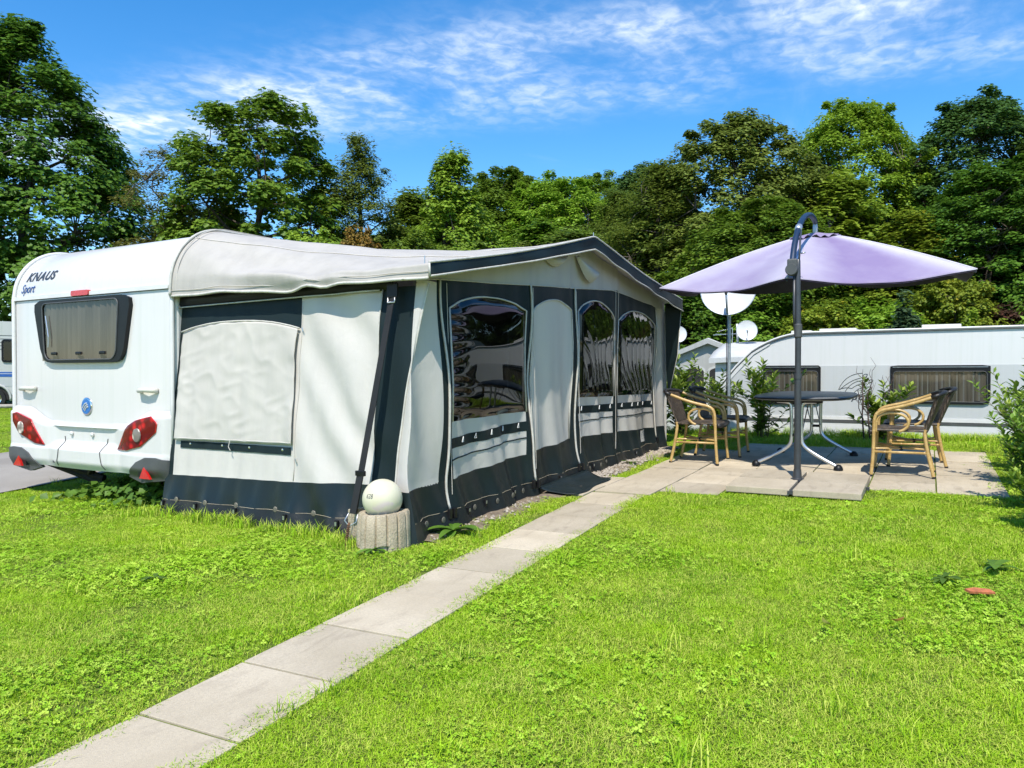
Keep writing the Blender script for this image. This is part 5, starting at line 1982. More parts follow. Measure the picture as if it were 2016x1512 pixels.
# pivot joint and the curved arm over the canopy
piv = Vector((0.0, 0.055, 2.01)) - dirA * 0.02
m = MB()
a_pts = [piv + Vector((0, 0, 0.02))]
end = APX + Vector((0, 0, 0.12))
c1 = piv + Vector((0, 0, 0.60)) + dirA * 0.25
c2 = end + Vector((0, 0, 0.07)) - dirA * 0.50
for i in range(1, 25):
    t = i / 24
    a_pts.append(piv * (1 - t) ** 3 + c1 * 3 * t * (1 - t) ** 2 + c2 * 3 * t * t * (1 - t) + end * t ** 3)
arm = MB().tube([tuple(p) for p in a_pts], 0.028, 12).build('arm', M['blue_tube'], pa, smooth=True)
q = a_pts[7]; q2 = a_pts[8]
MB().tube([tuple(q), tuple(q2)], 0.034, 12).build('arm_collar', M['galv'], arm, smooth=True)
MB().lathe([(0.0, -0.045), (0.050, -0.045), (0.058, -0.02), (0.058, 0.02), (0.050, 0.045), (0.0, 0.045)], 20, tuple(piv), 'x').build('joint', M['grey_plastic'], pa, smooth=True, angle=40)
MB().box(piv.x - 0.035, piv.x + 0.035, piv.y - 0.05, piv.y + 0.04, piv.z - 0.03, piv.z + 0.10, 0.015).build('joint_housing', M['grey_plastic'], pa)
MB().tube([tuple(piv + Vector((0, -0.02, -0.04))), (0.0, 0.036, 1.60), (0.0, 0.030, 1.46)], 0.012, 8).build('strut', M['anthracite'], pa, smooth=True)
MB().tube([(0, -0.02, 2.16), (0, -0.06, 2.165)], 0.008, 6).build('pin', M['steel'], pa, smooth=True)
MB().tube([(0.02, -0.0, 2.05), (0.10, 0.0, 2.30), tuple(a_pts[9] - Vector((0, 0.01, 0.03)))], 0.009, 6).build('guide_rod', M['anthracite'], pa, smooth=True)
MB().lathe([(0.020, 0.0), (0.028, 0.03), (0.028, 0.10), (0.018, 0.16), (0.0, 0.17)], 12, tuple(APX + Vector((0, 0, -0.03)))).build('crown_hub', M['galv'], pa, smooth=True, angle=40)
# canopy: six ribs, cloth slack between them
RAD = 1.77
ROT = R(-61 + 29 - 90 + 1)
TILT_AX = Vector((math.cos(YAW), math.sin(YAW), 0))
TILT = R(-2.6)
TILT2 = R(4.3)


TILT_AY = Vector((math.sin(YAW), -math.cos(YAW), 0))


def canopy_pt(u, az):
    """u 0 at the top .. 1 at the rim; az about the hub"""
    k = (az - ROT) / (math.pi / 3)
    fr = k - math.floor(k)                     # 0 at a rib, 1 at the next
    flatf = math.cos(math.pi / 6) / math.cos((fr - 0.5) * math.pi / 3)
    r_ = RAD * u * (flatf * (1 - 0.05 * u * math.sin(math.pi * fr)))
    z = -0.54 * u ** 1.10 - 0.088 * u * u * math.sin(math.pi * fr) - 0.030 * math.sin(math.pi * fr) * math.sin(math.pi * u) + 0.02 * math.sin(math.pi * u)
    z -= 0.006 * math.sin(fr * math.pi * 4 + u * 5) * u * math.sin(math.pi * fr)
    p = Vector((r_ * math.cos(az), r_ * math.sin(az), z))
    p.rotate(Matrix.Rotation(TILT, 3, TILT_AX))
    p.rotate(Matrix.Rotation(TILT2, 3, TILT_AY))
    return p + APX


# the front-right rib is the most bleached
ribdir = [math.cos(ROT + k * math.pi / 3 - (YAW + math.pi)) for k in range(6)]
ribside = [math.sin(ROT + k * math.pi / 3 - (YAW + math.pi)) for k in range(6)]
RIBFADE = [0.80 if (c > 0.5 and s > 0) else (0.5 if c > 0.5 else 0.35) for c, s in zip(ribdir, ribside)]
NA, NU = 120, 26
P = []
fade = []
for i in range(NA + 1):
    az = ROT + 2 * math.pi * i / NA + 1e-6
    row = []
    for k in range(NU + 1):
        u = 0.125 + 0.875 * k / NU
        row.append(tuple(canopy_pt(u, az)))
        kk = (az - ROT) / (math.pi / 3); fr = kk - math.floor(kk); seg = int(math.floor(kk)) % 6
        d = min(fr, 1 - fr)
        near = int(round(kk)) % 6
        f = 0.12 + RIBFADE[near] * math.exp(-(d * (8.5 if RIBFADE[near] > 0.6 else 5.0) * (0.6 + 0.7 * u)) ** 2)
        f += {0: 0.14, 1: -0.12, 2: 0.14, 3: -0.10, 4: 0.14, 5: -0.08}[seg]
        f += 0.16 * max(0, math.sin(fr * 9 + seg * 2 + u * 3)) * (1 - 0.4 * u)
        fade.append(f)
    P.append(row)
canopy = MB().grid(np.array(P)).build('canopy', M['parasol'], pa, smooth=True, fix=False)
at = canopy.data.attributes.new('fade', 'FLOAT', 'POINT')
at.data.foreach_set('value', np.array(fade, np.float32))
solid(canopy, 0.004, -1.0)
# underside lining
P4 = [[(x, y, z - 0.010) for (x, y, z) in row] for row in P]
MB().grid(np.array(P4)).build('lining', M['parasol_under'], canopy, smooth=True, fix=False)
# vent cap with wavy edge
P5 = []; fd = []
for i in range(73):
    az = 2 * math.pi * i / 72
    row = []
    for k in range(6):
        u = 0.012 + 0.155 * k / 5
        p = canopy_pt(u, az)
        kk = (az - ROT) / (math.pi / 3); fr = kk - math.floor(kk)
        lift = 0.012 + (0.030 * math.sin(math.pi * fr * 3) ** 2) * (k / 5) ** 2 if k else 0.012
        row.append((p.x, p.y, p.z + lift)); fd.append(0.18)
    P5.append(row)
vc = MB().grid(np.array(P5)).build('vent_cap', M['parasol'], pa, smooth=True, fix=False)
vc.data.attributes.new('fade', 'FLOAT', 'POINT').data.foreach_set('value', np.array(fd, np.float32))
solid(vc, 0.003)
for k in range(6):
    az = ROT + k * math.pi / 3
    pts = [canopy_pt(u, az) + Vector((0, 0, -0.028)) for u in np.linspace(0.03, 0.995, 8)]
    MB().tube([tuple(p) for p in pts], 0.009, 6).build('rib', M['anthracite'], pa, smooth=True)
    sm = [canopy_pt(u, az) + Vector((0, 0, 0.004)) for u in np.linspace(0.14, 1.0, 14)]
    MB().tube([tuple(p) for p in sm], 0.008, 5).build('seam', M['parasol_seam'], canopy, smooth=True)
hub_low = APX + Vector((0, 0, -0.45))
MB().lathe([(0.0, -0.04), (0.035, -0.04), (0.035, 0.04), (0.015, 0.05), (0.015, 0.45)], 12, tuple(hub_low)).build('hub', M['anthracite'], pa, smooth=True, angle=40)
for k in range(6):
    az = ROT + k * math.pi / 3
    MB().tube([tuple(hub_low), tuple(canopy_pt(0.48, az) + Vector((0, 0, -0.035)))], 0.007, 5).build('rib_strut', M['anthracite'], pa, smooth=True)

# ================================================================== table
TC = (9.09, 1.205)
tb = empty('garden_table', (TC[0], TC[1], g(*TC) + 0.016))
tb.rotation_euler = (0, -0.02, R(-2))
tag(tb, 'oval dark grey garden table with curved aluminium legs under the parasol', 'table')
LX, LY = 0.80, 0.50


def superel(ax, ay, e, n=56):
    return [(ax * abs(math.cos(t)) ** e * (1 if math.cos(t) > 0 else -1), ay * abs(math.sin(t)) ** e * (1 if math.sin(t) > 0 else -1)) for t in np.linspace(0, 2 * math.pi, n, endpoint=False)]


P = []
for (s, z) in ((0.955, 0.715), (0.985, 0.716), (1.0, 0.726), (1.0, 0.744), (0.99, 0.752), (0.97, 0.755)):
    P.append([(x * s, y * (1 - (1 - s) * 1.5), z) for x, y in superel(LX, LY, 0.62)])
n = len(P[0])
m = MB()
for r_ in P: m.v.extend(r_)
for k in range(len(P) - 1):
    for i in range(n):
        j = (i + 1) % n
        m.f.append((k * n + i, k * n + j, (k + 1) * n + j, (k + 1) * n + i))
m.f.append(tuple((len(P) - 1) * n + i for i in range(n))); m.f.append(tuple(range(n - 1, -1, -1)))
m.build('tabletop', M['tabletop'], tb, smooth=True, angle=40)
P = [(x * 1.003, y * 1.004, 0.735) for x, y in superel(LX, LY, 0.62)]
MB().tube(P, 0.008, 5, closed=True).build('edge_band', M['black_plastic'], tb, smooth=True)
for ex, sx in ((-0.62, -1), (0.62, 1)):
    for s in (-1, 1):
        pts = [(ex, s * 0.20, 0.700), (ex, s * 0.075, 0.695), (ex, s * 0.055, 0.66), (ex, s * 0.05, 0.50), (ex, s * 0.05, 0.30), (ex, s * 0.065, 0.245), (ex, s * 0.11, 0.195), (ex + sx * 0.01, s * 0.26, 0.105), (ex + sx * 0.02, s * 0.40, 0.035)]
        # smooth the run
        pr_ = [np.array(p) for p in pts]
        for _ in range(2):
            q_ = [pr_[0]]
            for a_, b_ in zip(pr_[:-1], pr_[1:]): q_ += [a_ * 0.75 + b_ * 0.25, a_ * 0.25 + b_ * 0.75]
            q_.append(pr_[-1]); pr_ = q_
        lg = MB().tube(pr_, 0.0185, 10).build('leg', M['aluminium'], tb, smooth=True)
        MB().lathe([(0.047, 0.0), (0.047, 0.012), (0.040, 0.034), (0.022, 0.054), (0.0, 0.058)], 16, (ex + sx * 0.02, s * 0.415, 0.0)).build('foot_cap', M['black_plastic'], lg, smooth=True, angle=50)
    MB().box(ex - 0.03, ex + 0.03, -0.26, 0.26, 0.690, 0.714, 0.006).build('crossbar', M['black_plastic'], tb)
    MB().box(ex - 0.015, ex + 0.015, -0.05, 0.05, 0.33, 0.36, 0.004).build('leg_brace', M['black_plastic'], tb)
for s in (-1, 1):
    MB().tube([(-0.60, s * 0.05, 0.36), (-0.15, s * 0.05, 0.705)], 0.006, 5).build('fold_stay', M['steel'], tb)
    MB().tube([(0.60, s * 0.05, 0.36), (0.15, s * 0.05, 0.705)], 0.006, 5).build('fold_stay', M['steel'], tb)

# ================================================================== chairs
def bend(pts, it=2):
    p = [np.array(q, float) for q in pts]
    for _ in range(it):
        q = [p[0]]
        for a_, b_ in zip(p[:-1], p[1:]): q += [a_ * 0.75 + b_ * 0.25, a_ * 0.25 + b_ * 0.75]
        q.append(p[-1]); p = q
    return p


def bamboo(pts, r, name, root, it=2, knots=0.17):
    p = bend(pts, it)
    o = MB().tube(p, r, 9).build(name, M['bamboo'], root, smooth=True)
    # raised joints along the cane
    L = np.concatenate([[0], np.cumsum([np.linalg.norm(b - a) for a, b in zip(p[:-1], p[1:])])])
    A = np.array(p)
    m = MB(); s = knots * 0.6
    while s < L[-1] - 0.03:
        c = [np.array([np.interp(s + d, L, A[:, k]) for k in range(3)]) for d in (-0.006, 0, 0.006)]
        m.tube(c, [r * 1.0, r * 1.14, r * 1.0], 9, cap=False)
        s += knots
    if m.v: m.build('cane_joint', M['bamboo'], o, smooth=True)
    return o


def make_chair():
    """faces +Y; origin between the feet"""
    root = empty('bistro_chair')
    r = 0.0165
    for s in (-1, 1):
        # front leg running up into the arm, over and back round the top of the backrest
        bamboo([(s * 0.275, 0.265, 0.0), (s * 0.262, 0.245, 0.22), (s * 0.258, 0.240, 0.44), (s * 0.258, 0.235, 0.585), (s * 0.258, 0.185, 0.645), (s * 0.260, 0.05, 0.672), (s * 0.268, -0.10, 0.715), (s * 0.255, -0.26, 0.775)], r, 'front_leg_and_arm', root)
        # inner loop under the arm
        bamboo([(s * 0.236, 0.225, 0.43), (s * 0.236, 0.220, 0.56), (s * 0.236, 0.16, 0.615), (s * 0.236, 0.03, 0.622), (s * 0.236, -0.055, 0.575), (s * 0.236, -0.065, 0.50), (s * 0.236, -0.02, 0.455), (s * 0.236, 0.02, 0.440)], r * 0.85, 'arm_loop', root)
        bamboo([(s * 0.225, -0.275, 0.0), (s * 0.215, -0.225, 0.22), (s * 0.205, -0.195, 0.42), (s * 0.205, -0.205, 0.46)], r, 'rear_leg', root)
        bamboo([(s * 0.262, 0.245, 0.24), (s * 0.214, -0.225, 0.235)], r * 0.75, 'side_rail', root, 0)
        for (x, y) in ((0.275, 0.265), (0.225, -0.275)):
            MB().lathe([(0.018, -0.002), (0.018, 0.014), (0.0165, 0.016)], 9, (s * x, y, 0.0)).build('foot_cap', M['rubber'], root)
    bamboo([(0.255, 0.225, 0.27), (0, 0.01, 0.255), (-0.21, -0.215, 0.27)], r * 0.6, 'cross_rail', root, 0, 9)
    bamboo([(-0.255, 0.225, 0.27), (0, 0.01, 0.250), (0.21, -0.215, 0.27)], r * 0.6, 'cross_rail', root, 0, 9)
    MB().lathe([(0.022, -0.02), (0.022, 0.02)], 10, (0, 0.01, 0.252), 'x').build('cross_clip', M['black_plastic'], root)
    # woven seat with rolled front edge
    P = []
    for i in range(17):
        u = -1 + 2 * i / 16
        row = []
        for k in range(19):
            v_ = k / 18
            y = -0.225 + 0.50 * v_
            z = 0.445 - 0.016 * (1 - u * u) * math.sin(math.pi * min(1, v_)) + 0.010 * v_
            hw = 0.215 + 0.030 * v_
            if k >= 16:
                a = (k - 15) / 3 * 1.9
                y = 0.225 + 0.035 * math.sin(a) + 0.015; z = 0.455 - 0.035 * (1 - math.cos(a))
            row.append((u * hw, y, z))
        P.append(row)
    seat = MB().grid(np.array(P)).build('seat', M['wicker'], root, smooth=True)
    solid(seat, 0.022, 0.0)
    MB().tube([(-0.245, 0.268, 0.43), (0, 0.285, 0.418), (0.245, 0.268, 0.43)], 0.026, 9).build('seat_roll', M['wicker_dark'], seat, smooth=True)
    # woven curved back
    P = []
    for i in range(21):
        u = -1 + 2 * i / 20
        row = []
        for k in range(12):
            v_ = k / 11
            z = 0.435 + 0.375 * v_
            hw = 0.205 + 0.055 * v_
            yb = -0.205 - 0.115 * v_ - 0.055 * (1 - u * u) * (0.3 + 0.7 * v_)
            row.append((u * hw, yb + 0.012 * abs(u) ** 3, z - (0.02 * abs(u) ** 2) * v_))
        P.append(row)
    bk = MB().grid(np.array(P)).build('backrest', M['wicker'], root, smooth=True)
    solid(bk, 0.020, 0.0)
    tp = [(x, y, z + 0.004) for (x, y, z) in [row[-1] for row in P]]
    MB().tube([(-0.257, -0.255, 0.775)] + tp + [(0.257, -0.255, 0.775)], 0.021, 9).build('top_roll', M['wicker_dark'], bk, smooth=True)
    return root


ch = make_chair()
CG = 'bamboo look bistro chairs round the table'
spots = [(8.44, 0.225, 0.0, 'bamboo look wicker chair right of the table, nearest the lawn'),
         (9.20, 0.125, 0.08, 'bamboo look wicker chair right of the table, farther from the lawn behind another'),
         (8.60, 2.300, math.pi + 0.02, 'bamboo look wicker chair left of the table, nearest the lawn beside the awning'),
         (9.32, 2.215, math.pi + 0.03, 'bamboo look wicker chair left of the table, farther from the lawn, black seat in sun')]
for i, (x, y, rz, lab) in enumerate(spots):
    o = ch if i == 0 else copy_tree(ch)
    o.location = (x, y, g(x, y) + 0.018)
    o.rotation_euler = (-0.006, -0.026, rz) if abs(rz) < 1 else (0.006, 0.026, rz)
    tag(o, lab, 'chair', CG)

# ================================================================== satellite dishes
def make_dish(name, rad, thick, mat, lnb=True):
    """opens along +X (towards the viewer of the front), centred on the origin"""
    root = empty(name)
    prof = [(0.0, -0.10 * rad)] + [(rad * t, -0.10 * rad + 0.22 * rad * t * t * 0.9) for t in np.linspace(0.1, 1, 10)] + [(rad * 1.015, 0.095 * rad), (rad, 0.08 * rad)]
    prof += [(rad * t, -0.13 * rad + 0.22 * rad * t * t * 0.9) for t in np.linspace(0.95, 0.0, 10)]
    m = MB().lathe(prof, 40, (0, 0, 0), 'x')
    m.build('reflector', mat, root, smooth=True, angle=50)
    MB().tube([(0.095 * rad, rad * math.cos(t), rad * math.sin(t)) for t in np.linspace(0, 2 * math.pi, 40, endpoint=False)], 0.010 * rad / 0.45, 5, closed=True).build('rim', M['galv'], root, smooth=True)
    if lnb:
        MB().tube([(-0.06 * rad, 0, -rad * 0.98), (0.25 * rad, 0, -rad * 0.90), (0.80 * rad, 0, -rad * 0.42)], 0.018 * rad / 0.45, 6).build('feed_arm', M['galv'], root, smooth=True)
        MB().tube([(0.84 * rad, 0, -rad * 0.44), (0.70 * rad, 0, -rad * 0.24), (0.58 * rad, 0, -rad * 0.16)], [0.05 * rad, 0.07 * rad, 0.06 * rad], 8).build('feed_head', M['grey_plastic'], root, smooth=True)
    MB().box(-0.22 * rad, -0.09 * rad, -0.12 * rad, 0.12 * rad, -0.2 * rad, 0.2 * rad, 0.01).build('bracket', M['galv'], root)
    return root


DX, DY = 11.35, 2.60
dz = g(DX, DY)
pole = empty('dish_pole', (DX, DY, dz))
tag(pole, 'galvanised pole carrying the large satellite dish beside the far caravan', 'pole')
MB().tube([(0, 0, -0.2), (0, 0, 2.22)], 0.026, 12).build('tube', M['galv'], pole, smooth=True, angle=40)
MB().lathe([(0.032, 1.42), (0.032, 1.45)], 12).build('clamp', M['galv'], pole)
MB().tube([(-0.03, -0.02, 1.98), (-0.05, 0.03, 1.75), (-0.02, 0.035, 1.5), (-0.018, 0.03, 0.6)], 0.006, 5).build('cable', M['rubber'], pole, smooth=True)
d1 = make_dish('satellite_dish', 0.39, 0.02, M['dish_white'])
d1.location = (DX - 0.15, DY - 0.02, 2.47)
d1.rotation_euler = (0, R(-14), math.pi + R(8))
tag(d1, 'large white satellite dish on a pole, half hidden by the parasol', 'satellite dish')

# ================================================================== far white and silver caravan
FX = 12.75
fc = empty('caravan', (FX, -0.8, -0.56))
tag(fc, 'white and silver caravan behind the patio, seen from its side', 'caravan')
FO = Vector(fc.location)


class FMB(MB):
    def build(s, name, mat, parent=None, **k):
        s.v = rel(s.v, FO)
        return MB.build(s, name, mat, parent if parent is not None else fc, **k)


def fside(a, b, t):            # a along Y, b height, t out towards the camera
    return (FX - t, a, b)


prof = [(-5.2, 0.10), (-5.2, 1.3), (-4.9, 1.85), (-4.4, 1.925), (-1.2, 1.915), (1.62, 1.900)]
for i in range(1, 9):
    t = i / 8
    prof.append((1.62 + 0.93 * t, 1.900 - 0.28 * t ** 2.2))
prof += [(2.80, 1.37), (3.03, 1.09), (3.36, 0.70), (3.60, 0.44), (3.66, 0.30), (3.60, 0.10)]
P = []
for (x, ins) in ((FX, 0.035), (FX + 0.015, 0.010), (FX + 0.05, 0.0), (FX + 2.25, 0.0), (FX + 2.3, 0.035)):
    c = np.array([-0.8, 1.0])
    P.append([(x, a + (c[0] - a) / 4 * ins * 1.0, b - ins * (1 if b > 0.5 else 0)) for a, b in prof])
m = FMB().grid(np.array(P))
n = len(prof)
m.add(P[0], [tuple(range(n))]); m.add(P[-1], [tuple(range(n - 1, -1, -1))])
m.build('body', M['gelcoat_far'], smooth=True, angle=35)
# silver band, following the slanted nose
band_poly = [(-5.15, 0.60), (3.44, 0.575), (3.20, 0.87), (3.02, 1.07), (2.86, 1.22), (2.72, 1.31), (2.55, 1.355), (2.38, 1.37), (-5.15, 1.39)]
FMB().prism(band_poly, fside, 0.0, 0.006).build('silver_band', M['silver_panel'])
# soft paler arc towards the nose
FMB().prism([(3.60, 0.45), (3.05, 1.09), (2.55, 1.63), (2.3, 1.75), (2.26, 1.72), (2.52, 1.56), (3.0, 1.03), (3.53, 0.43)], fside, 0.0, 0.016).build('nose_arc', M['gelcoat_far'])
# roof edge, lower rail and dark line
FMB().tube([(FX - 0.012, a, b + 0.004) for a, b in prof[2:-2]], 0.018, 6).build('roof_rail', M['white_paint'], smooth=True)
FMB().tube([(FX - 0.020, a, b - 0.020) for a, b in prof[3:-4]], 0.007, 5).build('rail_shadow_gap', M['grey_plastic'], smooth=True)
FMB().prism([(-5.15, 0.545), (3.45, 0.525), (3.44, 0.575), (-5.15, 0.600)], fside, 0.0, 0.016).build('white_rail', M['white_paint'])
FMB().prism([(-5.15, 0.500), (3.48, 0.475), (3.45, 0.525), (-5.15, 0.545)], fside, 0.0, 0.012).build('dark_rail', M['grey_plastic'])
FMB().prism([(-5.15, -0.45), (3.40, -0.45), (3.48, 0.475), (-5.15, 0.500)], fside, -0.03, 0.006).build('skirting', M['gelcoat_far'])


def far_window(y0, y1, z0, z1, split):
    w = FMB().add(*frame_between(rrect(y0, y1, z0, z1, (0.075, 0.075, 0.012, 0.012), 4), rrect(y0 + 0.035, y1 - 0.035, z0 + 0.03, z1 - 0.085, (0.05, 0.05, 0.05, 0.05), 4), 0.004, 0.035, fside)).build('window', M['black_plastic'], smooth=True, angle=40)
    ya = np.linspace(y0 + 0.02, y1 - 0.02, 260)
    for part in (0, 1):
        if split is None and part: continue
        yy = ya if split is None else (np.linspace(y0 + 0.02, split - 0.012, 200) if part == 0 else np.linspace(split + 0.012, y1 - 0.02, 200))
        fo = 0.0055 * np.sin(yy * 80 + 3 * np.sin(yy * 7)) + 0.003 * np.sin(yy * 137 + 2 * np.sin(yy * 15))
        FMB().grid(np.array([[(FX - 0.010 + f_, y, z) for z in (z0 + 0.01, (z0 + z1) / 2, z1 - 0.03)] for y, f_ in zip(yy, fo)])).build('curtain', M['curtain'], w, smooth=True)
    FMB().prism(rrect(y0 + 0.02, y1 - 0.02, z0 + 0.015, z1 - 0.05, 0.04, 3), fside, 0.022, 0.025).sheet().build('pane', M['pane'], w)
    FMB().prism([(y0 + 0.03, z1 - 0.030), (y1 - 0.03, z1 - 0.030), (y1 - 0.03, z1 - 0.022), (y0 + 0.03, z1 - 0.022)], fside, 0.030, 0.040).build('top_rail', M['steel'], w)
    pts = [(FX - 0.034, y, z) for y, z in rrect(y0 + 0.04, y1 - 0.04, z0 + 0.035, z1 - 0.09, 0.05, 4)]
    FMB().tube(pts, 0.006, 5, closed=True).build('seal', M['grey_plastic'], w, smooth=True)
    FMB().box(FX - 0.034, FX - 0.024, (y0 + y1) / 2 - 0.4 * (y1 - y0), (y0 + y1) / 2 - 0.4 * (y1 - y0) + 0.07, z0 + 0.035, z0 + 0.055).build('latch', M['black_plastic'], w)


far_window(1.490, 2.365, 0.755, 1.378, None)
far_window(-0.775, 0.508, 0.800, 1.372, -0.10)
far_window(-3.6, -2.2, 0.80, 1.37, None)
# roof hatches
for (y0, y1, h) in ((1.00, 1.55, 0.055), (-0.42, 0.10, 0.075), (1.66, 1.98, 0.035), (-3.2, -2.7, 0.07)):
    FMB().box(FX + 0.25, FX + 0.80, y0, y1, 1.895, 1.915 + h, 0.015).build('roof_hatch', M['cream_plastic'])


# outlined bird mark and script on the silver band
def fmark(a, b, t):
    return (FX - 0.007 - t, 1.23 - a * 0.95, 1.0 + b * 0.95)


mk = [bez((0, 0), (0.10, 0.26), (0.36, 0.27)), bez((0.02, 0.0), (0.18, 0.16), (0.33, 0.19)), bez((0, 0), (0.10, 0.05), (0.20, 0.02)),
      bez((0.09, -0.05), (0.20, 0.17), (0.42, 0.15)), bez((0.20, 0.02), (0.30, 0.11), (0.42, 0.10)), bez((0.20, -0.10), (0.28, 0.06), (0.49, 0.05)), bez((0.27, -0.11), (0.42, -0.06), (0.49, 0.05)),
      bez((0.36, 0.20), (0.42, 0.18), (0.43, 0.25)), bez((0.43, 0.25), (0.36, 0.27), (0.36, 0.20)), bez((0.45, 0.12), (0.50, 0.10), (0.51, 0.16)), bez((0.51, 0.16), (0.45, 0.18), (0.45, 0.12))]
s_ = strokes(mk, 0.0042, fmark, 4)
m = FMB().add(s_.v, s_.f); m.build('bird_outline', M['grey_plastic'])
text_mesh('script_lettering', 'sport', 0.13, lambda a, b, t: tuple(Vector((FX - 0.008 - t, 1.11 - a, 0.845 + b)) - FO), M['logo_grey'], fc, 0.002, 0.35, 0.002, 1.1, 1.15)
FMB().prism([(1.22, 0.92), (1.05, 0.945), (0.80, 0.965), (1.0, 0.90)], fside, 0.0, 0.010).build('light_swoosh', M['gelcoat_far'])
FMB().prism([(1.20, 0.885), (1.10, 0.905), (1.02, 0.885), (1.10, 0.855)], fside, 0.0, 0.011).build('blue_swoosh', M['stripe_blue'])
for y in (-1.0,):
    w_ = FMB().lathe([(0.18, -0.09), (0.30, -0.09), (0.315, 0), (0.30, 0.09), (0.18, 0.09)], 24, (FX + 0.2, y, -0.25), 'x').build('wheel', M['rubber'], smooth=True)

# ================================================================== far tents with their dishes
def far_tent(x, y, w, d, zb, ze, zr, label, rz=0.0):
    root = empty('tent_awning', (x, y, zb)); root.rotation_euler = (0, 0, rz)
    tag(root, label, 'tent', 'awnings beyond the far caravan')
    h, r_ = ze - zb, zr - zb
    # gable end faces -X ; ridge runs along X
    f_ = MB()
    f_.add([(0, -w / 2, 0.0), (0, w / 2, 0.0), (0, w / 2, h), (0, 0, r_), (0, -w / 2, h)], [(0, 1, 2, 3, 4)])
    f_.add([(0, -w / 2, 0), (d, -w / 2, 0), (d, -w / 2, h), (0, -w / 2, h)], [(0, 1, 2, 3)])
    f_.add([(0, w / 2, 0), (d, w / 2, 0), (d, w / 2, h), (0, w / 2, h)], [(0, 1, 2, 3)])
    f_.build('wall', M['tent_grey'], root)
    o = 0.15
    rf = MB()
    P = [[(xx, yy * (w / 2 + o), (r_ - (r_ - h + 0.08) * abs(yy)) + 0.02 + 0.03 * math.sin(xx * 4) * (1 - abs(yy))) for yy in np.linspace(-1, 1, 13)] for xx in np.linspace(-o, d, 12)]
    ro = rf.grid(np.array(P)).build('roof', M['tent_white'], root, smooth=True)
    solid(ro, 0.02)
    MB().grid(np.array([[(-o - 0.01, q[1], q[2] + 0.015) for q in P[0]], [(-o - 0.01, q[1], q[2] - 0.11) for q in P[0]]])).build('fascia', M['tent_grey'], root)
    return root


def tent_window(root, y0, y1, z0, z1, mat=None):
    a = [(y0, z0), (y1, z0), (y1, z1 - 0.12)] + [((y0 + y1) / 2 + (y1 - y0) / 2 * math.cos(t), z1 - 0.12 + 0.12 * math.sin(t)) for t in np.linspace(0.2, math.pi - 0.2, 8)] + [(y0, z1 - 0.12)]
    w = MB().prism(a, lambda p, q, t: (-t, p, q), 0.0, 0.012).build('window', M['tent_white'], root)
    b = [((p - (y0 + y1) / 2) * 0.86 + (y0 + y1) / 2, (q - (z0 + z1) / 2) * 0.90 + (z0 + z1) / 2) for p, q in a]
    MB().prism(b, lambda p, q, t: (-t, p, q), 0.010, 0.020).build('pane', mat or M['dark_inside'], w)


t1 = far_tent(19.2, 4.93, 2.6, 3.2, -0.55, 1.60, 2.12, 'grey tent awning with arched windows just right of the navy awning', R(12))
for (a, b) in ((-1.20, -0.64), (-0.56, 0.0), (0.06, 0.60), (0.66, 1.20)):
    tent_window(t1, a, b, 0.95, 2.0, M['dark_inside'])
MB().add([(-0.02, -1.28, 0), (-0.02, 1.28, 0), (-0.02, 1.28, 0.8), (-0.02, -1.28, 0.8)], [(0, 1, 2, 3)]).build('lower_panel', M['tent_white'], t1)
t2 = empty('tent_awning', (17.3, 3.0, -0.55))
tag(t2, 'white roofed awning half hidden by the far caravan, below the round dish', 'tent', 'awnings beyond the far caravan')
MB().box(0.12, 3.0, -1.6, 1.30, 0.0, 2.10).build('wall', M['tent_white'], t2)
P = [[(x, y * (1.42 if v < 0.5 else 1.28) if y > 0 else y * 1.7, z + 0.03 * math.sin(y * 3 + x * 4)) for (v, x, z) in ((0, 0.0, 2.13), (0.3, 0.45, 2.34), (0.7, 1.0, 2.50), (1, 1.5, 2.53), (1.2, 2.9, 2.42))] for y in np.linspace(-1, 1, 15)]
ro = MB().grid(np.array(P)).build('roof', M['tent_white'], t2, smooth=True)
solid(ro, 0.02)
MB().grid(np.array([[(-0.01, q[0][1], q[0][2] + 0.01) for q in P], [(-0.01, q[0][1], q[0][2] - 0.10) for q in P]])).build('valance', M['tent_white'], t2)
MB().box(0.10, 0.13, 0.55, 0.98, 0.0, 2.10).build('door_panel', M['canvas_cover'], t2)
for (a, b) in ((-0.10, 0.48), (-1.0, -0.3)):
    w = MB().prism(rrect(a, b, 1.15, 1.95, 0.15, 4), lambda p, q, t: (0.118 - t, p, q), 0.0, 0.02).build('window', M['rust'], t2)
    MB().prism(rrect(a + 0.04, b - 0.04, 1.19, 1.91, 0.12, 4), lambda p, q, t: (0.095 - t, p, q), 0.0, 0.008).build('pane', M['dark_inside'], w)

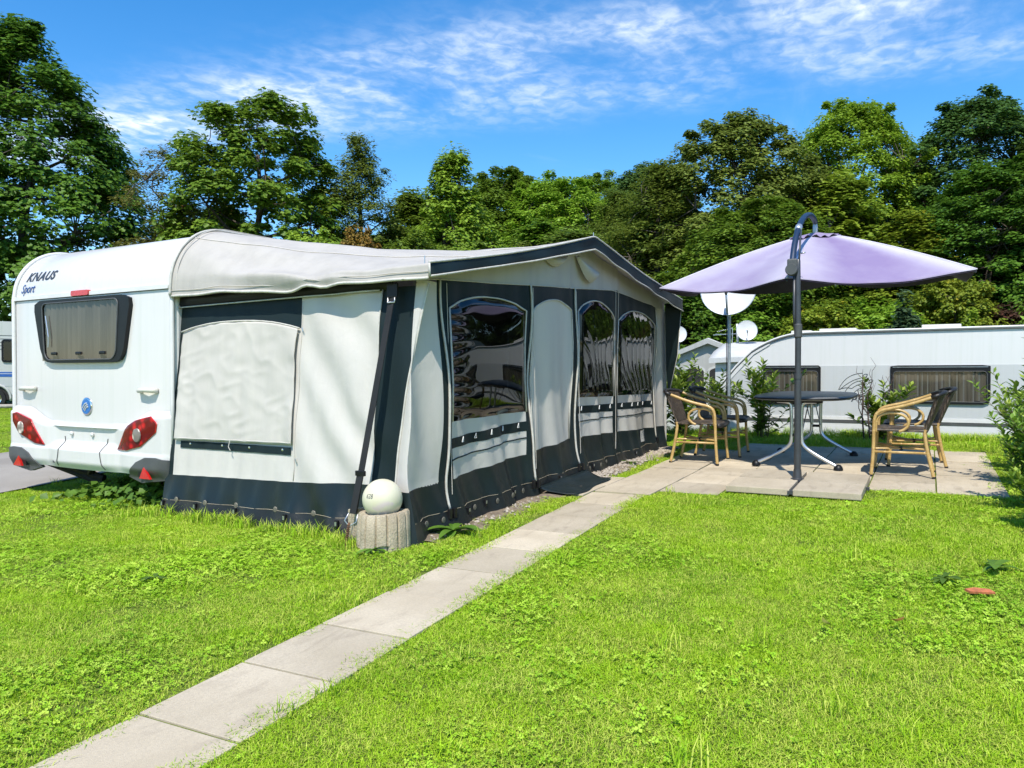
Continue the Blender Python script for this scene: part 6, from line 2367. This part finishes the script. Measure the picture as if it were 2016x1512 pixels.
d2 = make_dish('satellite_dish', 0.24, 0.02, M['dish_white'])
d2.location = (18.4, 3.80, 2.27); d2.rotation_euler = (0, R(-12), math.pi + R(16))
tag(d2, 'round white satellite dish standing on the white tent roof', 'satellite dish')
mst = MB().tube([(0, 0, 0), (0, 0.02, 0.52)], 0.026, 8).build('dish_mast', M['white_paint'], smooth=True)
mst.location = (18.55, 4.04, 1.93)
tag(mst, 'short white mast beside the round dish on the white tent roof', 'mast')
an = empty('aerial', (18.5, 4.16, 1.95))
tag(an, 'thin metal television aerial left of the round dish', 'aerial')
MB().tube([(0, 0, -0.1), (0, 0, 0.40)], 0.010, 5).build('mast', M['steel'], an)
MB().tube([(0, -0.1, 0.26), (-0.05, 0.45, 0.24)], 0.010, 5).build('boom', M['steel'], an)
for k in range(4):
    MB().tube([(-0.02 * k - 0.15, 0.02 + 0.11 * k, 0.26), (-0.02 * k + 0.15, 0.02 + 0.11 * k, 0.26)], 0.005, 4).build('element', M['steel'], an)
MB().tube([(0, 0, 0.40), (-0.05, 0.36, 0.32)], 0.006, 4).build('stay', M['steel'], an)
d3 = make_dish('satellite_dish', 0.215, 0.02, M['dish_white'])
d3.location = (19.4, 5.76, 2.28); d3.rotation_euler = (0, R(-10), math.pi + R(20))
tag(d3, 'small satellite dish peeking out beside the right edge of the navy awning', 'satellite dish')
ms = MB().tube([(0, 0, 0), (0, 0, 0.70)], 0.020, 6).build('dish_mast', M['galv'], smooth=True)
ms.location = (19.52, 5.78, 1.55)
tag(ms, 'thin mast holding the small dish beside the navy awning', 'mast')

# ================================================================== striped caravan at the left edge
LZ = float(terrain(13.0, 23.3))
lc = empty('caravan', (13.05, 23.1, LZ))
lc.rotation_euler = (0, 0, R(60))
tag(lc, 'cream caravan with blue stripe cut off by the left border', 'caravan')
pr2 = [(0.0, 0.42), (0.0, 1.5), (0.10, 2.2), (0.25, 2.50), (0.45, 2.58), (5.0, 2.58), (5.4, 2.45), (5.6, 1.7), (5.6, 0.42)]
# local: long side along +Y (out of view to the left), width along +X
m = MB()
P = [[(x, -0.0 + a, b) for a, b in pr2] for x in (0.0, 0.03, 2.2)]
m.grid(np.array(P)); m.add(P[0], [tuple(range(9))]); m.add(P[-1], [tuple(range(8, -1, -1))])
m.build('body', M['cream_panel'], lc, smooth=True, angle=30)


def lside(a, b, t): return (-t, a, b)


for z in (2.16, 2.06, 1.96, 1.86, 1.76):
    MB().prism([(0.05, z), (5.5, z), (5.5, z + 0.014), (0.05, z + 0.014)], lside, 0.0, 0.006).build('groove_rib', M['grey_plastic'], lc)
MB().prism([(0.03, 0.96), (5.5, 0.96), (5.5, 1.10), (0.03, 1.10)], lside, 0.0, 0.008).build('blue_stripe', M['stripe_blue'], lc)
MB().prism([(0.03, 1.04), (5.5, 1.04), (5.5, 1.055), (0.03, 1.055)], lside, 0.0, 0.012).build('stripe_line', M['white_paint'], lc)
MB().prism([(0.03, 0.68), (5.5, 0.68), (5.5, 0.92), (0.03, 0.92)], lside, 0.0, 0.006).build('grey_band', M['silver_panel'], lc)
w = MB().prism(rrect(0.35, 1.22, 1.38, 2.05, 0.08, 4), lside, 0.0, 0.03).build('window', M['black_plastic'], lc)
MB().prism(rrect(0.40, 1.17, 1.44, 1.99, 0.05, 4), lside, 0.03, 0.036).sheet().build('pane', M['pane'], w)
MB().lathe([(0.06, 0), (0.06, 0.10), (0.09, 0.11), (0.09, 0.15), (0.0, 0.16)], 14, (0.3, 1.38, 2.56)).build('roof_vent', M['white_paint'], lc)
wy = 1.42
w = MB().lathe([(0.17, -0.08), (0.29, -0.085), (0.315, -0.05), (0.315, 0.06), (0.17, 0.06)], 26, (0.05, wy, 0.315), 'x').build('wheel', M['rubber'], lc, smooth=True, angle=40)
MB().lathe([(0.0, -0.065), (0.10, -0.055), (0.17, -0.075), (0.19, -0.08), (0.19, 0.04)], 20, (0.045, wy, 0.315), 'x').build('rim', M['chrome'], w, smooth=True, angle=40)
arch = [(wy + 0.42 * math.cos(t), 0.32 + 0.42 * math.sin(t)) for t in np.linspace(-0.15, math.pi + 0.15, 16)]
MB().tube([(-0.02, a, b) for a, b in arch], 0.035, 6).build('wheel_arch', M['cream_panel'], lc, smooth=True)
MB().prism([(wy + 0.38 * math.cos(t), 0.32 + 0.38 * math.sin(t)) for t in np.linspace(-0.1, math.pi + 0.1, 16)], lside, 0.0, 0.004).build('wheel_well', M['dark_inside'], lc)
MB().box(0.2, 2.0, 0.2, 5.4, 0.25, 0.44).build('chassis', M['dark_inside'], lc)
# low timber rail on the grass in front of it
rl = empty('timber_rail', (11.45, 22.0, float(terrain(11.45, 22.0))))
rl.rotation_euler = (0, 0, R(151))
tag(rl, 'low weathered timber rail on the grass before the striped caravan', 'rail')
MB().tube([(-3.5, 0, 0.16), (-1.5, 0.02, 0.15), (0, -0.01, 0.165), (2.5, 0.02, 0.16)], 0.055, 9).build('beam', M['timber'], rl, smooth=True)
for x in (-3.0, -1.0, 1.0, 2.2):
    MB().tube([(x, 0, -0.1), (x, 0, 0.13)], 0.05, 8).build('post', M['timber'], rl, smooth=True)

# unseen caravan added right of the view, for reflections in the awning's panes
rc = copy_tree(lc)
rc.location = (15.5, -8.6, float(terrain(15.5, -8.6)) + 0.5)
rc.rotation_euler = (0, 0, R(-70))
tag(rc, 'unseen cream caravan added outside the right border for window reflections', 'caravan')

# ================================================================== small things on the lawn
m = MB()
m.add([(-0.10, -0.035, 0.0), (0.11, -0.03, 0.0), (0.10, 0.03, 0.0), (-0.02, 0.045, 0.0), (-0.11, 0.02, 0.0), (-0.10, -0.035, 0.014), (0.11, -0.03, 0.012), (0.10, 0.03, 0.016), (-0.02, 0.045, 0.018), (-0.11, 0.02, 0.014)],
      [(0, 1, 2, 3, 4), (9, 8, 7, 6, 5), (0, 1, 6, 5), (1, 2, 7, 6), (2, 3, 8, 7), (3, 4, 9, 8), (4, 0, 5, 9)])
o = m.build('tile_shard', M['terracotta'])
o.scale = (0.62, 0.62, 0.8); o.location = (4.42, -0.23, g(4.42, -0.23) + 0.028); o.rotation_euler = (0.12, 0.05, R(-60))
tag(o, 'broken orange terracotta tile lying in the grass at the right', 'tile')

# ================================================================== shrubs by the patio
def make_shrub(name, seed, h, spread, stems, leaf, mat, per_stem=46, branchy=3, top_light=True, twig=M['stem']):
    r = np.random.default_rng(seed)
    root = empty(name)
    mb = MB(); C = []; Nn = []; S = []; T = []; Yd = []
    for s in range(stems):
        az = r.uniform(0, 2 * math.pi); lean = r.uniform(0.05, 1.0) * spread
        H_ = h * r.uniform(0.55, 1.0)
        base = np.array([r.normal(0, 0.05), r.normal(0, 0.05), -0.05])
        tip = np.array([math.cos(az) * lean, math.sin(az) * lean, H_])
        pts = [base, base * 0.4 + tip * 0.4 + np.array([0, 0, 0.05]), tip]
        b = bend(pts, 2); mb.tube(b, np.linspace(0.009, 0.003, len(b)), 4, cap=False)
        runs = [b]
        for q in range(branchy):
            i0 = r.integers(2, len(b) - 2)
            d = r.normal(0, 0.12, 3); d[2] = abs(d[2]) + 0.14
            e = b[i0] + d * (h / 0.8)
            bb = bend([b[i0], (b[i0] + e) / 2 + np.array([d[0], d[1], 0]) * 0.15, e], 1)
            mb.tube(bb, np.linspace(0.005, 0.002, len(bb)), 3, cap=False)
            runs.append(bb)
        for bi, run in enumerate(runs):
            A = np.array(run)
            L = np.concatenate([[0], np.cumsum(np.linalg.norm(np.diff(A, axis=0), axis=1))])
            nl = per_stem // (1 if bi == 0 else 3)
            for k in range(nl):
                u = (k + 0.6) / nl
                u = 0.18 + 0.82 * u if bi == 0 else 0.1 + 0.9 * u
                p = np.array([np.interp(u * L[-1], L, A[:, j]) for j in range(3)])
                td = A[-1] - A[max(0, len(A) - 3)]; td = td / (np.linalg.norm(td) + 1e-6)
                phi = k * 2.4 + r.uniform(-.4, .4)
                rad = np.array([math.cos(phi), math.sin(phi), 0.0])
                dirv = rad * r.uniform(0.7, 1.0) + td * (0.25 + 0.9 * u ** 4) + np.array([0, 0, 0.15])
                dirv /= np.linalg.norm(dirv)
                s_ = leaf * r.uniform(0.7, 1.2) * (1.0 if u < 0.93 else 0.75)
                C.append(p + dirv * s_ * 0.55); S.append(s_); Yd.append(dirv)
                nrm = np.cross(dirv, np.cross(np.array([0, 0, 1.0]), dirv)) + r.normal(0, 0.25, 3)
                Nn.append(nrm); T.append(min(1, 0.15 + 0.45 * u + r.uniform(0, 0.25) + (0.25 if u > 0.9 else 0)))
    mb.build('stems', twig, root, smooth=True, fix=False)
    C = np.array(C); Nn = np.array(Nn); S = np.array(S); Yd = np.array(Yd); T = np.array(T)
    V, F = leaf_shape('ellipse')
    Nn = Nn - Yd * (Nn * Yd).sum(1)[:, None]; Nn /= np.linalg.norm(Nn, axis=1)[:, None] + 1e-9
    X = np.cross(Yd, Nn)
    P = C[:, None, :] + S[:, None, None] * (V[None, :, 0, None] * X[:, None, :] + (V[None, :, 1, None] - 0.5) * Yd[:, None, :] + V[None, :, 2, None] * Nn[:, None, :])
    n, k = len(C), len(V)
    faces = (np.arange(n)[:, None, None] * k + np.array(F)[None]).reshape(-1, 3)
    me = bpy.data.meshes.new('foliage')
    me.from_pydata(P.reshape(-1, 3).tolist(), [], faces.tolist())
    me.attributes.new('tone', 'FLOAT', 'POINT').data.foreach_set('value', np.repeat(T, k).astype(np.float32))
    me.materials.append(mat)
    o = bpy.data.objects.new('foliage', me); COL.objects.link(o); o.parent = root
    return root


SG = 'laurel shrubs along the patio'
LM = M['leaf_laurel']


def put(root, x, y, label, s=1.0, rz=0.0, sz=None, group=SG, cat='shrub'):
    root.location = (x, y, float(terrain(x, y)) - 0.01)
    root.rotation_euler = (0, 0, rz); root.scale = (s, s, sz or s)
    tag(root, label, cat, group)


sA = make_shrub('laurel_shrub', 101, 0.98, 0.36, 9, 0.125, LM)
put(sA, 11.25, 3.32, 'dense laurel shrub behind the left chairs beside the navy awning', 1.05, 0.0)
sB = make_shrub('laurel_shrub', 102, 1.05, 0.26, 6, 0.130, LM)
put(sB, 11.45, 2.10, 'upright laurel shrub left of the table before the far caravan', 1.02, 0.6)
c = copy_tree(sA); put(c, 11.55, 2.75, 'laurel shrub at the foot of the dish pole', 0.86, 2.1)
c = copy_tree(sB); put(c, 11.5, 3.75, 'laurel shrub close to the right corner of the navy awning', 1.05, 3.0)
sC = make_shrub('laurel_shrub', 103, 0.80, 0.34, 7, 0.125, LM)
put(sC, 11.6, 0.54, 'laurel shrub right of the table at the far caravan wall', 1.0, 0.0)
# bare dead stems standing in it
r = np.random.default_rng(9)
m = MB()


def twig(p, d, L, rad, lv):
    e = p + d * L
    m.tube([p, (p + e) / 2 + r.normal(0, 0.02, 3), e], [rad, rad * 0.8, rad * 0.45], 5, cap=False)
    if lv > 0:
        for k in range(3):
            dd = d + r.normal(0, 0.38, 3); dd[2] = abs(dd[2]); dd /= np.linalg.norm(dd)
            twig(p + d * L * r.uniform(0.45, 1.0), dd, L * r.uniform(0.4, 0.6), rad * 0.55, lv - 1)


for (dx, dy) in ((0.0, 0.10), (0.05, -0.14), (-0.03, 0.02)):
    d = np.array([r.normal(0, 0.08), r.normal(0, 0.12), 1.0]); d /= np.linalg.norm(d)
    twig(np.array([dx, dy, -0.05]), d, 0.72, 0.013, 2)
dead = m.build('dead_shrub', M['dead_stem'], smooth=True, fix=False)
dead.location = (11.55, 0.68, float(terrain(11.55, 0.68)))
tag(dead, 'bare brown stems of a dead shrub right of the table', 'shrub')

sD = make_shrub('laurel_shrub', 104, 1.25, 0.55, 16, 0.115, M['leaf_laurel'], 60, 4)
put(sD, 8.95, -1.08, 'tall laurel shrub at the right border beside the patio', 1.0, 0.0)
c = copy_tree(sD); put(c, 7.95, -0.95, 'laurel shrub at the right border by the front corner of the patio', 0.78, 2.2)
c = copy_tree(sD); put(c, 7.0, -0.74, 'low dark laurel shrub at the right border beside the lawn', 0.62, 4.0)
c = copy_tree(sD); put(c, 10.2, -1.25, 'laurel shrub at the right border behind the patio', 0.9, 1.0)
c = copy_tree(sC); put(c, 6.2, -0.66, 'small laurel shrub at the right border nearest the camera', 0.62, 1.4)

# broad leaved weeds
def make_rosette(name, seed, nl, L, mat, up=0.6):
    r = np.random.default_rng(seed)
    m = MB(); tn = []
    for k in range(nl):
        az = k * 2.4 + r.uniform(-.4, .4); l = L * r.uniform(0.6, 1.1); w = l * r.uniform(0.14, 0.20); el = r.uniform(0.2, 1.1) * up
        P = []
        for i in range(7):
            u = i / 6
            x = l * u * math.cos(el * (1 - 0.6 * u)); z = l * (u * math.sin(el) - 0.42 * u * u)
            ww = w * math.sin(math.pi * (0.08 + 0.90 * u)) ** 0.8
            row = []
            for s in (-1, 0, 1):
                row.append((x * math.cos(az) - s * ww * math.sin(az), x * math.sin(az) + s * ww * math.cos(az), z + 0.02 + (0.22 * ww if s else 0)))
            P.append(row)
        m.grid(np.array(P)); tn += [r.uniform(0, 1)] * 21
    o = m.build(name, mat, smooth=True, fix=False)
    o.data.attributes.new('tone', 'FLOAT', 'POINT').data.foreach_set('value', np.array(tn, np.float32))
    return o


for (x, y, nl, L, lab) in ((4.44, 2.93, 13, 0.24, 'leafy plantain weed at the awning foot right of the planting ring'),
                           (3.78, 3.12, 7, 0.13, 'small broad leaved weed in front of the planting ring'),
                           (4.95, -0.33, 6, 0.16, 'bluish broad leaf weed near the right border of the lawn'),
                           (4.6, -0.08, 8, 0.12, 'little weed tuft just behind the broken orange tile'),
                           (8.05, 2.93, 9, 0.12, 'weed growing in the gravel along the awning near its label patch'),
                           (2.75, 3.85, 6, 0.09, 'single dandelion rosette in the left part of the lawn')):
    o = make_rosette('weed', int(x * 100), nl, L, M['leaf_weed'])
    o.location = (x, y, float(terrain(x, y)) + 0.012)
    tag(o, lab, 'weed')

# leafy ground cover in the shade under the near caravan
r = np.random.default_rng(55)
n = 900
C = np.column_stack([r.normal(4.50, 0.22, n), r.uniform(5.72, 7.15, n), np.zeros(n)])
hgt = 0.16 * np.clip(1.15 - ((C[:, 1] - 6.35) / 0.75) ** 2, 0.15, 1)
C[:, 2] = terrain(C[:, 0], C[:, 1]) + 0.02 + r.uniform(0, 1, n) * hgt
me = leaves_mesh('ground_cover', C, np.array([-0.3, -0.1, 1.0]) + r.normal(0, 0.4, (n, 3)), r.uniform(0.05, 0.095, n), 'kite', r, r.uniform(0, 0.8, n), M['leaf_weed'])
gcv = bpy.data.objects.new('ground_cover', me); COL.objects.link(gcv)
tag(gcv, 'leafy ground cover growing under the near caravan', 'ground cover', kind='stuff')

# ================================================================== grass
def blades(name, seed, n, rad, h, w, mat, lean=0.5, flat=False):
    """a tuft of bent blades as one mesh"""
    r = np.random.default_rng(seed)
    V = []; F = []; T = []
    for i in range(n):
        a = r.uniform(0, 2 * math.pi); q = rad * math.sqrt(r.uniform())
        bx, by = q * math.cos(a), q * math.sin(a)
        hh = h * r.uniform(0.45, 1.15); ww = w * r.uniform(0.7, 1.2)
        az = r.uniform(0, 2 * math.pi); ln = lean * r.uniform(0.2, 1.3)
        dx, dy = math.cos(az), math.sin(az); sx, sy = -dy * ww / 2, dx * ww / 2
        b = len(V)
        for (u, k) in ((0.0, 1.0), (0.55, 0.85)):
            ox = dx * ln * hh * u * u; oy = dy * ln * hh * u * u; oz = hh * u * (1 - 0.25 * ln * u)
            V += [(bx + ox - sx * k, by + oy - sy * k, oz), (bx + ox + sx * k, by + oy + sy * k, oz)]
        V.append((bx + dx * ln * hh, by + dy * ln * hh, hh * (1 - 0.30 * ln)))
        F += [(b, b + 1, b + 3, b + 2), (b + 2, b + 3, b + 4)]
        T += [r.uniform()] * 5
    me = bpy.data.meshes.new(name)
    me.from_pydata(V, [], F)
    me.attributes.new('tone', 'FLOAT', 'POINT').data.foreach_set('value', np.array(T, np.float32))
    me.materials.append(mat)
    return bpy.data.objects.new(name, me)


def clover(name, seed, n, rad, h, s, mat):
    r = np.random.default_rng(seed)
    V = []; F = []; T = []
    for i in range(n):
        a = r.uniform(0, 2 * math.pi); q = rad * math.sqrt(r.uniform())
        c = np.array([q * math.cos(a), q * math.sin(a), h * r.uniform(0.5, 1.1)])
        tl = r.normal(0, 0.35, 2); s_ = s * r.uniform(0.6, 1.2); a0 = r.uniform(0, 6.28); tn = r.uniform()
        for k in range(3):
            th = a0 + k * 2.094
            d = np.array([math.cos(th), math.sin(th), 0]); p = np.array([-d[1], d[0], 0])
            L = [c, c + d * s_ * 0.6 + p * s_ * 0.45, c + d * s_ * 1.0, c + d * s_ * 0.6 - p * s_ * 0.45]
            L = [(v[0], v[1], v[2] + (v[0] - c[0]) * tl[0] + (v[1] - c[1]) * tl[1] + (0.15 * s_ if j in (1, 3) else 0)) for j, v in enumerate(L)]
            b = len(V); V += L; F.append((b, b + 1, b + 2, b + 3)); T += [tn] * 4
    me = bpy.data.meshes.new(name)
    me.from_pydata(V, [], F)
    me.attributes.new('tone', 'FLOAT', 'POINT').data.foreach_set('value', np.array(T, np.float32))
    me.materials.append(mat)
    return bpy.data.objects.new(name, me)


pcol = bpy.data.collections.new('grass_tufts')     # holds only the tuft shapes, not part of the scene
protos = [blades('tuft_a', 1, 92, 0.10, 0.026, 0.0030, M['grass'], 1.3), blades('tuft_b', 2, 92, 0.10, 0.023, 0.0032, M['grass'], 1.6),
          blades('tuft_c', 3, 80, 0.10, 0.029, 0.0030, M['grass'], 1.2), blades('tuft_d', 4, 96, 0.105, 0.019, 0.0032, M['grass'], 1.7),
          clover('tuft_e', 5, 20, 0.08, 0.028, 0.011, M['clover']), clover('tuft_f', 6, 24, 0.08, 0.024, 0.009, M['clover']),
          blades('tuft_g', 7, 26, 0.06, 0.13, 0.0055, M['grass'], 0.7)]
for p in protos: pcol.objects.link(p)

rg = np.random.default_rng(77)
gn1, gn2 = vnoise(71), vnoise(72)


def path_edges(x):
    yl = 2.452 + PATH_ANG * (x - 1.7)
    return yl - 0.49, yl


def keep(x, y):
    """True where grass grows"""
    jit = 0.035 * gn1(x * 7, y * 7)
    lo, hi = path_edges(x)
    on_path = (x < 6.4) & (y > lo + 0.025 + jit) & (y < hi + 0.035 + jit * 0.6)
    on_pat = np.zeros_like(on_path)
    for ci in range(6):
        y1, y0 = ycols[ci], ycols[ci + 1]
        x0 = 6.38 if ci == 0 else (6.66 if ci < 2 else (7.0 if ci in (2, 3) else 7.45))
        x1 = 9.72 if ci == 0 else 10.5
        on_pat |= (x > x0 + jit) & (x < x1 + jit) & (y > y0 - (0.0 if ci < 5 else -0.05) + (jit if ci == 5 else 0)) & (y <= y1 + (jit if ci == 0 else 0))
    on_pat |= (x > 6.16) & (x < 7.16) & (y > 2.66) & (y < 3.02)
    on_w = (x > 6.78) & (x < 7.85) & (y > 0.48) & (y < 1.585)
    mat_a = (x > 5.97) & (x < 7.1) & (y > 2.66) & (y < 3.1)
    awn_a = (x > 4.04) & (x < 10.0) & (y > 2.985 + 0.05 * gn2(x * 4, y)) & (y < 5.66)
    soil = (x > 7.1) & (x < 9.6) & (y > 2.86 + 0.04 * gn2(x * 5, 1)) & (y < 3.1)
    soil |= (x > 4.15) & (x < 6.0) & (y > 3.0 + 0.05 * gn2(x * 5, 3)) & (y < 3.1) & (gn1(x * 11, y * 11) > -0.5)
    car_a = (x > 4.65) & (x < 10.3) & (y > 5.5) & (y < 7.7)
    rd = np.abs(y - (9.80 + 0.25 * (x - 5.0))) < 1.62
    bank = (x > 12.5) & (y < 7)
    pl_ = (x - pc[0]) ** 2 + (y - pc[1]) ** 2 < 0.19 ** 2
    bare = (gn1(x * 1.7 + 9, y * 1.7) > 0.62) & (rg.uniform(size=x.shape) < 0.6)
    return ~(on_path | on_pat | on_w | mat_a | awn_a | soil | car_a | rd | bank | pl_ | bare)


def scatter(x0, x1, y0, y1, dens):
    n = int((x1 - x0) * (y1 - y0) * dens)
    x = rg.uniform(x0, x1, n); y = rg.uniform(y0, y1, n)
    # drop what the camera and its neighbourhood could not see
    fx = x * math.cos(YAW) + y * math.sin(YAW); sx = x * math.sin(YAW) - y * math.cos(YAW)
    k = keep(x, y) & (fx > 0.8) & (np.abs(sx) < fx * 0.78 + 1.2)
    return np.stack([x[k], y[k]], 1)


JT = np.concatenate([np.column_stack([rg.uniform(6.7, 7.85, 40), rg.normal(1.605, 0.018, 40)]), np.column_stack([rg.normal(7.315, 0.015, 16), rg.uniform(0.5, 1.6, 16)]), np.column_stack([rg.uniform(6.8, 10.4, 22), rg.normal(0.475, 0.012, 22)]), np.column_stack([rg.uniform(9.0, 10.5, 12), rg.normal(-0.5, 0.08, 12)])])
zones = [JT, scatter(0.3, 4.6, -1.4, 5.6, 520), scatter(4.6, 7.5, -2.0, 3.2, 400), scatter(7.5, 12.5, -2.5, 4.2, 230), scatter(1.5, 4.7, 5.6, 9, 260),
         scatter(4.6, 12.5, 5.6, 26, 60), scatter(2.0, 4.6, 9, 12, 90)]
PT = np.concatenate(zones)
dist = np.hypot(PT[:, 0], PT[:, 1])
sc = 0.80 + 0.45 * rg.uniform(size=len(PT)) + 0.03 * np.clip(dist - 4, 0, 10)
sc *= 1.0 + 0.25 * gn2(PT[:, 0] * 1.5, PT[:, 1] * 1.5)
clv = gn1(PT[:, 0] * 1.1 + 3, PT[:, 1] * 1.1) + 0.5 * gn2(PT[:, 0] * 3.1, PT[:, 1] * 3.1)
idx = rg.integers(0, 4, len(PT))
m_cl = (clv + rg.normal(0, 0.45, len(PT))) > 0.66
near_path = (PT[:, 0] < 6.6) & (PT[:, 1] > path_edges(PT[:, 0])[0] - 0.06) & (PT[:, 1] < path_edges(PT[:, 0])[1] + 0.06)
m_cl &= ~near_path
idx[m_cl] = rg.integers(4, 6, m_cl.sum())
# longer grass at edges that the mower misses
lo, hi = path_edges(PT[:, 0])
edge = ((np.abs(PT[:, 0] - 10.75) < 0.3) & (PT[:, 1] > -0.8) & (PT[:, 1] < 2.7) & (rg.uniform(size=len(PT)) < 0.15)) | ((PT[:, 0] > 11.6) & (rg.uniform(size=len(PT)) < 0.55)) \
    | ((np.abs(PT[:, 0] - 4.0) < 0.1) & (PT[:, 1] > 3.0) & (PT[:, 1] < 5.7) & (rg.uniform(size=len(PT)) < 0.35)) | ((np.hypot(PT[:, 0] - 3.87, PT[:, 1] - 3.42) < 0.12)) \
    | ((np.abs(PT[:, 1] - lo) < 0.06) & (PT[:, 0] < 6.5) & (rg.uniform(size=len(PT)) < 0.015)) | ((PT[:, 1] < -0.75) & (rg.uniform(size=len(PT)) < 0.3)) | (rg.uniform(size=len(PT)) < 0.004)
idx[edge] = 6
idx[:len(JT)] = rg.integers(3, 6, len(JT)); sc[:len(JT)] *= 0.42
sc[idx == 6] *= 0.8
PZ = terrain(PT[:, 0], PT[:, 1]) + 0.012 * 0.35 * nz1(PT[:, 0] * 1.3, PT[:, 1] * 1.3) - 0.002
me = bpy.data.meshes.new('grass')
me.vertices.add(len(PT))
me.vertices.foreach_set('co', np.column_stack([PT, PZ]).astype(np.float32).ravel())
for nm_, val in (('sc', sc), ('rot', rg.uniform(0, 6.283, len(PT)))):
    me.attributes.new(nm_, 'FLOAT', 'POINT').data.foreach_set('value', val.astype(np.float32))
me.attributes.new('pick', 'INT', 'POINT').data.foreach_set('value', idx.astype(np.int32))
grass = bpy.data.objects.new('grass', me); COL.objects.link(grass)
tag(grass, 'short mown grass with clover covering the lawn', 'grass', kind='stuff')
ng = bpy.data.node_groups.new('scatter_grass', 'GeometryNodeTree')
ng.interface.new_socket('Geometry', in_out='INPUT', socket_type='NodeSocketGeometry')
ng.interface.new_socket('Geometry', in_out='OUTPUT', socket_type='NodeSocketGeometry')
N_ = ng.nodes; L_ = ng.links
gi, go = N_.new('NodeGroupInput'), N_.new('NodeGroupOutput')
ci_ = N_.new('GeometryNodeCollectionInfo')
ci_.inputs['Collection'].default_value = pcol
ci_.inputs['Separate Children'].default_value = True
ci_.inputs['Reset Children'].default_value = True
ip = N_.new('GeometryNodeInstanceOnPoints')
ip.inputs['Pick Instance'].default_value = True


def named(nm_, typ):
    n = N_.new('GeometryNodeInputNamedAttribute'); n.data_type = typ
    n.inputs['Name'].default_value = nm_
    return n.outputs['Attribute']


cb = N_.new('ShaderNodeCombineXYZ')
L_.new(named('rot', 'FLOAT'), cb.inputs['Z'])
L_.new(gi.outputs[0], ip.inputs['Points'])
L_.new(ci_.outputs[0], ip.inputs['Instance'])
L_.new(named('pick', 'INT'), ip.inputs['Instance Index'])
L_.new(cb.outputs[0], ip.inputs['Rotation'])
L_.new(named('sc', 'FLOAT'), ip.inputs['Scale'])
L_.new(ip.outputs[0], go.inputs[0])
gm = grass.modifiers.new('scatter', 'NODES'); gm.node_group = ng

# fallen leaves on the lawn
FL = [(3.73, 0.11, 'pale curled leaf lying on the lawn at the lower right', M['leaf_orange']), (3.56, 0.39, 'small brown leaf on the lawn right of the middle', M['leaf_rust'])]
for k, (x, y, lab, mt) in enumerate(FL):
    m = MB()
    P = [[(0.035 * u, 0.012 * s * math.sin(math.pi * (0.1 + 0.85 * (u + 1) / 2)), 0.05 + 0.010 * u * u + 0.006 * abs(s)) for s in (-1, 0, 1)] for u in np.linspace(-1, 1, 8)]
    o = m.grid(np.array(P)).build('fallen_leaf', mt, smooth=True, fix=False)
    o.data.attributes.new('tone', 'FLOAT', 'POINT').data.foreach_set('value', np.full(24, 0.7, np.float32))
    o.location = (x, y, g(x, y)); o.rotation_euler = (0, 0, R(-40 + 70 * k))
    tag(o, lab, 'leaf')
print('GRASS POINTS', len(PT))
